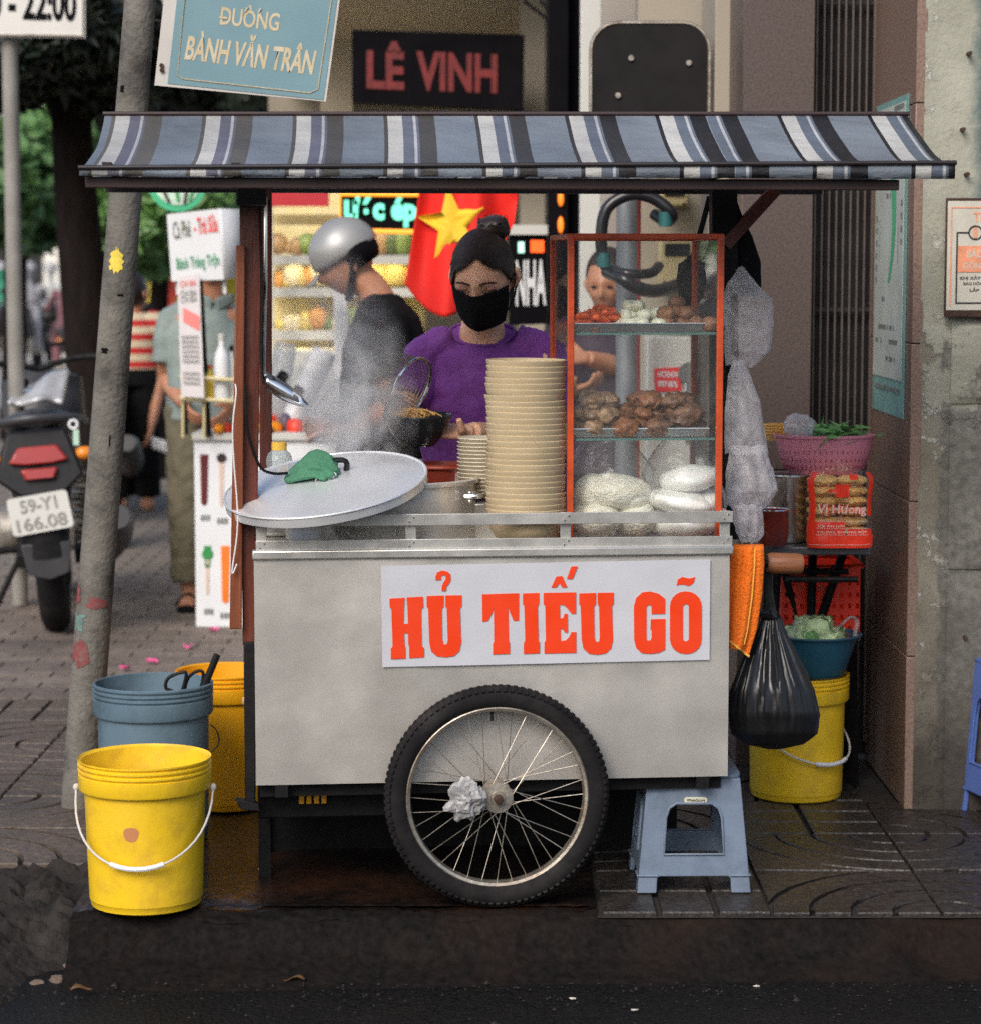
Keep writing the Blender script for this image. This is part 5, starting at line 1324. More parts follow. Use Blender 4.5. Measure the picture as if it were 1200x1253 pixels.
limb(body, [S, (S + El) / 2, El, (El + Wr) / 2, Wr], [.055, .05, .043, .036, .026]); fingers(body, Wr, (-1, -.1, -.12), (0, -.2, -1), 1, (.3, .35, .4, .4), 1.05)
S = Vector((.03, .19, sh - .08)); El = Vector((.0, .22, sh - .36)); Wr = Vector((-.16, .12, sh - .46)); limb(body, [S, (S + El) / 2, El, Wr], [.055, .05, .043, .028]); fingers(body, Wr, (-1, -.2, .1), (0, -1, 0), 1, (.5, .5, .5, .5))
body.build('body', K['skin2'], m, remesh=.0055, smo=3)
shirt = MB(); stack(shirt, [(0, 0, .82, .165, .17), (0, 0, 1.05, .158, .175), (.01, 0, sh - .16, .155, .20), (.015, 0, sh - .05, .12, .175), (nb0.x * .6, 0, sh + .01, .085, .09), (nb0.x, 0, sh + .035, .068, .068)])
for s in (-1, 1): limb(shirt, [(.02, s * .12, sh - .03), (.03, s * .195, sh - .09), (.03, s * .215, sh - .25)], [.07, .075, .07])
K['tee'] = mat('charcoal_jersey', (.009, .009, .010), .95, spec=.1, var=.2, vs=8); shirt.build('shirt', K['tee'], m, remesh=.008, smo=8, disp=(.02, .09))
leg = MB()
for s in (-1, 1): limb(leg, [(.0, s * .09, .95), (-.02, s * .09, .48), (.02, s * .09, .10)], [.105, .08, .065])
leg.build('trousers', K['tee'], m, remesh=.012, smo=4)
hel = MB()
def helc(d):
    if d.z < -.12: return Vector((d.x, d.y, -.12 + (d.z + .12) * .12))
    return d
HH = RZ(-pi / 2 + .12) @ RX(.55)
hsph(hel, HC + HR @ Vector((0, .006, .045)), HH, .104, .130, .120, helc, 32, 18); ho = hel.build('helmet', mat('silver_helmet', (.26, .26, .255), .38, .3, var=.06), m, smooth=60)
mb = MB(); hsph(mb, HC + HR @ Vector((0, .030, .022)), HH, .1075, .100, .085, lambda d: Vector((d.x, max(d.y, -.35), max(-.6, min(.42, d.z)))), 28, 14); mb.build('helmet_band', K['dark'], ho, smooth=60)
mb = MB(); mb.tube([HC + HH @ Vector(p) for p in ((-.1095, .02, .03), (-.1098, .06, .055))], [(.004, .012)] * 2, 8); mb.build('red_stripe', mat('red_stripe', (.4, .03, .03), .4), ho)
mb = MB(); mb.sheet(12, 4, lambda u, v: HC + HH @ Vector(((u - .5) * .19, -.115 - .055 * v * sin(pi * (.15 + .7 * u)), .02 - .022 * v))); mb.build('visor_peak', mat('grey_peak', (.20, .19, .18), .5), ho, solid=.005)
mb = MB(); mb.tube(catmull([HC + HR @ Vector(p) for p in ((-.084, .02, .0), (-.078, -.015, -.055), (-.06, -.035, -.105), (0, -.045, -.125), (.06, -.035, -.105), (.084, .02, 0))], 4), [(.012, .004)] * 21, 8); mb.build('chin_strap', K['black'], ho)
# --- man in green polo behind the coffee sign
gp = gnd(238, 748); GX, GY = at(258, 500, gp.y + .1).x, gp.y + .1
g_ = thing('person', 'man in grey green polo and olive trousers behind the coffee sign', 'person', (GX, GY, 0))
body = MB(); sh = at(258, 372, GY).z; HC = Vector((at(256, 315, GY).x - GX, -.02, at(256, 318, GY).z)); HR = RZ(.25) @ RX(.1)
head(body, HC, HR, 1.08); limb(body, [(0.03, .02, sh - .05), (HC.x * .8, .0, HC.z - .09)], [.066, .062])
stack(body, [(0, 0, .85, .16, .12), (0, 0, 1.1, .16, .12), (0, 0, sh - .05, .17, .1), (0.02, 0, sh, .08, .07)])
for s in (-1, 1): limb(body, [(s * .09, 0, .90), (s * .10, 0, .48), (s * .10, .03, .07)], [.095, .065, .045]); body.tube([(s * .10, .06, .04), (s * .10, -.05, .035), (s * .10, -.15, .025)], [.04, .045, .035], 10)
for s, el, wr in ((-1, (-.19, .05, sh - .34), (-.10, -.20, sh - .42)), (1, (.20, .0, sh - .36), (.12, -.22, sh - .44))):
    limb(body, [(s * .165, .01, sh - .08), (s * .19, .01, sh - .2), el, wr], [.055, .05, .042, .027]); fingers(body, wr, (s * -.4, -.6, -.5), (s * -.8, .2, .2), -s, (.5, .5, .55, .55), 1.05)
body.build('body', K['skin2'], g_, remesh=.0065, smo=3)
K['polo'] = mat('grey_green_polo', (.16, .20, .19), .85, var=.15, vs=5, dirt=(.30, .31, .27), dirt_amt=.4, dirt_s=3); K['olive'] = mat('olive_cotton', (.105, .092, .058), .85, var=.2, vs=6)
shirt = MB(); stack(shirt, [(0, 0, .84, .185, .15), (0, 0, 1.0, .19, .155), (0, 0, 1.2, .195, .14), (0, 0, sh - .1, .185, .12), (.0, 0, sh - .03, .14, .10), (.0, 0.01, sh + .02, .08, .075)])
for s in (-1, 1): limb(shirt, [(s * .1, 0, sh - .04), (s * .175, .01, sh - .09), (s * .195, .01, sh - .26)], [.06, .066, .068])
shirt.build('shirt', K['polo'], g_, remesh=.009, smo=8, disp=(.025, .10))
mb = MB(); 
for s in (-1, 1): mb.sheet(6, 4, lambda u, v, s=s: (.03 + s * (.01 + .075 * u), -.088 + .03 * u + .01 * v - .012, sh + .05 - .075 * v * (1 - .5 * u) - .02 * (1 - u)))
mb.build('collar', K['polo'], g_, smooth=60, solid=.004)
leg = MB(); stack(leg, [(0, 0, .82, .17, .13), (0, 0, .93, .17, .13)])
for s in (-1, 1): limb(leg, [(s * .09, 0, .90), (s * .105, -.01, .48), (s * .105, .02, .12)], [.112, .09, .078])
leg.build('trousers', K['olive'], g_, remesh=.010, smo=6, disp=(.03, .08))
for s in (-1, 1):
    mb = MB(); mb.tube([(s * .10, .08, .018), (s * .10, -.05, .016), (s * .10, -.17, .016)], [(.042, .018), (.05, .018), (.042, .018)], 12); mb.tube(catmull([(s * .10 - .05, -.06, .03), (s * .10, -.075, .075), (s * .10 + .05, -.06, .03)], 4), [(.03, .006)] * 9, 8); mb.build('sandal', K['black'], g_)
# --- woman in striped top walking away
sp_ = gnd(152, 612); SX, SY = at(172, 500, sp_.y).x, sp_.y - .6
s_ = thing('person', 'woman in red and cream striped top holding a paper, seen from behind', 'person', (SX, SY, 0)); kS = mpp(SY)
SX = at(163, 500, SY).x; s_.location.x = SX
def off(px, py, dy=0): return at(px, py, SY + dy) - Vector((SX, SY, 0))
sh = off(170, 385).z; HC = off(166, 358); HR = RZ(pi - .5)
body = MB(); head(body, HC, HR, 1.0); limb(body, [(0, 0, sh - .04), HC - Vector((0, 0, .06))], [.055, .05])
stack(body, [(0, 0, .8, .16, .12), (0, 0, 1.05, .14, .1), (0, 0, sh - .05, .15, .09), (0, 0, sh, .07, .06)])
for s in (-1, 1): limb(body, [(s * .08, 0, .85), (s * .085, 0, .45), (s * .085, .03, .06)], [.09, .06, .04]); body.tube([(s * .085, -.06, .04), (s * .085, .05, .03), (s * .085, .13, .025)], [.04, .042, .03], 10)
El, Wr = off(196, 470, -.02), off(186, 520, -.12)
limb(body, [(.17, 0, sh - .05), off(201, 425), El, Wr], [.05, .047, .042, .027]); fingers(body, Wr, (-.15, -.3, -1), (-1, 0, 0), 1, (.6, .65, .65, .6), 1.05)
limb(body, [(-.17, 0, sh - .05), (-.22, 0, sh - .25), (-.2, .1, sh - .5)], [.05, .045, .028]); fingers(body, (-.2, .1, sh - .5), (0, .2, -1), (1, 0, 0), 1, (.5, .5, .5, .5))
body.build('body', K['skin2'], s_, remesh=.0065, smo=3)
def stripe_mat():
    m = mat('red_cream_stripes', (.55, .45, .30), .85, var=.1); N = m.node_tree.nodes; L = m.node_tree.links; b = N['Principled BSDF']
    tc = N.new('ShaderNodeTexCoord'); s = N.new('ShaderNodeSeparateXYZ'); L.new(tc.outputs['Object'], s.inputs[0])
    f = N.new('ShaderNodeMath'); f.operation = 'FRACT'; d = N.new('ShaderNodeMath'); d.operation = 'DIVIDE'; d.inputs[1].default_value = .085; L.new(s.outputs['Z'], d.inputs[0]); L.new(d.outputs[0], f.inputs[0])
    c = N.new('ShaderNodeMath'); c.operation = 'GREATER_THAN'; c.inputs[1].default_value = .52; L.new(f.outputs[0], c.inputs[0])
    mx = N.new('ShaderNodeMix'); mx.data_type = 'RGBA'; L.new(c.outputs[0], mx.inputs[0]); mx.inputs[6].default_value = (.62, .52, .36, 1); mx.inputs[7].default_value = (.50, .02, .02, 1); L.new(mx.outputs[2], b.inputs['Base Color']); return m
shirt = MB(); zb_ = off(170, 452).z
stack(shirt, [(0, 0, zb_, .175, .13), (0, 0, zb_ + .2, .16, .12), (0, 0, sh - .1, .175, .11), (0, 0, sh - .02, .13, .09), (0, 0, sh + .02, .07, .07)])
for s in (-1, 1): limb(shirt, [(s * .1, 0, sh - .03), (s * .17, 0, sh - .06), (s * .205, 0, sh - .26)], [.06, .066, .06])
shirt.build('top', stripe_mat(), s_, remesh=.009, smo=6)
leg = MB(); stack(leg, [(0, 0, .78, .17, .13), (0, 0, zb_ + .02, .165, .125)])
for s in (-1, 1): limb(leg, [(s * .08, 0, .85), (s * .085, 0, .45), (s * .085, .02, .08)], [.10, .085, .08])
leg.build('trousers', K['black'], s_, remesh=.010, smo=5)
mb = MB(); hsph(mb, HC + HR @ Vector((0, .018, .016)), HR, .084, .10, .112, lambda d: Vector((d.x, max(d.y, -.2), d.z)) if d.z < .5 else d, 24, 16); mb.build('hair', K['hair'], s_, smooth=60)
p = off(196, 545, -.16)
o = MB().sheet(5, 5, lambda u, v: (p.x - .05 + .09 * u, p.y + .02 * sin(u * 3), p.z - .02 + .075 * v - .03 * u)).build('paper_slip', K['white'], smooth=60, solid=.001); o.location = (SX, SY, 0); tag(o, 'white paper slip in the hand of the striped woman', 'paper')
# --- woman behind the glass case
qx = at(745, 400, 2.85); QX, QY = at(738, 400, 2.95).x, 2.95
k_ = thing('person', 'woman in dark plum shirt seen through the glass case', 'person', (QX, QY, 0))
HC = at(743, 347, QY) - Vector((QX, QY, 0)); HR = RZ(-.30) @ RX(.2); sh = at(745, 392, QY).z
body = MB(); head(body, HC, HR, .98, .9); limb(body, [(0, .02, sh - .05), HC - Vector((0, -.01, .06))], [.052, .048])
stack(body, [(0, 0, .8, .15, .11), (0, 0, 1.05, .14, .1), (0, 0, sh - .06, .14, .085), (0, 0, sh, .07, .06)])
for s in (-1, 1): limb(body, [(s * .08, 0, .85), (s * .085, 0, .45), (s * .085, .03, .06)], [.09, .06, .04]); body.tube([(s * .085, .06, .04), (s * .085, -.05, .03), (s * .085, -.13, .025)], [.04, .042, .03], 10)
El, Wr = at(762, 452, QY - .05) - Vector((QX, QY, 0)), at(718, 438, QY - .2) - Vector((QX, QY, 0))
limb(body, [(.16, 0, sh - .06), (.19, 0, sh - .18), El, (El + Wr) / 2, Wr], [.048, .045, .042, .038, .026]); fingers(body, Wr, (-1, -.2, .1), (0, -.6, .6), 1, (.6, .7, .8, .8))
limb(body, [(-.16, 0, sh - .06), (-.19, -.02, sh - .2), (-.12, -.2, sh - .24)], [.048, .045, .028]); fingers(body, (-.12, -.2, sh - .24), (.6, -.5, .2), (0, 0, 1), 1, (.6, .6, .6, .6))
body.build('body', K['skin2'], k_, remesh=.0055, smo=3)
K['plum'] = mat('plum_jersey', (.028, .012, .032), .85, var=.2, vs=8)
shirt = MB(); stack(shirt, [(0, 0, .78, .17, .13), (0, 0, 1.0, .165, .125), (0, 0, sh - .1, .165, .11), (0, 0, sh - .02, .12, .085), (0, 0, sh + .02, .07, .065)])
for s in (-1, 1): limb(shirt, [(s * .1, 0, sh - .03), (s * .16, 0, sh - .07), (s * .19, 0, sh - .19)], [.06, .064, .06])
shirt.build('shirt', K['plum'], k_, remesh=.008, smo=6)
leg = MB()
for s in (-1, 1): limb(leg, [(s * .08, 0, .88), (s * .085, 0, .45), (s * .085, .02, .08)], [.10, .085, .07])
leg.build('trousers', K['black'], k_, remesh=.012, smo=5)
mb = MB(); hsph(mb, HC + HR @ Vector((0, .018, .02)), HR, .084, .098, .108, lambda d: Vector((d.x, max(d.y, .0), d.z)) if d.z < .45 else d, 24, 16); mb.build('hair', mat('dark_brown_hair', (.02, .010, .007), .5, var=.3), k_, smooth=60)
for s in (-1, 1):
    mb = MB(); mb.lump(HC + HR @ Vector((s * .03, -.084, .006)), (.013, .006, .005), 1, 0, 1, 1, HR); mb.build('eye', K['dark'], k_)
mb = MB(); mb.lump(HC + HR @ Vector((0, -.094, -.058)), (.022, .006, .006), 1, 0, 1, 1, HR); mb.build('mouth', mat('lips', (.30, .06, .05), .5), k_)
# ---- riders far off in the street
def rider(px, py, Y, label, colr, rz):
    g = gnd(px, py, -.05); sc_ = 1
    t = motorbike(label.split('|')[0], (at(px, py, Y).x, Y, -.05), rz, 0, group='motorbikes in the far street')
    c = Vector(t.location)
    r_ = thing('person', label.split('|')[1], 'person', (c.x, c.y, c.z), rz, 'riders in the far street')
    b = MB(); head(b, (0, -.05, 1.52), RZ(pi), 1.0); limb(b, [(0, -.1, 1.3), (0, -.06, 1.45)], [.06, .05]); stack(b, [(0, -.15, .85, .16, .13), (0, -.14, 1.1, .16, .12), (0, -.1, 1.3, .15, .09)])
    for s in (-1, 1):
        limb(b, [(s * .17, -.1, 1.28), (s * .24, .12, 1.12), (s * .3, .32, 1.08)], [.05, .045, .03]); fingers(b, (s * .3, .32, 1.08), (0, 1, -.1), (0, 0, -1), s, (.8, .8, .8, .8)); limb(b, [(s * .1, -.12, .88), (s * .17, .25, .78), (s * .16, .12, .35)], [.085, .065, .05])
    b.build('body', mat('rider_clothes', colr, .8, var=.2), r_, remesh=.014, smo=3)
    mb = MB(); hsph(mb, (0, -.05, 1.57), I3, .12, .135, .115, lambda d: d if d.z > -.1 else Vector((d.x, d.y, -.1)), 16, 10); mb.build('helmet', mat('rider_helmet', (.3, .3, .32), .4), r_)
rider(36, 415, 32, 'dark motorbike riding in the far street next to the thin pole|rider in grey on the far motorbike next to the thin pole', (.20, .2, .22), pi)
rider(63, 410, 36, 'dark motorbike riding in the middle of the far street|rider in pale jacket in the middle of the far street', (.35, .36, .36), pi + .1)
rider(87, 430, 24, 'motorbike with orange lamp passing near the dark tree trunk|rider in dark red passing near the dark tree trunk', (.12, .05, .06), .2)
rider(2, 400, 34, 'motorbike at the far left edge of the street|rider in green at the far left edge of the street', (.03, .22, .14), pi)
# houses on the photographer's side of the street: they close the place and show in the steel
def near_house(x0, x1, h, label, col):
    t = thing('opposite_house', label, 'building', ((x0 + x1) / 2, -44, 0), group='houses behind the photographer'); w = x1 - x0
    MB().box((0, -3, h / 2 - .15), (w - .05, 6, h)).build('wall', mat('opposite_wall', col, .8, var=.12, vs=.6), t, smooth=0)
    for i in range(2):
        x = -w / 4 + w / 2 * i
        MB().box((x, .03, 1.3), (w * .38, .06, 2.5)).build('shop_opening', K['gateback'], t, smooth=0)
        for j in range(int(h / 3.2) - 1):
            wd = MB().box((x, .03, 4.6 + j * 3.1), (w * .28, .06, 1.6)).build('window', K['dark'], t, smooth=0); MB().box((x, .09, 3.7 + j * 3.1), (w * .34, .16, .08)).build('sill', K['greywhite'], wd, smooth=0)
    MB().box((0, .6, 2.95), (w, 1.2, .12)).build('awning', mat('opposite_awning', (.10, .12, .13), .7), t, smooth=0)
for _i, (x0, x1, h, c) in enumerate(((-46, -27, 7, (.30, .27, .22)), (-27, -10, 9, (.34, .32, .30)), (-10, 6, 7.5, (.28, .22, .17)), (6, 22, 9.5, (.36, .34, .29)), (22, 42, 7, (.25, .24, .25)))):
    near_house(x0, x1, h, ['low beige', 'tall grey', 'brown', 'tall cream', 'low slate'][_i] + ' house across the road behind the photographer', c)
o = MB().sheet(1, 1, lambda u, v: (-60 + 120 * u, -60 + 52.52 * v, -.14)).build('near_road', K['asphalt'], smooth=0); struct(o)
# ================================================================== THE FOOD CART
ct = thing('food_cart', 'stainless steel street food cart with blue striped awning and bicycle wheels', 'food cart', (0, 0, 0), YAW)
XL, XR = lp(312, 820, 0).x, lp(891, 820, 0).x
ZB, ZT = .292, .826
DEP = .60
# body: five thin sheets so that it is a real box
mb = MB()
def bodyfront(u, v):
    x = XL + (XR - XL) * u; z = ZB + (ZT - ZB) * v
    return (x, (.005 * noise.noise(Vector((x * 3, z * 4, 1))) + .0015 * noise.noise(Vector((x * 11, z * 12, 4)))) * sin(pi * u) * sin(pi * v), z)
mb.sheet(40, 20, bodyfront)
mb.box(((XL + XR) / 2, DEP, (ZB + ZT) / 2), (XR - XL, .004, ZT - ZB)); mb.box((XL + .002, DEP / 2, (ZB + ZT) / 2), (.004, DEP - .004, ZT - ZB)); mb.box((XR - .002, DEP / 2, (ZB + ZT) / 2), (.004, DEP - .004, ZT - ZB))
mb.box(((XL + XR) / 2, DEP / 2, ZB + .003), (XR - XL - .01, DEP - .01, .004))
body_ = mb.build('body', K['steel'], ct, smooth=30)
# rolled top lip, counter and guard rail
MB().box(((XL + XR) / 2 + .002, .008, ZT + .012), (XR - XL + .012, .034, .022)).build('top_lip', K['steel_rail'], ct, bevel=.004)
MB().box(((XL + XR) / 2, DEP / 2 + .01, ZT + .006), (XR - XL - .02, DEP - .05, .01)).build('counter', K['steel'], ct)
zr0, zr1, zr2, zr3 = lp(600, 672, 0).z, lp(600, 659, 0).z, lp(600, 642, 0).z, lp(600, 628, 0).z
rx0, rx1 = lp(313, 650, 0).x, lp(896, 650, 0).x
MB().box(((rx0 + rx1) / 2, .004, (zr0 + zr1) / 2), (rx1 - rx0, .004, zr1 - zr0)).build('lower_rail', K['steel_rail'], ct, bevel=.001)
MB().box(((rx0 + rx1) / 2, -.0015, (zr2 + zr3) / 2), (rx1 - rx0, .004, zr3 - zr2)).build('upper_rail', K['steel_rail'], ct, bevel=.001)
for px in (320, 503, 692, 887):
    x = lp(px, 650, 0).x
    MB().box((x, .009, (zr0 + zr3) / 2), (.025, .004, zr3 - zr0)).build('rail_upright', K['steel_rail'], ct, bevel=.001)
    for z in ((zr0 + zr1) / 2, (zr2 + zr3) / 2):
        for dx in (-.004, .006):
            MB().tube([(x + dx, .003, z + dx), (x + dx, -.0065 if z > .89 else -.001, z + dx)], .002, 8).build('rivet', K['bright'], ct)
for s, x in ((0, XL), (1, XR)):
    MB().box((x + (.006 if s == 0 else -.006), DEP / 2, (zr2 + zr3) / 2), (.004, DEP - .04, zr3 - zr2)).build('side_rail', K['steel_rail'], ct)
# name panel with cut letters
def zz(zx, zy): return lp(460 + zx / 2.857, 670 + zy / 2.857, 0)
NP = [lp(466, 692, 0), lp(868, 684, 0), lp(867, 807, 0), lp(468, 816, 0)]
mb = MB()
def npf(u, v):
    p = (NP[3] * (1 - u) + NP[2] * u) * (1 - v) + (NP[0] * (1 - u) + NP[1] * u) * v
    return Vector((p.x, -.0065 + .0012 * noise.noise(Vector((u * 9, v * 4, 3))), p.z))
mb.sheet(50, 16, npf); panel = mb.build('name_panel', K['paper'], ct, smooth=0, solid=.0006)
LET = {
 'H': [[(47,177),(100,174),(97,212),(96,265),(112,265),(110,212),(107,173),(163,170),(165,205),(158,215),(160,342),(168,350),(168,382),(116,385),(116,345),(113,338),(112,298),(98,298),(100,340),(103,347),(103,386),(52,388),(52,352),(58,345),(54,215),(48,207)]],
 'U': [[(177,168),(236,166),(236,205),(230,212),(231,320),(236,336),(242,338),(248,334),(250,320),(247,212),(242,205),(242,166),(299,165),(299,203),(293,212),(297,330),(290,360),(272,377),(242,382),(212,378),(192,360),(186,330),(182,212),(177,205)]],
 'hook': [[(208,112),(208,98),(214,85),(230,79),(248,82),(260,92),(261,110),(255,124),(246,134),(244,150),(229,150),(230,132),(236,120),(243,110),(243,100),(236,94),(227,98),(227,112)]],
 'T': [[(370,162),(497,158),(497,254),(478,254),(466,225),(460,205),(462,325),(466,332),(466,370),(407,372),(407,335),(411,328),(410,207),(405,225),(390,256),(371,257)]],
 'I': [[(511,159),(568,157),(568,195),(563,203),(565,322),(570,330),(570,368),(514,370),(514,333),(519,325),(516,203),(511,196)]],
 'E': [[(583,157),(696,155),(696,230),(680,229),(664,208),(655,200),(640,198),(641,247),(652,244),(656,230),(667,230),(668,296),(656,294),(652,284),(642,281),(643,325),(660,323),(672,312),(680,294),(697,294),(697,366),(586,369),(586,330),(591,322),(589,203),(583,196)]],
 'hat': [[(610,138),(628,100),(648,98),(666,137),(648,138),(638,122),(628,138)]],
 'acute': [[(664,108),(680,65),(702,64),(684,108)]],
 'G': [[(955,152),(985,160),(1007,178),(1007,230),(960,231),(960,205),(955,199),(947,200),(942,206),(942,318),(947,325),(957,322),(960,314),(960,290),(956,282),(957,249),(1008,248),(1007,355),(985,366),(955,370),(925,367),(906,348),(899,320),(898,205),(906,175),(928,155)]],
 'tilde': [[(1047,130),(1052,110),(1068,101),(1085,106),(1098,106),(1112,101),(1107,122),(1090,133),(1074,128),(1060,128)]],
}
LET['U2'] = [[(x * .985 + 533, y - 9) for x, y in LET['U'][0]]]
def rr2(x0, x1, y0, y1, r, n=5):
    return [((x0 + x1) / 2 + a, (y0 + y1) / 2 + b) for a, b in rrect(x1 - x0, y1 - y0, r, n)]
LET['O'] = [rr2(1024, 1135, 152, 370, 52), rr2(1069, 1090, 196, 326, 10.4)]
def to_panel(zx, zy):
    p = zz(zx, zy); return (p.x, -.0092, p.z)
for kname in LET:
    mb = MB(); mb.prism(LET[kname], to_panel, (0, .0012, 0)); mb.build('letter', K['redpaint'], panel, smooth=0)
# frame and gear under the body
mb = MB()
mb.box((-.37, .33, .235), (.36, .42, .10)); mb.build('under_box', K['iron'], ct, bevel=.004)
MB().box((.0, DEP - .03, .135), (XR - XL - .03, .006, .31)).build('added_light_block', K['iron'], ct)  # added sheet that keeps light from behind off the slab under the cart
for _i in range(4): MB().box((-.445 + _i * .018, .115, .232), (.012, .006, .022)).build('vent_slot', K['orange'], ct)
for x in (XL + .06, XR - .06): MB().box((x, DEP / 2, ZB - .015), (.03, DEP, .03)).build('under_beam', K['iron'], ct)
for y in (.05, DEP - .05): MB().box(((XL + XR) / 2, y, ZB - .02), (XR - XL - .02, .03, .03)).build('under_beam', K['iron'], ct)
for (x, y) in ((XL + .02, .30), (XL + .02, DEP - .04)): MB().box((x, y, ZB / 2), (.03, .03, ZB)).build('prop_leg', K['iron'], ct)
hubx, hubz, R_ = lp(608, 966, -.05).x, .2655, .2635
MB().tube([(hubx, -.05, hubz), (hubx, DEP + .06, hubz)], .012, 10).build('axle', K['rust'], ct)
def wheel(y):
    c = Vector((hubx, y, hubz)); tr = .028; Rc = R_ - tr
    mb = MB(); mb.tube([c + Vector((cos(a) * Rc, 0, sin(a) * Rc)) for a in [2 * pi * k / 72 for k in range(72)]], [(tr, tr * .92)] * 72, 14, closed=True, up=(0, 1, 0)) 
    # tread blocks in three staggered rows
    for k in range(96):
        a = 2 * pi * k / 96; rad = Vector((cos(a), 0, sin(a)))
        for j, (dy, da) in enumerate(((-.018, 0), (0, .5), (.018, 0))):
            a2 = a + da * 2 * pi / 96; rad2 = Vector((cos(a2), 0, sin(a2))); tan = Vector((-sin(a2), 0, cos(a2)))
            rr_ = Rc + sqrt(max(0, tr * tr - dy * dy)) - .001; nrm = (rad2 * (rr_ - Rc) + Vector((0, dy, 0))).normalized()
            side = tan.cross(nrm); Rm = Matrix((side, tan, nrm)).transposed()
            mb.box(c + rad2 * rr_ + Vector((0, dy, 0)) + nrm * .001, (.012, .009, .005), Rm)
        Rm = None
    ty = mb.build('wheel', K['rubber'], ct, smooth=35)
    mb = MB(); rp_ = [(.206, -.017), (.2125, -.019), (.2165, -.016), (.2165, .016), (.2125, .019), (.206, .017), (.2035, .008), (.2035, -.008)]
    V = []; Fc = []
    for k in range(64):
        a = 2 * pi * k / 64
        for (r0, dy) in rp_: V.append(c + Vector((cos(a) * r0, dy, sin(a) * r0)))
    for k in range(64):
        for j in range(8): Fc.append((k * 8 + j, k * 8 + (j + 1) % 8, ((k + 1) % 64) * 8 + (j + 1) % 8, ((k + 1) % 64) * 8 + j))
    mb.add(V, Fc); mb.build('rim', K['rim'], ty, smooth=50)
    Ry = Matrix.Rotation(pi / 2, 3, 'X')
    mb = MB(); mb.lathe([(.0, -.032), (.016, -.032), (.018, -.026), (.036, -.025), (.036, -.021), (.017, -.018), (.015, .018), (.036, .021), (.036, .025), (.018, .026), (.016, .032), (0, .032)], 24, c, Ry); mb.build('hub', K['rim'], ty, smooth=30)
    mb = MB(); mb.lathe([(0, 0), (.012, 0), (.012, .016), (.006, .018), (0, .018)], 6, c + Vector((0, -.030, 0)), Ry); mb.build('axle_nut', K['rust'], ty, smooth=0)
    rs_ = random.Random(11)
    for k in range(36):
        a = 2 * pi * k / 36; side = -1 if k % 2 else 1; lead = (.72 if (k // 2) % 2 else -.72)
        a0 = a + lead + rs_.uniform(-.06, .06); p0 = c + Vector((cos(a0) * .034, side * .023, sin(a0) * .034)); p1 = c + Vector((cos(a) * .204, side * .002, sin(a) * .204))
        mb = MB(); mb.tube([p0, p1], .0011, 5, caps=False); mb.build('spoke', K['rim'], ty)
    mb = MB(); mb.tube([c + Vector((-.012, 0, .203)), c + Vector((-.012, -.003, .180))], .0035, 8); mb.build('valve', K['iron'], ty)
wheel(-.048); wheel(DEP + .05)
# wooden corner post with a second batten, dark lower leg
def board_part(name, px0, px1, py0, py1, yl, th, m):
    a, b, c, d = lp(px0[0], py0, yl), lp(px0[1], py0, yl), lp(px1[1], py1, yl), lp(px1[0], py1, yl)
    mb = MB(); mb.prism([[(0, 0), (1, 0), (1, 1), (0, 1)]], lambda u, v: (a * (1 - u) + b * u) * (1 - v) + (d * (1 - u) + c * u) * v, (0, th, 0)); return mb.build(name, m, ct, bevel=.003, smooth=30)
board_part('corner_post', (293, 321), (297, 313), 228, 790, .055, .035, K['wood'])
board_part('batten', (289, 300), (281, 296), 300, 770, .035, .02, K['wood2'])
board_part('corner_leg', (298, 313), (300, 313), 786, 985, .045, .03, K['iron'])
board_part('right_post', (871, 902), (871, 905), 226, 660, .30, .045, K['iron'])
board_part('rear_post', (318, 333), (318, 333), 232, 640, .56, .035, K['wood'])
MB().bar(lp(886, 300, .31), lp(948, 232, .31), .03, .03, up=(0, 1, 0)).build('brace', K['wood'], ct)
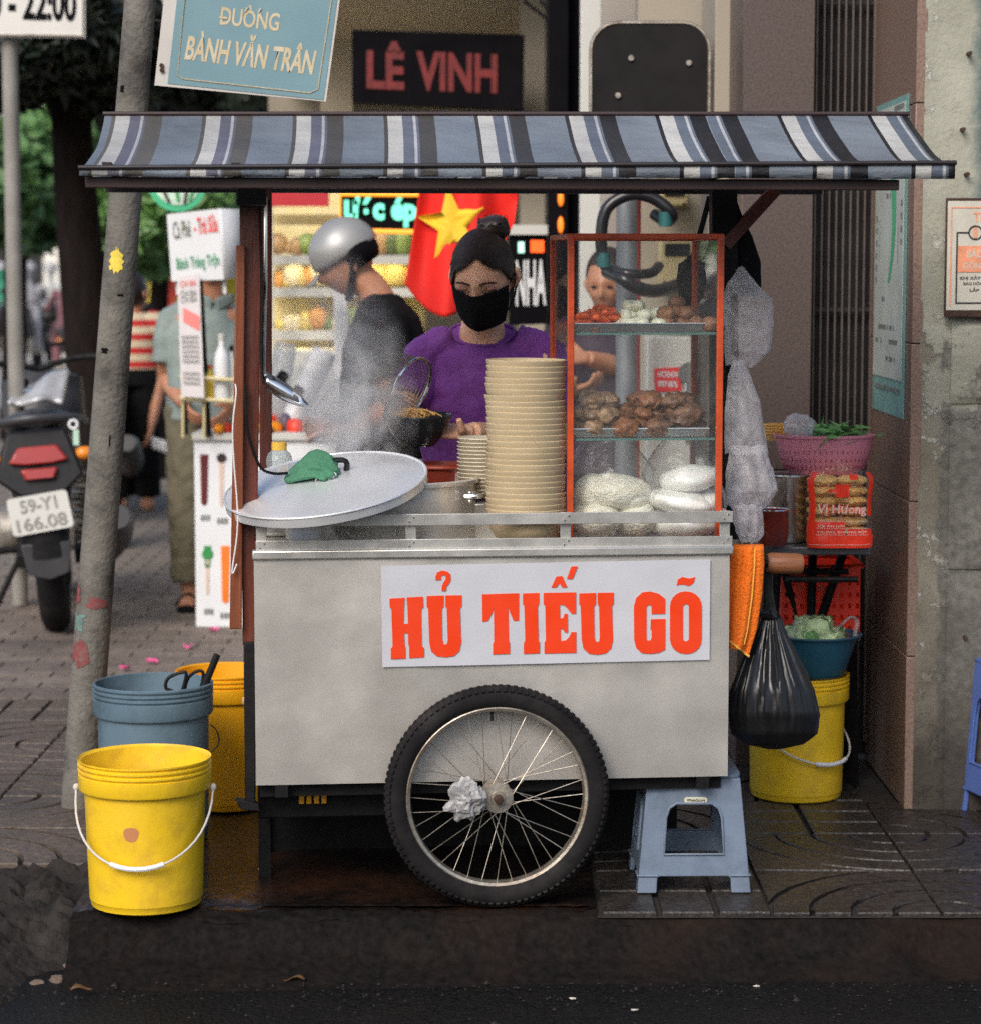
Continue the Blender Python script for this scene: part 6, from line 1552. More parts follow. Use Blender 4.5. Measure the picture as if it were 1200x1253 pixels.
# awning
def stripe():
    m = bpy.data.materials.new('striped_vinyl'); m.use_nodes = True
    N = m.node_tree.nodes; L = m.node_tree.links; b = N['Principled BSDF']; b.inputs['Roughness'].default_value = .38
    uv = N.new('ShaderNodeUVMap'); s = N.new('ShaderNodeSeparateXYZ'); L.new(uv.outputs[0], s.inputs[0])
    f = N.new('ShaderNodeMath'); f.operation = 'FRACT'; L.new(s.outputs['X'], f.inputs[0])
    r = N.new('ShaderNodeValToRGB'); r.color_ramp.interpolation = 'CONSTANT'; L.new(f.outputs[0], r.inputs[0])
    W_, B_, LB, DK, TW = (.66, .66, .635), (.165, .20, .255), (.245, .285, .335), (.028, .028, .032), (.58, .60, .62)
    seq = [(0, W_), (.16, B_), (.275, TW), (.305, B_), (.335, DK), (.515, LB), (.955, DK)]
    el = r.color_ramp.elements
    el[0].position = 0; el[0].color = (*W_, 1); el[1].position = seq[1][0]; el[1].color = (*seq[1][1], 1)
    for p_, c_ in seq[2:]:
        e = el.new(p_); e.color = (*c_, 1)
    # vinyl sheen painted in: dark stripes lightened towards the left end
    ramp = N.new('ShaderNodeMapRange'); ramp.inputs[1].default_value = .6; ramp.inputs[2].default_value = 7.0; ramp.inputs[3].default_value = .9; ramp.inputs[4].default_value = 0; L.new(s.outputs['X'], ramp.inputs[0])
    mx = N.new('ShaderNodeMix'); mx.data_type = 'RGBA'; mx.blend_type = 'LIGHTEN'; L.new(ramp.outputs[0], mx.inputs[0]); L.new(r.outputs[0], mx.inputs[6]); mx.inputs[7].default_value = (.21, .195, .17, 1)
    n = N.new('ShaderNodeTexNoise'); n.inputs['Scale'].default_value = 3; n.inputs['Detail'].default_value = 7; tc = N.new('ShaderNodeTexCoord'); L.new(tc.outputs['Object'], n.inputs['Vector'])
    mr = N.new('ShaderNodeMapRange'); mr.inputs[1].default_value = .3; mr.inputs[2].default_value = .7; mr.inputs[3].default_value = .62; mr.inputs[4].default_value = 1.2; L.new(n.outputs[0], mr.inputs[0])
    v = N.new('ShaderNodeVectorMath'); v.operation = 'SCALE'; L.new(mx.outputs[2], v.inputs[0]); L.new(mr.outputs[0], v.inputs['Scale']); L.new(v.outputs[0], b.inputs['Base Color'])
    n2 = N.new('ShaderNodeTexNoise'); n2.inputs['Scale'].default_value = 9; n2.inputs['Detail'].default_value = 5; mp = N.new('ShaderNodeMapping'); mp.inputs['Scale'].default_value = (1, 1, 3); L.new(tc.outputs['Object'], mp.inputs[0]); L.new(mp.outputs[0], n2.inputs['Vector'])
    bp = N.new('ShaderNodeBump'); bp.inputs['Strength'].default_value = .6; bp.inputs['Distance'].default_value = .02; L.new(n2.outputs[0], bp.inputs['Height']); L.new(bp.outputs[0], b.inputs['Normal'])
    tl = N.new('ShaderNodeBsdfTranslucent'); L.new(v.outputs[0], tl.inputs[0]); ms = N.new('ShaderNodeMixShader'); ms.inputs[0].default_value = .3
    L.new(b.outputs[0], ms.inputs[1]); L.new(tl.outputs[0], ms.inputs[2]); L.new(ms.outputs[0], N['Material Output'].inputs['Surface'])
    return m
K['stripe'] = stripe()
def set_uv(o, uvs):
    l = o.data.uv_layers.new(name='UVMap')
    for lo in o.data.loops: l.data[lo.index].uv = uvs[lo.vertex_index]
def ucoord(pxtop):
    u = (pxtop - 142) / 110.6
    return u + 1 - (.35 if pxtop > 862 else 0)
YF, YT = -.20, .16            # front edge, ridge
def aw_pt(s, v):
    """s 0..1 along the awning, v 0 ridge .. 1 front edge"""
    xt = 128 + (1110 - 128) * s; xb = 97 + (1168 - 97) * s
    pt = lp(xt, 141, YT); pb_ = lp(xb, 206 - 6 * s, YF)
    h = v ** 1.75                     # hangs in a shallow curve
    x = pt.x + (pb_.x - pt.x) * (v ** 1.5); y = pt.y + (pb_.y - pt.y) * v
    zlin = pt.z + (pb_.z - pt.z) * (1 - (1 - v) ** 1.55)
    sag = .010 * noise.noise(Vector((s * 14, v * 2, 0))) * sin(pi * v)
    return Vector((x, y, zlin + sag))
NS = 240
def awning_panel():
    mb = MB(); uvs = []
    S_ = [i / NS for i in range(NS + 1)]
    NV = 14
    vs = [aw_pt(s, j / NV) for j in range(NV + 1) for s in S_]
    fs = [(j * (NS + 1) + i, j * (NS + 1) + i + 1, (j + 1) * (NS + 1) + i + 1, (j + 1) * (NS + 1) + i) for j in range(NV) for i in range(NS)]
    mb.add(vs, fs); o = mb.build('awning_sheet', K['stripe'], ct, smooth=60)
    set_uv(o, [(ucoord(128 + 982 * s), j / NV) for j in range(NV + 1) for s in S_])
    return o
aw = awning_panel()
def rear():
    mb = MB(); NV = 8; S_ = [i / 60 for i in range(61)]
    vs = []
    for j in range(NV + 1):
        for s in S_:
            p = aw_pt(s, j / NV); q_ = Vector((p.x, 2 * YT + .10 - p.y, p.z)); vs.append(q_)
    fs = [(j * 61 + i, j * 61 + i + 1, (j + 1) * 61 + i + 1, (j + 1) * 61 + i) for j in range(NV) for i in range(60)]
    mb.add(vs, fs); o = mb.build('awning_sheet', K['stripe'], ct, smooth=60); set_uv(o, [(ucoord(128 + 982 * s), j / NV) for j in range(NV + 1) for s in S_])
    for s in (0, 1):
        mb = MB(); vs = []
        for j in range(NV + 1):
            p = aw_pt(s, j / NV); q_ = Vector((p.x, 2 * YT + .10 - p.y, p.z)); vs += [p, q_]
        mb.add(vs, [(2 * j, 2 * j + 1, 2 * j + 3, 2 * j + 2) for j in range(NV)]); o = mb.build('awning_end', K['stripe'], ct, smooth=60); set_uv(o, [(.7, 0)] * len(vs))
rear()
# valance below a dark bead
mb = MB(); vs = []
for j in range(3):
    for i in range(NS + 1):
        s = i / NS; p = aw_pt(s, 1); z1 = lp(600, 216.5 + 1.0 * sin(s * 9) * .5, YF).z
        vs.append(Vector((p.x, p.y - .004 + .0015 * sin(s * 40) * j, p.z + (z1 - p.z) * j / 2)))
mb.add(vs, [(j * (NS + 1) + i, j * (NS + 1) + i + 1, (j + 1) * (NS + 1) + i + 1, (j + 1) * (NS + 1) + i) for j in range(2) for i in range(NS)])
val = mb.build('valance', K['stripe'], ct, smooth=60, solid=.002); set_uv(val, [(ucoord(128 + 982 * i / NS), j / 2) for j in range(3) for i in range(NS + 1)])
def tubealong(name, v, dz, r, m, ext=0, dy=0):
    mb = MB(); P = [aw_pt(i / 60, v) + Vector((0, dy, dz)) for i in range(61)]
    P[0].x -= ext; P[-1].x += ext; mb.tube(P, r, 8); return mb.build(name, m, ct)
trim = mat('dark_trim_tape', (.016, .012, .014), .5, var=.2)
tubealong('bead', 1, .002, .0055, trim, .002, -.006); tubealong('ridge_bar', 0, .004, .0055, mat('dark_brown_bar', (.035, .018, .018), .5), .004)
mb = MB(); P0, P1 = lp(104, 223, YF + .02), lp(1100, 228, YF + .02)
mb.box(((P0.x + P1.x) / 2, YF + .03, lp(600, 224, YF).z), (P1.x - P0.x, .02, .024)); mb.build('front_beam', mat('dark_red_beam', (.035, .015, .013), .5, var=.3, vs=6), ct, bevel=.002)
mb = MB(); z_ = lp(600, 229, YT + .05).z + .01; mb.box(((P0.x + P1.x) / 2 + .02, YT + .05, z_), (P1.x - P0.x - .03, .04, .02)); mb.box(((P0.x + P1.x) / 2, 2 * YT + .28, z_), (P1.x - P0.x, .03, .025)); mb.build('roof_beam', trim, ct)
for px in (140, 290, 460, 640, 880, 1080):
    x = lp(px, 226, .1).x; MB().box((x, (YF + 2 * YT + .28) / 2, z_ + .02), (.02, 2 * YT + .28 - YF, .018)).build('rafter', trim, ct)
# frayed tape at the post head
MB().box((lp(308, 240, .05).x, .035, lp(308, 240, .05).z), (.07, .03, .045)).build('post_tape', trim, ct, bevel=.004)
for k in range(7):
    a = lp(293 + k * 6, 244, .03); MB().tube([a, a + Vector((random.uniform(-.006, .006), -.002, -.02 - random.random() * .02))], .0018, 4).build('tape_shred', trim, ct)
# push handle at the right end
hx, hy = lp(905, 690, .10), None
MB().tube(catmull([(XR - .02, .12, .80), (XR + .06, .12, .80), (XR + .12, .12, .80)], 3), .010, 8).build('handle_bar', K['iron'], ct)
a, b = lp(938, 689, .12), lp(981, 690, .12)
MB().tube([a, a.lerp(b, .1), a.lerp(b, .9), b], [.022, .026, .026, .023], 14).build('handle_grip', K['grip'], ct)
MB().tube([(XR, .12, b.z), a], .012, 8).build('handle_bar', K['iron'], ct)

# ------------------------------------------------------------------ glass case
gl_ = thing('glass_case', 'glass display case with orange red frame standing on the cart', 'display case', cw(((lp(788, 640, .10)).x, .10, .838)), YAW)
G0 = CINV @ Vector(gl_.location); Mi = Matrix.Translation(-G0)
gx0, gx1 = lp(697.5, 450, .06).x, lp(880, 450, .06).x; gy0, gy1 = .06, .40
gz0, gz1 = .838, lp(790, 286, .06).z
fr_ = .0155
for (x, y) in ((gx0, gy0), (gx1, gy0), (gx0, gy1), (gx1, gy1)): MB(Mi).box((x, y, (gz0 + gz1) / 2), (fr_, fr_, gz1 - gz0)).build('frame_post', K['oframe'], gl_, bevel=.002)
for z in (gz1 - .006, gz0 + .008):
    for y in (gy0, gy1): MB(Mi).box(((gx0 + gx1) / 2, y, z), (gx1 - gx0 - fr_, fr_ * .9, fr_ * .9)).build('frame_bar', K['oframe'], gl_, bevel=.002)
    for x in (gx0, gx1): MB(Mi).box((x, (gy0 + gy1) / 2, z), (fr_ * .9, gy1 - gy0 - fr_, fr_ * .9)).build('frame_bar', K['oframe'], gl_, bevel=.002)
K['glass'] = clear('window_glass', (.985, .995, .99), .035, .03, 0, 7, (.8, .8, .8))
K['glassedge'] = mat('green_glass_edge', (.10, .22, .20), .1, var=.05, trans=.3)
MB(Mi).box(((gx0 + gx1) / 2, gy0, (gz0 + gz1) / 2), (gx1 - gx0 - fr_, .003, gz1 - gz0 - fr_)).build('front_pane', K['glass'], gl_, smooth=0)
MB(Mi).box((gx1, (gy0 + gy1) / 2, (gz0 + gz1) / 2), (.003, gy1 - gy0 - fr_, gz1 - gz0 - fr_)).build('side_pane', K['glass'], gl_, smooth=0)
MB(Mi).box((gx0, (gy0 + gy1) / 2, (gz0 + gz1) / 2), (.003, gy1 - gy0 - fr_, gz1 - gz0 - fr_)).build('side_pane', K['glass'], gl_, smooth=0)
zs1, zs2 = lp(790, 408, gy0 + .02).z, lp(790, 537, gy0 + .02).z
for z in (zs1, zs2):
    MB(Mi).box(((gx0 + gx1) / 2, (gy0 + gy1) / 2, z), (gx1 - gx0 - fr_ * 1.05, gy1 - gy0 - .02, .005)).build('glass_shelf', K['glass'], gl_, smooth=0)
    MB(Mi).box(((gx0 + gx1) / 2, gy0 + .0085, z), (gx1 - gx0 - fr_ * 1.1, .003, .0052)).build('shelf_edge', K['glassedge'], gl_, smooth=0)
# steel trays
K['tray'] = mat('tray_steel', (.40, .42, .43), .3, .9, var=.08, vs=10)
def tray(px0, px1, z, label):
    a, b = lp(px0, 400, gy0 + .03).x, lp(px1, 400, gy0 + .03).x; w_ = b - a; d_ = gy1 - gy0 - .07; h_ = .020
    t = thing('steel_tray', label, 'tray', cw(((a + b) / 2, (gy0 + gy1) / 2, z + .003)), YAW)
    MB().box((0, 0, .0015), (w_ - .02, d_ - .02, .002)).build('bottom', K['tray'], t)
    for s in (-1, 1):
        MB().prism([[(-w_ / 2 + .01, .001), (w_ / 2 - .01, .001), (w_ / 2, h_), (-w_ / 2, h_)]], lambda x, y, s=s: (x, s * (d_ / 2 - .01 + .01 * y / h_), y), (0, s * .0015, 0)).build('side', K['tray'], t)
        MB().prism([[(-d_ / 2 + .01, .001), (d_ / 2 - .01, .001), (d_ / 2, h_), (-d_ / 2, h_)]], lambda y, z_, s=s: (s * (w_ / 2 - .01 + .01 * z_ / h_), y, z_), (s * .0015, 0, 0)).build('side', K['tray'], t)
    MB().tube([(-w_ / 2, -d_ / 2, h_), (w_ / 2, -d_ / 2, h_), (w_ / 2, d_ / 2, h_), (-w_ / 2, d_ / 2, h_)], .0025, 6, closed=True).build('lip', K['tray'], t)
    return z + .006
ZT1 = tray(701, 862, zs1, 'upper steel tray of shrimp and quail eggs in the glass case')
ZT2 = tray(701, 868, zs2, 'lower steel tray of braised meat in the glass case')
rf = random.Random(21)
def place(o, px, yl, z, rz=0):
    p = lp(px, 400, yl); o.location = cw((p.x, yl, z)); o.rotation_euler = (0, 0, rz); return o
# shrimp
K['shrimp'] = mat('cooked_shrimp', (.72, .10, .015), .4, var=.35, vs=40, bump=.2, bs=120, dirt=(.75, .28, .1), dirt_amt=.6, dirt_s=40); K['feeler'] = mat('shrimp_feeler', (.30, .05, .02), .5)
def shrimp(seed):
    P = [Vector((cos(a) * .020, 0, sin(a) * .020)) for a in [pi * 1.05 - k * pi * 1.25 / 10 for k in range(11)]]
    mb = MB(); mb.tube(P, [.004, .009, .0105, .0100, .0095, .009, .0085, .0075, .006, .004, .002], 10)
    me = mb.mesh('shrimp', K['shrimp'], 50); return me
shm = shrimp(0)
fm = MB()
for k in range(4): fm.tube(catmull([(-.02, .002 * k, .002), (-.04, .006 * k - .01, .018 + .004 * k), (-.07 + .01 * k, .012 * k - .02, .012)], 3), .0006, 4)
fmm = fm.mesh('feelers', K['feeler'], 0)
spots = [(706 + rf.random() * 46, .12 + rf.random() * .18, k) for k in range(26)]
for i, (px, yl, k) in enumerate(spots):
    lev = i // 11
    o = bpy.data.objects.new('shrimp', shm); COL.objects.link(o)
    place(o, 733 + (px - 729) * (1 - .28 * lev), yl, ZT1 + .010 + lev * .016, rf.random() * 6.28); o.rotation_euler = (rf.uniform(1.0, 2.0), rf.uniform(-.4, .4), rf.random() * 6.28)
    tag(o, 'orange cooked shrimp in the heap on the upper tray', 'shrimp', 'shrimp on the upper tray')
    f = bpy.data.objects.new('feelers', fmm); COL.objects.link(f); f.parent = o
K['egg'] = mat('pale_quail_egg', (.62, .63, .50), .35, var=.08, vs=30, rnd=.1)
eggm = MB(); eggm.lathe([(0, -.0165), (.006, -.0155), (.0115, -.010), (.0142, -.001), (.0135, .007), (.0095, .014), (.004, .0178), (0, .0185)], 18); eggm = eggm.mesh('egg', K['egg'], 80)
egs = []
for lev, n_ in ((0, 16), (1, 10), (2, 4)):
    for k in range(n_): egs.append((756 + (rf.random()) * 52 * (1 - .2 * lev) + 5 * lev, .11 + rf.random() * .10 + .03 * lev, lev))
for (px, yl, lev) in egs:
    o = bpy.data.objects.new('quail_egg', eggm); COL.objects.link(o); place(o, px, yl, ZT1 + .016 + lev * .021); o.rotation_euler = (rf.uniform(-1.6, 1.6), rf.uniform(-1, 1), rf.random() * 6)
    tag(o, 'peeled pale quail egg in the middle of the upper tray', 'egg', 'quail eggs on the upper tray')
K['ball'] = mat('brown_meatball', (.22, .105, .055), .55, var=.35, vs=50, bump=.5, bs=90)
bme = [MB().lump((0, 0, 0), .0185, s, .16, 2.2, 3).mesh('meatball', K['ball'], 60) for s in range(4)]
for i in range(22):
    lev = i // 10; px = 806 + rf.random() * 50 * (1 - .25 * lev); yl = .12 + rf.random() * .14
    o = bpy.data.objects.new('meatball', bme[i % 4]); COL.objects.link(o); place(o, px, yl, ZT1 + .016 + lev * .024, rf.random() * 6)
    tag(o, 'brown meatball in the heap at the right of the upper tray', 'meatball', 'meatballs on the upper tray')
o = MB().lump((0, 0, 0), .019, 9, .14, 2.2, 3).build('meatball', K['ball'], smooth=60); place(o, 867, gy0 + .05, zs1 + .021); tag(o, 'single brown meatball lying on the glass shelf beside the tray', 'meatball', 'meatballs on the upper tray')
# braised meat
K['meat'] = [mat('braised_meat_a', (.19, .11, .058), .42, var=.5, vs=22, bump=.7, bs=45, dirt=(.42, .30, .19), dirt_amt=.7, dirt_s=16), mat('braised_meat_b', (.20, .085, .036), .38, var=.45, vs=20, bump=.6, bs=40, dirt=(.12, .03, .015), dirt_amt=.7, dirt_s=14), mat('braised_meat_c', (.12, .058, .032), .45, var=.5, vs=24, bump=.8, bs=50, dirt=(.26, .15, .08), dirt_amt=.6, dirt_s=18)]
for i in range(54):
    lev = 0 if i < 22 else (1 if i < 42 else 2); zone = rf.random()
    px = 706 + zone * 148 * (1 - .10 * lev) + 8 * lev
    if lev == 2: px = rf.choice([725, 735, 742, 785, 795, 825, 838, 848])
    yl = .11 + rf.random() * .17; kind = 0 if px < 755 else (1 if px < 800 else 2); r_ = rf.uniform(.023, .035)
    mb = MB(); mb.lump((0, 0, 0), (r_ * rf.uniform(.8, 1.3), r_, r_ * rf.uniform(.6, .95)), i + 50, .38, 2.2, 3)
    o = mb.build('meat_piece', K['meat'][kind], smooth=75); place(o, px, yl, ZT2 + .018 + lev * .030, rf.random() * 6)
    tag(o, ['pale gristly braised meat piece at the left of the lower tray', 'reddish braised meat piece in the middle of the lower tray', 'dark braised meat piece at the right of the lower tray'][kind], 'meat', ['pale meat on the lower tray', 'reddish meat on the lower tray', 'dark meat on the lower tray'][kind])
# bags of fresh noodles
K['noodle'] = mat('white_rice_noodles', (.82, .80, .70), .5, var=.12, vs=14, bump=.6, bs=70, dirt=(.55, .42, .20), dirt_amt=.5, dirt_s=9, stretch=(1, 1, 3))
K['noodlew'] = mat('white_noodle_packs', (.88, .88, .85), .4, var=.06, vs=10, bump=.25, bs=25, dirt=(.62, .50, .28), dirt_amt=.35, dirt_s=8)
K['film'] = clear('noodle_bag_film', (.985, .985, .98), .05, .3, .35, 26, (.9, .9, .88))
def noodle_bag(px, yl, w_, h_, lumps, m, label, top):
    p = lp(px, 400, yl); t = thing('noodle_bag', label, 'noodle bag', cw((p.x, yl, gz0 + .012)), YAW)
    for i, (x, y, z, rx, ry, rz, a) in enumerate(lumps): MB().lump((x, y, z), (rx, ry, rz), i + px, .10, 1.8, 3, RY(a)).build('noodles', m, t, smooth=70)
    mb = MB()
    def bagf(u, v):
        a = u * 2 * pi; k = (1 - (2 * v - 1) ** 4) ** .5 if v < .62 else (1 - .62 * ((v - .62) / .38)); rr_ = .10 + .9 * k if v < .05 else k
        nz_ = 1 + .10 * noise.noise(Vector((cos(a) * 3, sin(a) * 3, v * 5 + px))) + .06 * noise.noise(Vector((cos(a) * 8, sin(a) * 8, v * 9)))
        return (cos(a) * w_ * .55 * rr_ * nz_ + .02 * sin(v * 6) * v, sin(a) * .115 * rr_ * nz_, h_ * v * (1 + .06 * noise.noise(Vector((cos(a) * 2, sin(a) * 2, 5)))))
    mb.sheet(40, 24, bagf); mb.build('film', K['film'], t, smooth=70)
noodle_bag(752, .17, .20, .27, [(-.045, -.01, .05, .062, .10, .05, .1), (.05, .0, .055, .055, .10, .052, -.1), (0, -.02, .115, .085, .085, .045, .05), (-.055, 0, .11, .045, .08, .05, .3), (.04, -.01, .10, .05, .08, .05, -.2)], K['noodle'], 'clear bag of loose cream noodles at the left of the glass case floor', 0)
noodle_bag(838, .16, .17, .25, [(0, -.01, .040, .088, .095, .036, -.05), (-.012, -.02, .092, .088, .092, .032, .12), (.008, -.01, .145, .074, .085, .036, -.12), (.05, .0, .085, .045, .085, .034, -.4)], K['noodlew'], 'clear bag of white folded noodle sheets at the right of the glass case floor', 0)

# ------------------------------------------------------------------ bowls
bp_ = [(.0, .004), (.042, .004), (.044, 0), (.048, 0), (.050, .006), (.074, .018), (.086, .036), (.0925, .060), (.0950, .0655), (.0958, .071), (.0935, .0725), (.0895, .066), (.082, .040), (.070, .024), (.046, .010), (0, .009)]
ORD = 'first second third fourth fifth sixth seventh eighth ninth tenth eleventh twelfth thirteenth fourteenth fifteenth sixteenth seventeenth eighteenth nineteenth twentieth twenty-first twenty-second twenty-third twenty-fourth twenty-fifth twenty-sixth twenty-seventh twenty-eighth'.split()
bowl_me = MB().lathe(bp_, 48).mesh('bowl', K['beige'], 35)
pb0 = lp(643, 655, .108); nbowl = 28; ztop = lp(643, 440, .108).z
zb0 = .846; stp = (ztop - zb0 - .0715) / (nbowl - 1)
for i in range(nbowl):
    o = bpy.data.objects.new('bowl', bowl_me); COL.objects.link(o)
    o.location = cw((pb0.x + rf.uniform(-.0018, .0018) - .002 * sin(i * .35), pb0.y + rf.uniform(-.0015, .0015), zb0 + i * stp)); o.rotation_euler = (rf.uniform(-.012, .012), rf.uniform(-.012, .012), rf.random() * 6)
    tag(o, 'topmost beige soup bowl of the tall stack on the cart' if i == nbowl - 1 else ('lowest beige soup bowl of the tall stack, standing on the cart counter' if i == 0 else '%s beige soup bowl from the top of the tall stack' % ORD[nbowl - 1 - i]), 'bowl', 'stack of beige bowls')
dish_me = MB().lathe([(0, .003), (.03, .003), (.032, 0), (.036, .001), (.062, .020), (.066, .024), (.0655, .026), (.062, .0255), (.035, .008), (0, .007)], 36).mesh('dish', mat('cream_dish', (.48, .43, .33), .4, var=.05, rnd=.06), 35)
pd0 = lp(592, 590, .30)
for i in range(14):
    o = bpy.data.objects.new('dish', dish_me); COL.objects.link(o); o.location = cw((pd0.x, .30, .94 + i * .0095)); o.rotation_euler = (rf.uniform(-.01, .01), rf.uniform(-.01, .01), 0)
    tag(o, '%s small cream dish from the top of the short stack' % ORD[13 - i], 'dish', 'stack of small dishes')
o = MB().box((0, 0, .048), (.16, .16, .098)).build('steel_box', K['steel_rail'], bevel=.006); o.location = cw((pd0.x + .0, .30, .838)); o.rotation_euler = (0, 0, YAW); tag(o, 'low steel box under the stack of small dishes', 'box')
# ------------------------------------------------------------------ stock pot with lid
pc_ = lp(466, 590, .28); PR = .238
pt = thing('stock_pot', 'big dull aluminium stock pot sunk in the cart top', 'pot', cw((pc_.x, .28, .838))); zr_ = lp(466, 584, .28).z - .838
MB().lathe([(PR - .012, 0), (PR - .004, .012), (PR - .004, zr_ - .012), (PR + .004, zr_ - .008), (PR + .005, zr_), (PR - .002, zr_ + .003), (PR - .009, zr_ - .004), (PR - .011, .03), (0, .028)], 72).build('pot_wall', K['pot'], pt, smooth=35)
MB().lathe([(0, zr_ - .045), (PR - .011, zr_ - .045)], 48).build('broth', mat('clear_broth', (.25, .16, .08), .12, var=.2), pt, smooth=0)
for s in (1,):
    a_ = -.42; c = Vector((cos(a_) * PR, sin(a_) * PR, zr_ - .035)); MB().tube(catmull([c + Vector((-.01, -.03, 0)), c + Vector((.025, -.03, .0)), c + Vector((.03, .03, .0)), c + Vector((-.01, .05, 0))], 4), .006, 8).build('handle', K['bright'], pt)
    for dz in (-.012, .008): MB().lump(c + Vector((.002, -.03, dz)), .006, 1, 0, 1, 2).build('rivet', K['bright'], pt)
lidc = cw(lp(398, 593, .13)); LR = .243
LM = RY(radians(-7.5)) @ RX(radians(12.5))
ld = thing('pot_lid', 'round aluminium pot lid tilted on the pot with a green cloth on it', 'lid', lidc)
prof = [(0, .030), (.05, .029), (.12, .023), (.19, .012), (.225, .003), (.236, .0025), (.243, .0), (.243, -.022), (.240, -.022), (.239, -.004), (.22, -.001), (.12, .018), (0, .025)]
MB().lathe(prof, 96, (0, 0, 0), LM, wob=lambda a, z: 1 + .004 * sin(3 * a) + .003 * sin(7 * a + 1)).build('disc', K['alu'], ld, smooth=35)
MB().tube([LM @ Vector((cos(a) * .243, sin(a) * .243, .001)) for a in [2 * pi * k / 72 for k in range(72)]], .0035, 6, closed=True).build('rolled_edge', K['alu'], ld)
hk = LM @ Vector((-.02, .03, .03))
MB().tube(catmull([LM @ Vector(p) for p in ((-.055, 0, .028), (-.05, 0, .055), (.05, 0, .055), (.055, 0, .028))], 5), .007, 8).build('handle', K['blackgloss'], ld)
# green cloth
K['green'] = mat('green_terry', (.05, .165, .095), .9, var=.18, vs=12, bump=.5, bs=130)
gc_ = thing('green_cloth', 'crumpled green cloth lying on the pot lid handle', 'cloth', cw(lp(385, 585, .10)) )
def fold_tube(mb, pts, w_, h_):
    P = catmull([LM @ Vector(p) for p in pts], 6); n_ = len(P)
    mb.tube(P, [(w_ * (.35 + .65 * sin(pi * (.12 + .76 * i / (n_ - 1)))), h_) for i in range(n_)], 14, up=LM @ Vector((0, 0, 1)))
cl = MB()
fold_tube(cl, [(-.068, .0, .006), (-.035, -.006, .012), (.0, -.012, .016), (.04, .002, .012), (.058, .01, .006)], .026, .010)
fold_tube(cl, [(-.052, .012, .014), (-.02, .010, .036), (.012, .004, .044), (.04, .0, .030), (.052, -.012, .010)], .020, .012)
fold_tube(cl, [(-.045, -.006, .012), (-.018, -.014, .026), (.008, -.018, .034), (.032, -.022, .020), (.046, -.030, .006)], .012, .010)
fold_tube(cl, [(-.058, -.016, .006), (-.03, -.024, .014), (-.004, -.030, .018), (.02, -.034, .010), (.03, -.040, .005)], .011, .007)
fold_tube(cl, [(-.02, .022, .038), (.005, .018, .054), (.028, .010, .050), (.046, .006, .036)], .016, .010)
fold_tube(cl, [(-.03, .034, .010), (.0, .036, .026), (.03, .030, .026), (.05, .024, .010)], .020, .016)
cl.lump(LM @ Vector((0, .008, .018)), (.044, .03, .022), 3, .2, 2, 3)
cl.build('folded_cloth', K['green'], gc_, remesh=.0030, smo=3, disp=(.004, .02))
o = MB().sheet(16, 10, lambda u, v: LM @ Vector(((u - .5) * .05, (v - .5) * .035, .004 + .014 * sin(u * 15) ** 2 * (1 - v) + .006 * v))).build('white_cloth', K['white'], smooth=80, solid=.003); o.location = cw(lp(400, 586, .085)); tag(o, 'white gauze edge sticking out under the green cloth', 'cloth')
# wire from the post to the lid
o = MB().tube(catmull([cw(lp(300, 470, .03)), cw(lp(301, 500, .03)), cw(lp(305, 535, .035)), cw(lp(318, 570, .05)), cw(lp(333, 579, .07)), cw(lp(352, 579, .09))], 6), .0035, 8).build('wire_hook', K['iron']); tag(o, 'dark wire curving from the wooden post to the green cloth', 'wire')
# hanging scoop by the post
sc_ = thing('hanging_scoop', 'long handled metal scoop hanging beside the wooden post', 'scoop', cw(lp(350, 490, .06)))
def sp2(px, py, yl): return cw(lp(px, py, yl)) - sc_.location
MB().tube(catmull([sp2(325, 240, .06), sp2(325, 340, .05), sp2(323, 440, .05), sp2(325, 462, .05), sp2(335, 472, .05)], 6), .0045, 8).build('handle', K['bright'], sc_)
MB().sheet(20, 6, lambda u, v: sp2(326 + 52 * u, 466 + 30 * u + (v - .5) * (20 * (1 - u) ** .6) - 4 * sin(pi * u) * (1 if v < .5 else -1), .05 - .02 * sin(pi * v))).build('blade', K['bright'], sc_, smooth=60, solid=.003)
o = MB().tube(catmull([cw(lp(317, 236, .04)), cw(lp(320, 330, .04)), cw(lp(320, 440, .045)), cw(lp(323, 470, .045))], 6), .003, 6).build('hanging_cable', K['iron']); tag(o, 'thin black cable running down the wooden post', 'cable')
o = MB().tube(catmull([cw(lp(288, 470, .02)), cw(lp(289, 482, .01)), cw(lp(285, 520, .01)), cw(lp(286, 560, .02)), cw(lp(291, 640, .02)), cw(lp(284, 700, .02)), cw(lp(290, 690, .02))], 6), .0018, 6).build('white_string', K['white']); tag(o, 'white string tied round the wooden post', 'string')
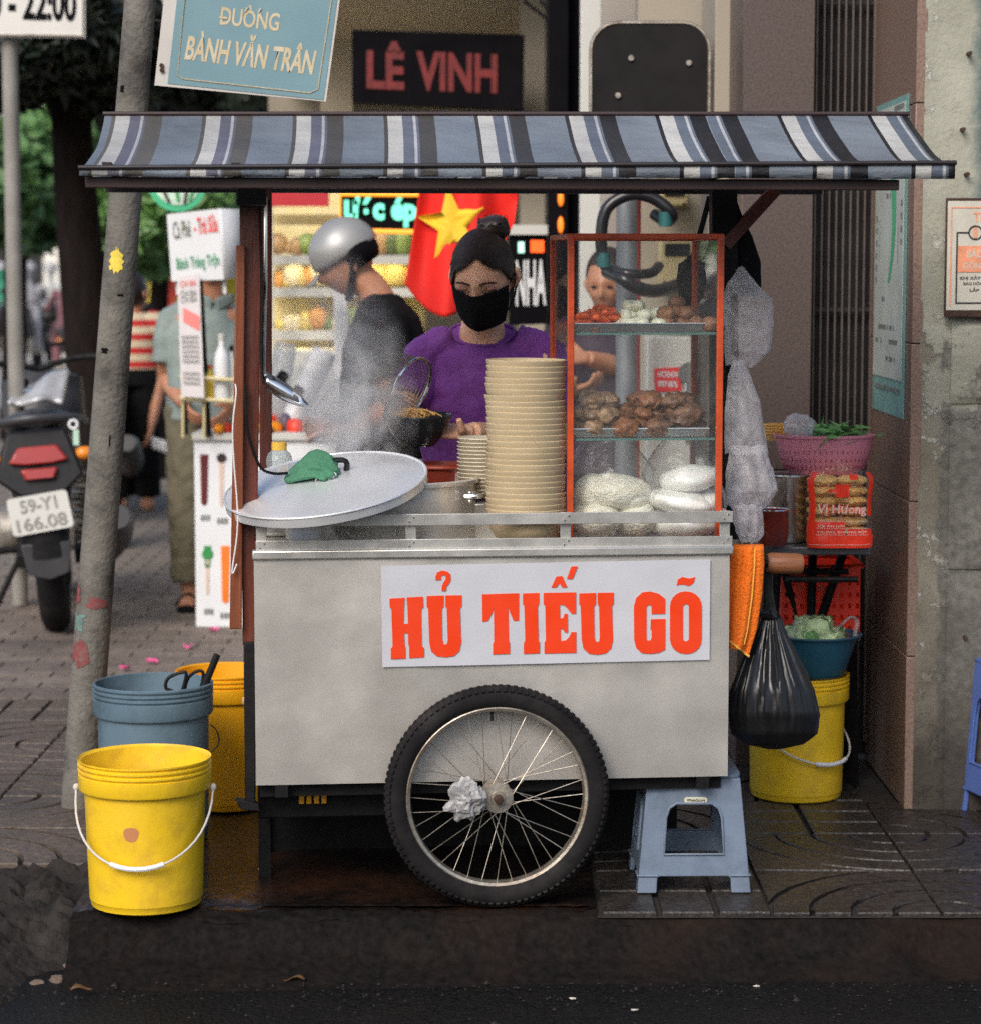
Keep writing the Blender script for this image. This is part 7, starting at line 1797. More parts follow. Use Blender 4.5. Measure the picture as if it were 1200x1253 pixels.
# bottle with yellow cap and a heap of bean sprouts
bt = thing('sauce_bottle', 'short bottle with yellow cap behind the pot lid', 'bottle', cw(lp(342, 572, .40)))
MB().lathe([(.03, 0), (.033, .01), (.033, .02), (.028, .035), (.016, .045)], 20).build('body', K['bottle'], bt)
MB().lathe([(.019, .044), (.019, .062), (.016, .064), (0, .064)], 16).build('cap', mat('yellow_cap', (.68, .42, .06), .4), bt)
o = MB().box((0, 0, .055), (.38, .16, .11)).build('steel_tub', K['steel_rail'], bevel=.01); o.location = cw((lp(400, 572, .46).x, .46, .838)); o.rotation_euler = (0, 0, YAW); tag(o, 'long steel tub holding bean sprouts behind the pot lid', 'tub')
spr = MB(); base = Vector((lp(415, 555, .46).x, .46, .95))
rs_ = random.Random(9)
for k in range(150):
    a = base + Vector((rs_.gauss(0, .055), rs_.gauss(0, .03), rs_.uniform(-.01, .022))); d = Vector((rs_.gauss(0, 1), rs_.gauss(0, 1), rs_.gauss(.2, .6))).normalized() * .035; bnd = Vector((rs_.gauss(0, .012), rs_.gauss(0, .01), rs_.uniform(0, .018)))
    spr.tube(catmull([cw(a - d * .6), cw(a + bnd), cw(a + d * .6)], 3), [.0016, .0018, .0018, .0018, .0018, .0016, .0010], 5)
o = spr.build('bean_sprouts', mat('bean_sprout', (.60, .54, .36), .4, var=.15)); o['kind'] = 'stuff'; o['label'] = 'heap of thin pale bean sprouts behind the pot lid'; o['category'] = 'sprouts'
rc_ = thing('red_tub', 'brownish red plastic tub behind the pot below the dark bowl', 'tub', cw((lp(540, 590, .47).x, .47, .838)))
MB().lathe([(.06, 0), (.075, .16), (.079, .165), (.079, .175), (.073, .175), (.06, .01), (0, .008)], 32).build('shell', mat('brown_red_plastic', (.22, .035, .02), .45, var=.2), rc_)
MB().tube([(cos(a_) * .081, sin(a_) * .081, .168) for a_ in [2 * pi * k / 36 for k in range(36)]], .004, 6, closed=True).build('rim', mat('brown_red_rim', (.28, .05, .03), .4), rc_)
# dark bowl in the hand with noodles
bw = thing('noodle_bowl', 'dark bowl of noodles held out by the woman in purple', 'bowl', at(512, 545, .47))
hb = at(512, 508, .47).z - bw.location.z; rb_ = 42 * mpp(.47)
MB().lathe([(0, .004), (.04, .0), (.045, .004), (rb_ * .72, hb * .35), (rb_ * .93, hb * .8), (rb_, hb), (rb_ * .98, hb + .003), (rb_ * .9, hb * .8), (rb_ * .65, hb * .38), (0, .01)], 40, (0, 0, 0), RX(.05)).build('shell', mat('dark_melamine', (.016, .018, .022), .3, var=.15), bw, smooth=35)
nm = MB()
for k in range(60):
    c = Vector((rs_.gauss(-.006, .020), rs_.gauss(0, .020), hb * .88 + rs_.uniform(0, .016))); d = Vector((rs_.gauss(0, 1), rs_.gauss(0, 1), 0)).normalized() * .03
    nm.tube(catmull([c - d, c + Vector((0, 0, .012)), c + d], 3), .0022, 5)
nm.build('noodles', mat('yellow_noodle', (.62, .36, .12), .4, var=.2), bw)
# strainer: tapered wire basket with ring
st = thing('noodle_strainer', 'round wire noodle strainer held over the dark bowl', 'strainer', at(496, 470, .50))
SR = Vector((0, 0, 1)).rotation_difference(Vector((.80, -.50, -.34)).normalized()).to_matrix()
def stp_(p): return SR @ Vector(p)
MB().tube([stp_((cos(a) * .078, sin(a) * .078, .02)) for a in [2 * pi * k / 48 for k in range(48)]], .0042, 8, closed=True).build('ring', K['bright'], st)
mb = MB()
for k in range(44):
    a = 2 * pi * k / 44; mb.tube([stp_((cos(a) * r_, sin(a) * r_, z)) for r_, z in ((.078, .02), (.066, -.05), (.056, -.085), (.0, -.092))], .0010, 4, caps=False)
for z, r_ in [(.02 - .0075 * k, .078 - .012 * k * .075 / .07 * .16 - .0012 * k) for k in range(15)]: mb.tube([stp_((cos(a) * r_, sin(a) * r_, z)) for a in [2 * pi * k / 40 for k in range(40)]], .0010, 4, closed=True)
mb.build('mesh_basket', mat('basket_wire', (.24, .20, .14), .4, .8), st)
MB().tube([at(474, 494, .50) - st.location, at(472, 505, .54) - st.location, at(470, 522, .60) - st.location], .006, 8).build('handle', K['wood2'], st)
# ------------------------------------------------------------------ bags on the right post
K['bagclear'] = clear('milky_bag_film', (.96, .95, .96), .42, .2, .9, 22, (.93, .90, .93))
def hang_bag(pxs, yl, m, label, name, seed, depth=.05, cat='plastic bag', grp=None, thick=0):
    """pxs: rows (py, left px, right px) down the bag"""
    rows = [(py, l, r) for py, l, r in pxs]; p = cw(lp((rows[-1][1] + rows[-1][2]) / 2, rows[-1][0], yl))
    NVv = 40
    def rowat(v):
        k = v * (len(rows) - 1); i = min(int(k), len(rows) - 2); f_ = k - i; f_ = f_ * f_ * (3 - 2 * f_)
        return [rows[i][q] * (1 - f_) + rows[i + 1][q] * f_ for q in range(3)]
    def fn(u, v):
        py, l, r = rowat(v); a = u * 2 * pi; hw = (r - l) / 2; w_ = hw * mpp(.3)
        rip = 1 + .10 * noise.noise(Vector((cos(a) * 2.5, sin(a) * 2.5, v * 4 + seed))) + .05 * sin(a * 9 + seed + 3 * noise.noise(Vector((0, v * 6, seed)))) + .06 * noise.noise(Vector((cos(a) * 7, sin(a) * 7, v * 14 + seed)))
        x = (l + r) / 2 + cos(a) * hw * (1 + (rip - 1) * .6)
        return cw(lp(x, py + 4 * noise.noise(Vector((cos(a) * 2, v * 5, seed))), yl + sin(a) * min(depth, w_ * .7) * rip)) - p
    o = MB().sheet(72, NVv, fn).build(name, m, smooth=70); o.location = p
    return tag(o, label, cat, grp)
hang_bag([(326, 903, 909), (345, 890, 924), (365, 884, 944), (400, 885, 946), (430, 886, 941), (448, 888, 922)], .27, K['bagclear'], 'uppermost clear plastic bag hanging right of the glass case', 'plastic_bag', 1, grp='clear bags on the post')
hang_bag([(440, 896, 910), (460, 890, 918), (490, 888, 929), (530, 886, 936), (556, 887, 938)], .24, K['bagclear'], 'middle clear plastic bag hanging right of the glass case', 'plastic_bag', 2, grp='clear bags on the post')
hang_bag([(545, 893, 935), (575, 889, 946), (600, 888, 951), (616, 890, 940), (624, 896, 930)], .21, K['bagclear'], 'wide lower clear plastic bag hanging right of the glass case', 'plastic_bag', 3, grp='clear bags on the post')
hang_bag([(618, 897, 932), (640, 898, 934), (655, 902, 934), (664, 908, 926)], .19, K['bagclear'], 'small full plastic bag at the bottom of the hanging bags', 'plastic_bag', 4, grp='clear bags on the post')
hang_bag([(238, 893, 899), (262, 892, 907), (290, 893, 920), (320, 895, 930), (350, 898, 931), (362, 905, 928)], .33, K['black'], 'black cloth bag hanging behind the clear bags on the post', 'cloth_bag', 5, cat='cloth bag', grp='black bags on the post')
hang_bag([(312, 842, 855), (322, 830, 866), (345, 828, 873), (365, 832, 872), (385, 846, 870), (392, 852, 864)], .44, K['black'], 'black cloth bag hanging behind the glass case', 'cloth_bag', 6, cat='cloth bag', grp='black bags on the post')
for k, (pts, l) in enumerate((([(868, 240), (856, 285), (846, 318)], 'left'), ([(868, 240), (872, 285), (862, 318)], 'right'))):
    o = MB().tube(catmull([cw(lp(x, y, .43)) for x, y in pts], 5), [(.007, .002)] * 11, 6).build('bag_strap', K['black']); tag(o, 'black %s strap of the cloth bag behind the glass case' % l, 'strap')
# ------------------------------------------------------------------ towels, rubbish bag
K['towel'] = mat('orange_terry', (.60, .12, .004), .92, var=.14, vs=10, bump=.6, bs=150); K['towelhem'] = mat('yellow_hem', (.78, .40, .06), .9, var=.1)
tw = thing('orange_towel', 'orange terry towel hanging over the cart push handle', 'towel', cw(lp(905, 800, .07)))
TR = [(667, 897, 933), (690, 893, 934), (730, 889, 931), (770, 885, 925), (800, 883, 916)]
def towf(u, v):
    k = v * 4; i = min(int(k), 3); f_ = k - i; py, l, r = [TR[i][q] * (1 - f_) + TR[i + 1][q] * f_ for q in range(3)]
    fold = .010 * sin(u * 7 + v * 1.2) * (.3 + .7 * v) + .003 * sin(u * 19 - v)
    py2 = py - (9 * u - 4) * 0 + (-8 if v == 1 else 0) * (1 - abs(u * 2 - .6)) 
    return cw(lp(l + (r - l) * u, py2 if v < .9 else py2 - 14 * (1 - u) * (v - .9) * 10 * .7, .055 + fold + .05 * max(0, .05 - v) * 8)) - tw.location
MB().sheet(40, 40, towf).build('cloth', K['towel'], tw, smooth=80, solid=.006)
MB().tube([towf(i / 30, 1) + Vector((0, -.003, 0)) for i in range(31)], .0028, 5).build('hem', K['towelhem'], tw); MB().tube([towf(.72, j / 30) + Vector((0, -.005, 0)) for j in range(1, 28)], .0022, 5).build('hem', K['towelhem'], tw)
pf = thing('purple_cloth', 'dark purple cloth hanging behind the orange towel', 'cloth', cw(lp(905, 770, .13)))
MB().sheet(16, 20, lambda u, v: cw(lp(886 + 44 * u - 4 * v, 672 + 95 * v, .11 + .012 * sin(u * 12))) - pf.location).build('cloth', mat('violet_cloth', (.045, .012, .09), .9), pf, smooth=80, solid=.004)
rb2 = thing('rubbish_bag', 'full black plastic rubbish bag hanging from the cart handle', 'rubbish bag', cw(lp(948, 917, .14)))
RRw = [(668, 934, 944), (720, 934, 945), (748, 933, 949), (757, 931, 956), (775, 924, 962), (810, 908, 980), (845, 894, 997), (875, 889, 1005), (898, 894, 1000), (911, 912, 982), (917, 940, 955)]
def rbf(u, v):
    k = v * (len(RRw) - 1); i = min(int(k), len(RRw) - 2); f_ = k - i; py, l, r = [RRw[i][q] * (1 - f_) + RRw[i + 1][q] * f_ for q in range(3)]
    a = u * 2 * pi; hw = (r - l) / 2; pleat = max(0, 1 - abs(v - .42) * 2.2)
    rip = 1 + pleat * (.16 * noise.noise(Vector((cos(a) * 7, sin(a) * 7, v * .8))) + .12 * noise.noise(Vector((cos(a) * 15, sin(a) * 15, v * 1.6 + 4))) + .03 * sin(a * 17)) + .07 * noise.noise(Vector((cos(a) * 3, sin(a) * 3, v * 5))) + .04 * noise.noise(Vector((cos(a) * 9, sin(a) * 9, v * 10)))
    return cw(lp((l + r) / 2 + cos(a) * hw * (1 + (rip - 1) * .5), py, .14 + sin(a) * hw * mpp(.1) * .85 * rip)) - rb2.location
MB().sheet(150, 60, rbf).build('sack', K['blackplastic'], rb2, smooth=60)
MB().lump(cw(lp(941, 752, .125)) - rb2.location, (.022, .02, .014), 4, .3, 3, 3).build('knot', K['blackplastic'], rb2)
# ================================================================== right side: table, crate, basin, bucket
YT2 = 1.02
ta = thing('side_table', 'small dark metal side table at the right end of the cart', 'table', (at(1000, 680, YT2 + .15).x, YT2 + .15, 0)); L0 = ta.location
a, b = at(936, 680, YT2 - .02), at(1066, 680, YT2 - .02); zt_ = at(1000, 669, YT2 - .02).z
MB().box(((a.x + b.x) / 2 - L0.x, -.02, zt_ - .012), (b.x - a.x, .30, .024)).build('top', mat('dark_table_steel', (.10, .10, .105), .35, .6, var=.2), ta, bevel=.004)
for (x0, y0, x1, y1) in ((-.10, .15, .10, .19), (.10, .12, -.12, .19), (-.10, .10, -.12, .17), (.0, .10, .0, .19)):
    MB().tube([(x0, y0, zt_ - .02), (x1, y1, .0)], .013, 10).build('leg', K['iron'], ta)
for y in (-.10, .08): MB().tube([(-.1, y, zt_ - .10), (.1, y, zt_ - .10)], .009, 8).build('stretcher', K['iron'], ta)
# noodle pack
npk = thing('noodle_pack', 'red printed clear pack of dried egg noodle cakes on the side table', 'noodle pack', at(1026, 669, YT2 - .02)); kk = mpp(YT2)
K['cake'] = mat('dried_noodle_cake', (.66, .42, .14), .6, var=.3, vs=40, bump=.9, bs=80)
wN, hN = 74 * kk, 92 * kk
for j in range(7):
    for i in range(2):
        o = MB().lump(((i - .5) * wN * .47, .05, hN * (.06 + j * .135)), (wN * .27, .055, hN * .075), i + j * 3, .12, 4, 3).build('noodle_cake', K['cake'], npk, smooth=50)
K['packfilm'] = clear('pack_film', (1, .97, .93), .05, .08, .5, 18, (.7, .5, .4))
def pkf(off):
    def fn(u, v):
        w_ = wN * (.53 + .02 * sin(v * 9)) * (1 - .32 * max(0, (v - .86) / .14) ** 2); x = (u - .5) * 2 * w_
        y = -.012 - .022 * (1 - (2 * u - 1) ** 6) + .003 * noise.noise(Vector((u * 9, v * 9, 1))) - off
        return (x, y, hN * 1.06 * v)
    return fn
MB().sheet(24, 24, pkf(0)).build('film', K['packfilm'], npk, smooth=70)
def pk_patch(name, u0, u1, v0, v1, off, m, jag=0):
    MB().sheet(12, 8, lambda u, v: pkf(off)(u0 + (u1 - u0) * u, v0 + (v1 - v0) * v)).build(name, m, npk, smooth=70)
rp_ = mat('red_film_print', (.70, .035, .012), .3, var=.12, vs=20); wp_ = mat('pale_film_print', (.72, .52, .44), .4)
pk_patch('red_print', .0, 1, .0, .16, .0015, rp_); pk_patch('red_print', .03, .56, .16, .34, .0015, rp_); pk_patch('red_print', .60, .97, .16, .24, .0015, rp_)
pk_patch('red_print', .40, .62, .64, .80, .0015, rp_); pk_patch('red_print', .30, .5, .70, .74, .0016, rp_); pk_patch('red_print', .0, .09, .16, .95, .0015, rp_); pk_patch('red_print', .92, 1, .4, .95, .0015, rp_); pk_patch('red_print', .62, .75, .86, .93, .0015, rp_)
def pk_text(tx, u0, u1, v0, v1, m, off=.0035, bold=.02):
    f = pkf(off); o = lettering(tx, (0, 0, 0), (1, 0, 0), (0, 0, 1), m, npk, bold, off=0)
    for v in o.data.vertices: v.co = Vector(f(u0 + (u1 - u0) * v.co.x, v0 + (v1 - v0) * v.co.z))
pk_text('Vị Hưong', .12, .90, .40, .56, rp_, .002, .06); pk_text('Vị Hưong', .12, .90, .40, .56, wp_, .0035, .015)
pk_text('SỢI AN HẢI'.replace('Ợ', 'Ọ'), .14, .55, .255, .30, wp_); pk_text('TRỨNG, KHÔNG BỘT', .14, .90, .18, .225, wp_)
for v_ in (.245, .165, .335): MB().tube([Vector(pkf(.003)(.12 + .8 * i / 20, v_)) for i in range(21)], .0006, 4).build('print_rule', wp_, npk)
MB().tube([Vector(pkf(.003)(.03 + .94 * i / 60, .035 + .008 * abs(sin(i * .52)))) for i in range(61)], .0006, 4).build('print_rule', wp_, npk)
MB().lump((.0, -.01, hN * 1.07), (.03, .012, .014), 5, .5, 3, 3).build('tied_end', K['packfilm'], npk)
# steel pots on the table
sp_ = thing('steel_pot', 'tall polished steel pot behind the noodle pack', 'pot', at(963, 662, YT2 + .1)); r_ = 25 * mpp(YT2 + .1); h_ = 82 * mpp(YT2 + .1)
MB().lathe([(r_ * .96, 0), (r_, .008), (r_, h_ - .006), (r_ + .004, h_ - .003), (r_ + .003, h_), (r_ - .004, h_ - .002), (r_ - .005, .01), (0, .008)], 48).build('wall', mat('brushed_steel', (.40, .36, .33), .3, .95, var=.06), sp_, smooth=35)
MB().tube([(cos(a_) * (r_ + .003), sin(a_) * (r_ + .003), h_) for a_ in [2 * pi * k / 48 for k in range(48)]], .0022, 6, closed=True).build('rim', K['bright'], sp_)
ck = thing('dark_pan', 'small blackened pan with red side beside the hanging bags', 'pan', at(944, 667, YT2 - .06)); r_ = 20 * mpp(YT2)
MB().lathe([(r_ * .85, 0), (r_, .03), (r_, .095), (r_ + .002, .098), (r_ - .004, .098), (r_ - .006, .01), (0, .008)], 36).build('wall', mat('burnt_red_enamel', (.16, .02, .012), .35, var=.4, vs=8, dirt=(.012, .01, .01), dirt_amt=.95, dirt_s=6), ck, smooth=35)
MB().tube([(cos(a_) * r_, sin(a_) * r_, .098) for a_ in [2 * pi * k / 36 for k in range(36)]], .0022, 6, closed=True).build('rim', K['bright'], ck)
# pink colander with greens
cb = thing('pink_colander', 'pink plastic colander basket of greens on top of the steel pots', 'basket', at(1008, 579, YT2 + .12)); kp = mpp(YT2 + .12)
K['pink'] = mat('pink_plastic', (.46, .17, .225), .45, var=.1, vs=8, bump=.25, bs=160)
W0, W1, H_ = 42 * kp, 61 * kp, 44 * kp
rings = []
for (z, w_) in ((0, W0), (H_ * .25, W0 + (W1 - W0) * .45), (H_ * .6, W0 + (W1 - W0) * .8), (H_, W1 * .985), (H_ + .002, W1 * 1.02), (H_ + .009, W1 * 1.03), (H_ + .010, W1), (H_ * .6, W0 + (W1 - W0) * .76), (.006, W0 * .93)):
    rings.append((0, 0, z, w_, w_ * .72))
mb = MB(); stack(mb, rings, 56); mb.build('basket', K['pink'], cb, smooth=35)
for j in range(3):
    z = H_ * (.22 + .22 * j); w_ = W0 + (W1 - W0) * (.40 + .17 * j) + .0012
    for k in range(26):
        a_ = -pi + pi * (k + .5) / 26; MB().box((cos(a_) * w_, sin(a_) * w_ * .72, z), (.004, .003, H_ * .13), RZ(a_)).build('slot', mat('slot_dark', (.20, .03, .07), .6) if j == 0 and k == 0 else bpy.data.materials['slot_dark'], cb, smooth=0)
K['greens'] = mat('leafy_green', (.07, .18, .045), .5, var=.5, vs=14); K['greens2'] = mat('pale_cabbage', (.36, .46, .24), .5, var=.35, vs=14, bump=.3, bs=40)
gr = MB(); rs2 = random.Random(4)
for k in range(160):
    c = Vector((rs2.gauss(.02, .045), rs2.gauss(0, .04), H_ + rs2.uniform(-.01, .028))); d = Vector((rs2.gauss(0, 1), rs2.gauss(0, 1), rs2.gauss(.1, .4))).normalized(); s_ = d.orthogonal().normalized() * rs2.uniform(.003, .009); L_ = rs2.uniform(.02, .045)
    gr.add([c - d * L_, c + s_ + Vector((0, 0, .004)), c + d * L_, c - s_ + Vector((0, 0, .004))], [(0, 1, 2, 3)])
o = gr.build('leafy_greens', K['greens'], smooth=0); o.location = cb.location; tag(o, 'heap of green leaves in the pink colander', 'greens', kind='stuff')
wk = thing('wicker_basket', 'small woven yellow basket behind the pink colander', 'basket', at(955, 530, YT2 + .2)); r_ = 19 * mpp(YT2 + .2)
for z in (.0, .008, .016, .024):
    MB().tube([(cos(2 * pi * k / 60) * (r_ + .003 * (-1) ** k), sin(2 * pi * k / 60) * (r_ + .003 * (-1) ** k) * .8, z) for k in range(60)], .0032, 6, closed=True).build('weave_ring', mat('wicker', (.45, .25, .06), .6) if z == 0 else bpy.data.materials['wicker'], wk)
for k in range(30): a_ = 2 * pi * k / 30; MB().tube([(cos(a_) * r_, sin(a_) * r_ * .8, -.02), (cos(a_) * r_, sin(a_) * r_ * .8, .027)], .002, 5).build('stake', bpy.data.materials['wicker'], wk)
o = MB().lump((0, 0, .02), (.045, .04, .032), 8, .35, 3, 3).build('plastic_bag', K['bagclear'], smooth=60); o.location = at(978, 530, YT2 + .08); tag(o, 'crumpled clear bag lying in the pink colander', 'plastic bag')
# red crate under the table
K['crate'] = mat('red_crate_plastic', (.62, .030, .010), .4, var=.12, vs=8)
cr = thing('red_crate', 'red perforated plastic crate under the side table', 'crate', at(998, 790, YT2 + .42)); cr.location.z = at(998, 770, YT2 + .4).z; kc = mpp(YT2 + .4)
cw_, ch_ = 96 * kc, 84 * kc; zc0 = 0
def crate_side(P0, ex, nx, name):
    P0 = Vector(P0); ex = Vector(ex); mb = MB(); cols, rows = nx, 6; L_ = ex.length; e = ex.normalized(); nrm = Vector((0, 0, 1)).cross(e) * .004
    outer = [(0, 0), (L_, 0), (L_, ch_), (0, ch_)]; holes = []
    for i in range(cols):
        for j in range(rows - 1):
            x0 = L_ * (i + .28) / cols; x1 = L_ * (i + .72) / cols; z0 = ch_ * (j + .25) / rows; z1 = ch_ * (j + .70) / rows; holes.append([(x0, z0), (x1, z0), (x1, z1), (x0, z1)])
    mb.prism([outer] + holes, lambda x, z: P0 + e * x + Vector((0, 0, z)), nrm); mb.build(name, K['crate'], cr, smooth=0)
crate_side((-cw_ / 2, -.12, 0), (cw_, 0, 0), 10, 'front_side'); crate_side((-cw_ / 2, .12, 0), (cw_, 0, 0), 10, 'rear_side'); crate_side((-cw_ / 2, -.12, 0), (0, .24, 0), 8, 'end_side'); crate_side((cw_ / 2, -.12, 0), (0, .24, 0), 8, 'end_side')
MB().box((0, 0, .003), (cw_, .24, .006)).build('bottom', K['crate'], cr)
MB().tube([(-cw_ / 2, -.12, ch_), (cw_ / 2, -.12, ch_), (cw_ / 2, .12, ch_), (-cw_ / 2, .12, ch_)], .008, 8, closed=True).build('rim', K['crate'], cr)
sb_ = thing('crate_stand', 'low dark stool holding up the red crate', 'stool', (cr.location.x, cr.location.y, 0)); hz_ = cr.location.z
MB().box((0, 0, hz_ - .012), (.22, .22, .022)).build('seat', K['iron'], sb_, bevel=.004)
for sx in (-1, 1):
    for sy in (-1, 1): MB().bar((sx * .09, sy * .09, hz_ - .02), (sx * .10, sy * .10, 0), .025, .025).build('leg', K['iron'], sb_)
# ------------------------------------------------------------------ buckets
def bucket(px, pyb, rtop_px, rbot_px, h_px, m, name, label, wire=None, rings=3, tilt=0, fore=True):
    p = gnd(px, pyb); rb_ = rbot_px * mpp(p.y); p = gnd(px, pyb) + Vector((0, rb_, 0)); k = mpp(p.y)
    rt, rb_, h = rtop_px * k, rbot_px * k, h_px * k
    t = thing(name, label, 'bucket', (p.x, p.y, .0015), group='plastic buckets')
    def r_at(z): return rb_ + (rt * .93 - rb_) * (z / h)
    pr = [(rb_ * .93, 0), (rb_ * .985, .004), (r_at(.018), .018), (r_at(.02) + .0015, .020), (r_at(h * .80), h * .80), (rt * .985, h * .802), (rt, h * .815), (rt, h * .905)]
    z = h * .91
    for i in range(rings):
        pr += [(rt - .004, z), (rt + .001, z + .006), (rt + .001, z + .010)]; z += .0125
    pr += [(rt - .003, h - .002), (rt - .005, h), (rt - .008, h - .002), (rt - .010, h * .9), (r_at(h * .8) - .004, h * .79), (rb_ - .004, .006), (0, .005)]
    MB().lathe(pr, 72).build('shell', m, t, smooth=28)
    return t, rt, rb_, h
def bail(t, rt, h, z0, drop, m, front=True, grip=True, ang=0.0):
    P = [];
    for k in range(25):
        a_ = pi * k / 24; x = -(rt + .006) * cos(a_); s_ = sin(a_)
        P.append(RZ(ang) @ Vector((x, -(rt * 1.0) * s_ * .98 - .004, z0 - drop * s_ ** .8)))
    hn = MB().tube(P, .0028, 8).build('handle', m, t)
    if grip: MB().tube(P[9:16], .0062, 8).build('grip', K['white'], hn)
    for k in (0, -1): MB().lump(P[k], (.008, .008, .01), 1, 0, 1, 2).build('lug', m, hn)
wirem = mat('white_handle', (.45, .43, .41), .4)
t, rt, rb_, h = bucket(170, 1123, 82, 69, 184, K['yellow'], 'yellow_bucket', 'bright yellow bucket with white handle at the kerb, left front')
bail(t, rt, h, h * .80, h * .46, wirem)
zs_ = h * .56
MB().sheet(14, 10, lambda u, v: (rt * .935 * sin((u - .55) * .32), -rt * .936 * cos((u - .55) * .32) - .0005, zs_ + (v - .5) * .034)).build('tape_patch', mat('brown_label', (.42, .16, .06), .6), t) if False else None
mb = MB(); cpts = []
for k in range(18):
    a_ = 2 * pi * k / 18; th = -.10 + .13 * cos(a_) * (1 + .1 * sin(3 * a_)); z = zs_ + .0195 * sin(a_) * (1 + .12 * cos(2 * a_)); rr_ = rb_ + (rt * .93 - rb_) * (z / h) + .0008; cpts.append(Vector((sin(th) * rr_, -cos(th) * rr_, z)))
mb.add(cpts + [sum(cpts, Vector()) / 18 - Vector((0, .0012, 0))], [(k, (k + 1) % 18, 18) for k in range(18)]); mb.build('tape_patch', mat('brown_label', (.42, .17, .07), .6), t)
t, rt, rb_, h = bucket(181, 1040, 74, 66, 196, K['bluegrey'], 'blue_bucket', 'dirty blue grey bucket with black tongs, behind the yellow bucket')
mb = MB(); mb.tube(catmull([(rt * .97, -.035, h * .74), (rt + .012, -.03, h * .70), (rt + .018, -.03, h * .62), (rt * .98, -.035, h * .56)], 4), .002, 6); mb.build('handle', K['iron'], t)
mb = MB(); mb.tube([(-.085 + cos(a_) * .018, -rt * .945 * .82 - .004, h * .54 + sin(a_) * .018) for a_ in [pi * k / 10 for k in range(11)]], .0022, 6); mb.build('ink_mark', K['iron'], t)
bk = t
to_ = thing('black_tongs', 'black looped tongs standing in the blue grey bucket', 'tongs', Vector(bk.location) + Vector((.06, -.02, h * .55)))
def tp(px, py, dy=0): return at(px, py, bk.location.y - .02 + dy) - to_.location
MB().tube(catmull([tp(218, 870), tp(213, 848), tp(203, 842), tp(206, 830), tp(222, 823), tp(228, 826), tp(222, 850), tp(218, 870)], 5), .0045, 8).build('loop', K['iron'], to_)
MB().tube(catmull([tp(228, 868, .03), tp(226, 846, .03), tp(231, 829, .03), tp(243, 821, .03), tp(249, 826, .03), tp(244, 850, .03), tp(236, 872, .03)], 5), .0045, 8).build('loop', K['iron'], to_)
MB().tube([tp(236, 870), tp(252, 835), tp(266, 801)], [.007, .010, .009], 8).build('handle', K['iron'], to_)
t, rt, rb_, h = bucket(272, 996, 62, 56, 168, K['orange'], 'orange_yellow_bucket', 'deep yellow bucket half hidden by the left end of the cart')
MB().lump((rt * .45, -rt * .87, h * .83), (.012, .006, .014), 1, .1, 1, 2).build('lug', mat('pale_lug', (.55, .35, .25), .5), t)
t, rt, rb_, h = bucket(980, 985, 64, 56, 152, K['yellow'], 'yellow_bucket', 'yellow bucket carrying the blue basin by the granite wall')
rb4 = t
bail(t, rt, h, h * .62, h * .30, wirem, grip=True, ang=radians(38))
hb4 = h
# basin with cabbages
bs = thing('blue_basin', 'dark teal plastic basin of cabbages on the yellow bucket', 'basin', Vector(rb4.location) + Vector((.045, -.015, hb4 + .001))); kb = mpp(bs.location.y); rbs = 57 * kb; hbs = 52 * kb
K['basin'] = mat('teal_basin_plastic', (.015, .075, .115), .4, var=.15, vs=8)
MB().lathe([(rbs * .62, 0), (rbs * .68, .01), (rbs * .88, hbs * .75), (rbs * .95, hbs * .95), (rbs * 1.03, hbs * .97), (rbs * 1.03, hbs), (rbs * .95, hbs * 1.0), (rbs * .86, hbs * .75), (rbs * .64, .012), (0, .01)], 64).build('shell', K['basin'], bs, smooth=35)
for i in range(11):
    a_ = i * 2.4; rr_ = rbs * .58 * sqrt((i + .5) / 11); r_ = .030 + .008 * ((i * 7) % 5) / 5
    t = thing('cabbage', 'pale green cabbage head in the teal basin', 'cabbage', Vector(bs.location) + Vector((cos(a_) * rr_, sin(a_) * rr_, hbs * .90 + .030 * (i < 4))), group='cabbages in the basin')
    MB().lump((0, 0, 0), (r_, r_, r_ * .85), i, .10, 2, 3).build('heart', K['greens2'], t, smooth=60)
    for k in range(3):
        th = k * 2.1 + i
        MB().sheet(7, 7, lambda u, v: RZ(th) @ Vector((sin((u - .5) * 2.2) * r_ * (1.06 + .05 * sin(v * 9)), -cos((u - .5) * 2.2) * r_ * cos((v - .4) * 1.6) * 1.06, r_ * .95 * sin((v - .4) * 1.6) + .004 * sin(u * 14)))).build('leaf', K['greens'] if k == 0 else K['greens2'], t, smooth=70)
o = MB().sheet(36, 20, lambda u, v: (cos(u * 2 * pi) * rbs * .80 * (1 - .75 * v) * (1 + .12 * noise.noise(Vector((u * 14, v * 5, 2)))), sin(u * 2 * pi) * rbs * .8 * (1 - .75 * v) * (1 + .12 * noise.noise(Vector((u * 14, v * 5, 6)))), hbs * .95 + .055 * v + .018 * noise.noise(Vector((cos(u * 6.28) * 3, sin(u * 6.28) * 3, v * 4))))).build('plastic_bag', clear('thin_bag_film', (.99, .99, .99), .07, .12, .9, 24, (.8, .82, .8)), smooth=70); o.location = bs.location; tag(o, 'thin clear bag over the cabbages in the teal basin', 'plastic bag')
o = MB().tube(catmull([Vector((rbs * .5, -.03, hbs + .02)), Vector((rbs * .75, -.03, hbs + .05)), Vector((rbs * .9, -.02, hbs + .035)), Vector((rbs * .85, -.03, hbs - .0)), Vector((rbs * .95, -.04, hbs - .01))], 6), [(.009, .003)] * 25, 6).build('twisted_bag', K['bagclear']); o.location = bs.location; tag(o, 'twisted white plastic bag end at the right rim of the teal basin', 'plastic bag')
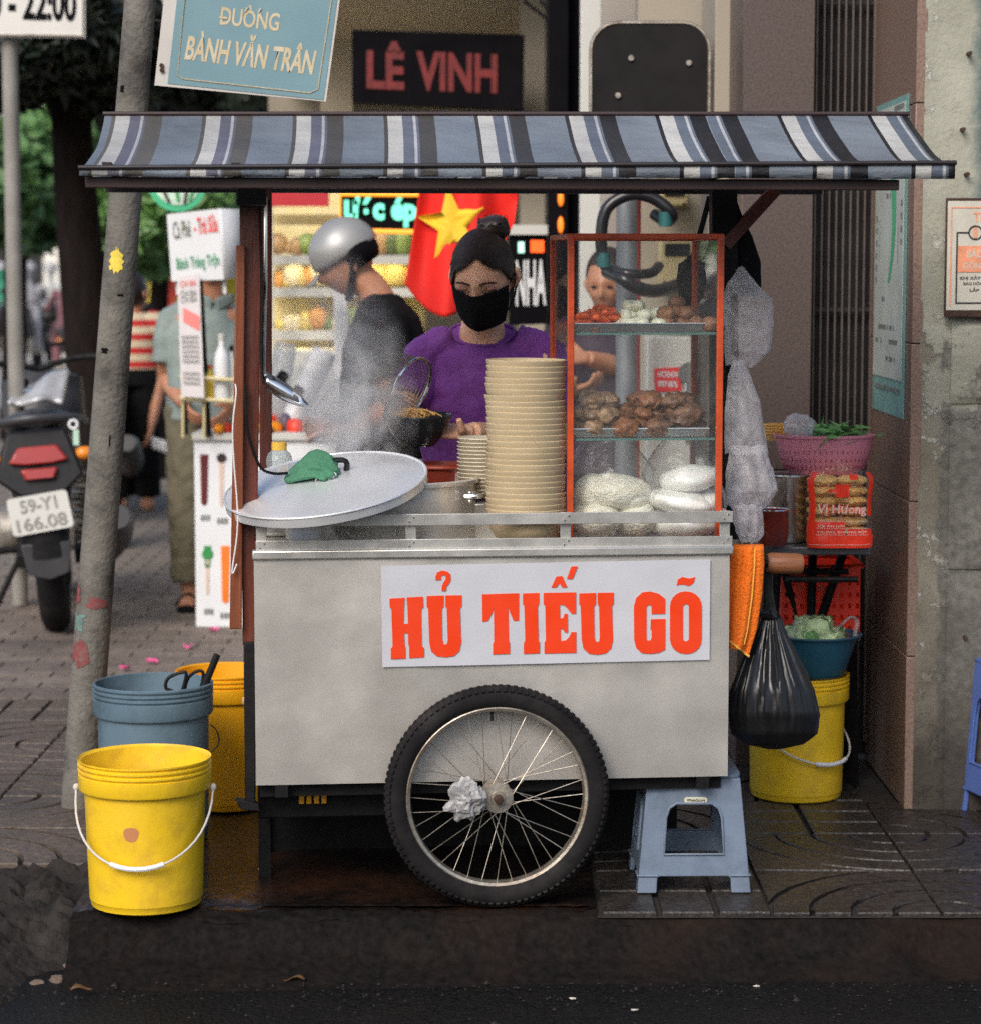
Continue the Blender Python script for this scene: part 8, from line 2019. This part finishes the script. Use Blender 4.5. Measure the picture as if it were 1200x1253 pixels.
# ------------------------------------------------------------------ stools
def stool(loc, rz, m, label, W=.275, D_=.27, H_=.276):
    t = thing('plastic_stool', label, 'stool', loc, rz, 'plastic stools')
    wt, wb = W * .82 / 2, W / 2
    def side(nm, tr):
        def to(x, z):                   # x scaled to the taper at that height
            k = 1 - z / H_; hw = wt + (wb - wt) * k; return tr(x * hw, hw, z)
        s1 = 1
        outer = [(-1, 0), (-.66, 0), (-.66, H_ * .13), (-.62, H_ * .145), (.62, H_ * .145), (.66, H_ * .13), (.66, 0), (1, 0), (1, H_ * .5), (1, H_ * .96), (.94, H_), (-.94, H_), (-1, H_ * .96), (-1, H_ * .5)]
        hole = [(-.56, H_ * .34), (.56, H_ * .34), (.56, H_ * .66), (.50, H_ * .745), (.36, H_ * .785), (-.36, H_ * .785), (-.50, H_ * .745), (-.56, H_ * .66)]
        mb = MB(); mb.prism([outer, hole], to, (0, 0, 0)); 
        a = Vector(tr(0, wt, H_)) - Vector(tr(0, wb, 0)); nrm = -Vector((Vector(tr(0, wb, 0)).x, Vector(tr(0, wb, 0)).y, 0)).normalized() * .012
        mb2 = MB(); mb2.prism([outer, hole], to, nrm); o = mb2.build('side_panel', m, t, smooth=0, bevel=.0025)
        # raised band and recess rim
        mb3 = MB(); rim = [Vector(to(x, z)) - nrm * .15 for x, z in hole]; mb3.tube(rim, .0035, 6, closed=True); mb3.build('window_rim', m, t)
        mb4 = MB(); mb4.tube([Vector(to(-1, H_ * .155)) - nrm * .2, Vector(to(-.66, H_ * .155)) - nrm * .2], .003, 6); mb4.tube([Vector(to(1, H_ * .155)) - nrm * .2, Vector(to(.66, H_ * .155)) - nrm * .2], .003, 6); mb4.build('leg_bead', m, t)
    side('front', lambda x, hw, z: (x, -hw, z)); side('back', lambda x, hw, z: (x, hw, z)); side('left', lambda x, hw, z: (-hw + .0, x * .995, z)); side('right', lambda x, hw, z: (hw - .0, x * .995, z))
    MB().prism([rrect(wt * 2 + .004, wt * 2 + .004, .03)], lambda x, y: (x, y, H_ + .001), (0, 0, .008)).build('seat', m, t, bevel=.003)
    return t, wt, wb, H_
p = gnd(847, 1093)
t, wt, wb, H_ = stool((p.x, p.y + .132, .001), .02, K['stool'], 'faded blue plastic stool with oval maker sticker under the cart')
hw = wt + (wb - wt) * .2; zz_ = H_ * .815
lb = MB(); lb.prism([rrect(.056, .015, .007)], lambda x, z: (x + .004, -hw - .0035 - (-(z)) * .0, zz_ + z), (0, .002, 0)); lo_ = lb.build('maker_sticker', mat('cream_sticker', (.55, .54, .42), .5), t)
lettering('WeinStore', (-.018, -hw - .0042, zz_ - .004), (.027, -hw - .0042, zz_ - .004), (-.018, -hw - .0042, zz_ + .004), blackink, t, .02, off=0)
p = gnd(1195, 1015)
stool((at(1225, 900, p.y).x + .115, p.y + .16, .001), .25, K['blueplastic'], 'deep blue plastic stool cut by the right edge of the picture', .30, .3, .42)
# steel pedal hanging at the left end under the cart
o = MB().prism([[(0, 0), (.055, -.012), (.06, -.030), (.012, -.026)]], lambda x, z: (x, 0, z), (0, .03, 0)).build('foot_bracket', K['iron'], bevel=.003); o.location = cw(lp(288, 978, .04)); tag(o, 'small black bracket sticking out at the lower left of the cart', 'bracket')
# crumpled bag tied to the hub
o = MB().lump((0, 0, 0), (.040, .020, .042), 12, .5, 2.1, 4).build('plastic_bag', mat('crumpled_white_film', (.27, .265, .265), .3, var=.2, vs=20, bump=.5, bs=50, trans=.15), smooth=0); o.location = cw(lp(571, 979, -.093)); tag(o, 'crumpled white plastic bag tied to the front wheel hub', 'plastic bag')
# ------------------------------------------------------------------ steam
def steam_mat():
    m = bpy.data.materials.new('steam'); m.use_nodes = True; N = m.node_tree.nodes; L = m.node_tree.links; N.remove(N['Principled BSDF']); out = N['Material Output']
    v = N.new('ShaderNodeVolumePrincipled'); v.inputs['Color'].default_value = (1, 1, 1, 1); v.inputs['Anisotropy'].default_value = .2
    tc = N.new('ShaderNodeTexCoord'); n = N.new('ShaderNodeTexNoise'); n.inputs['Scale'].default_value = 7; n.inputs['Detail'].default_value = 4; n.inputs['Distortion'].default_value = 1.2; L.new(tc.outputs['Object'], n.inputs['Vector'])
    ln = N.new('ShaderNodeVectorMath'); ln.operation = 'LENGTH'; mp = N.new('ShaderNodeMapping'); mp.inputs['Scale'].default_value = (1 / .17, 1 / .15, 1 / .36); L.new(tc.outputs['Object'], mp.inputs[0]); L.new(mp.outputs[0], ln.inputs[0])
    f = N.new('ShaderNodeMapRange'); f.inputs[1].default_value = 1.0; f.inputs[2].default_value = .25; L.new(ln.outputs['Value'], f.inputs[0])
    r = N.new('ShaderNodeMapRange'); r.inputs[1].default_value = .42; r.inputs[2].default_value = .68; r.inputs[3].default_value = 0; r.inputs[4].default_value = 34; L.new(n.outputs[0], r.inputs[0])
    mu = N.new('ShaderNodeMath'); mu.operation = 'MULTIPLY'; L.new(r.outputs[0], mu.inputs[0]); L.new(f.outputs[0], mu.inputs[1]); L.new(mu.outputs[0], v.inputs['Density']); L.new(v.outputs[0], out.inputs['Volume']); return m
mb = MB(); hsph(mb, (0, 0, 0), I3, .17, .15, .36); o = mb.build('steam', steam_mat()); o.location = cw(lp(428, 470, .38)); o.rotation_euler = (0, -.16, 0); tag(o, 'white steam rising from the stock pot', 'steam', kind='stuff')
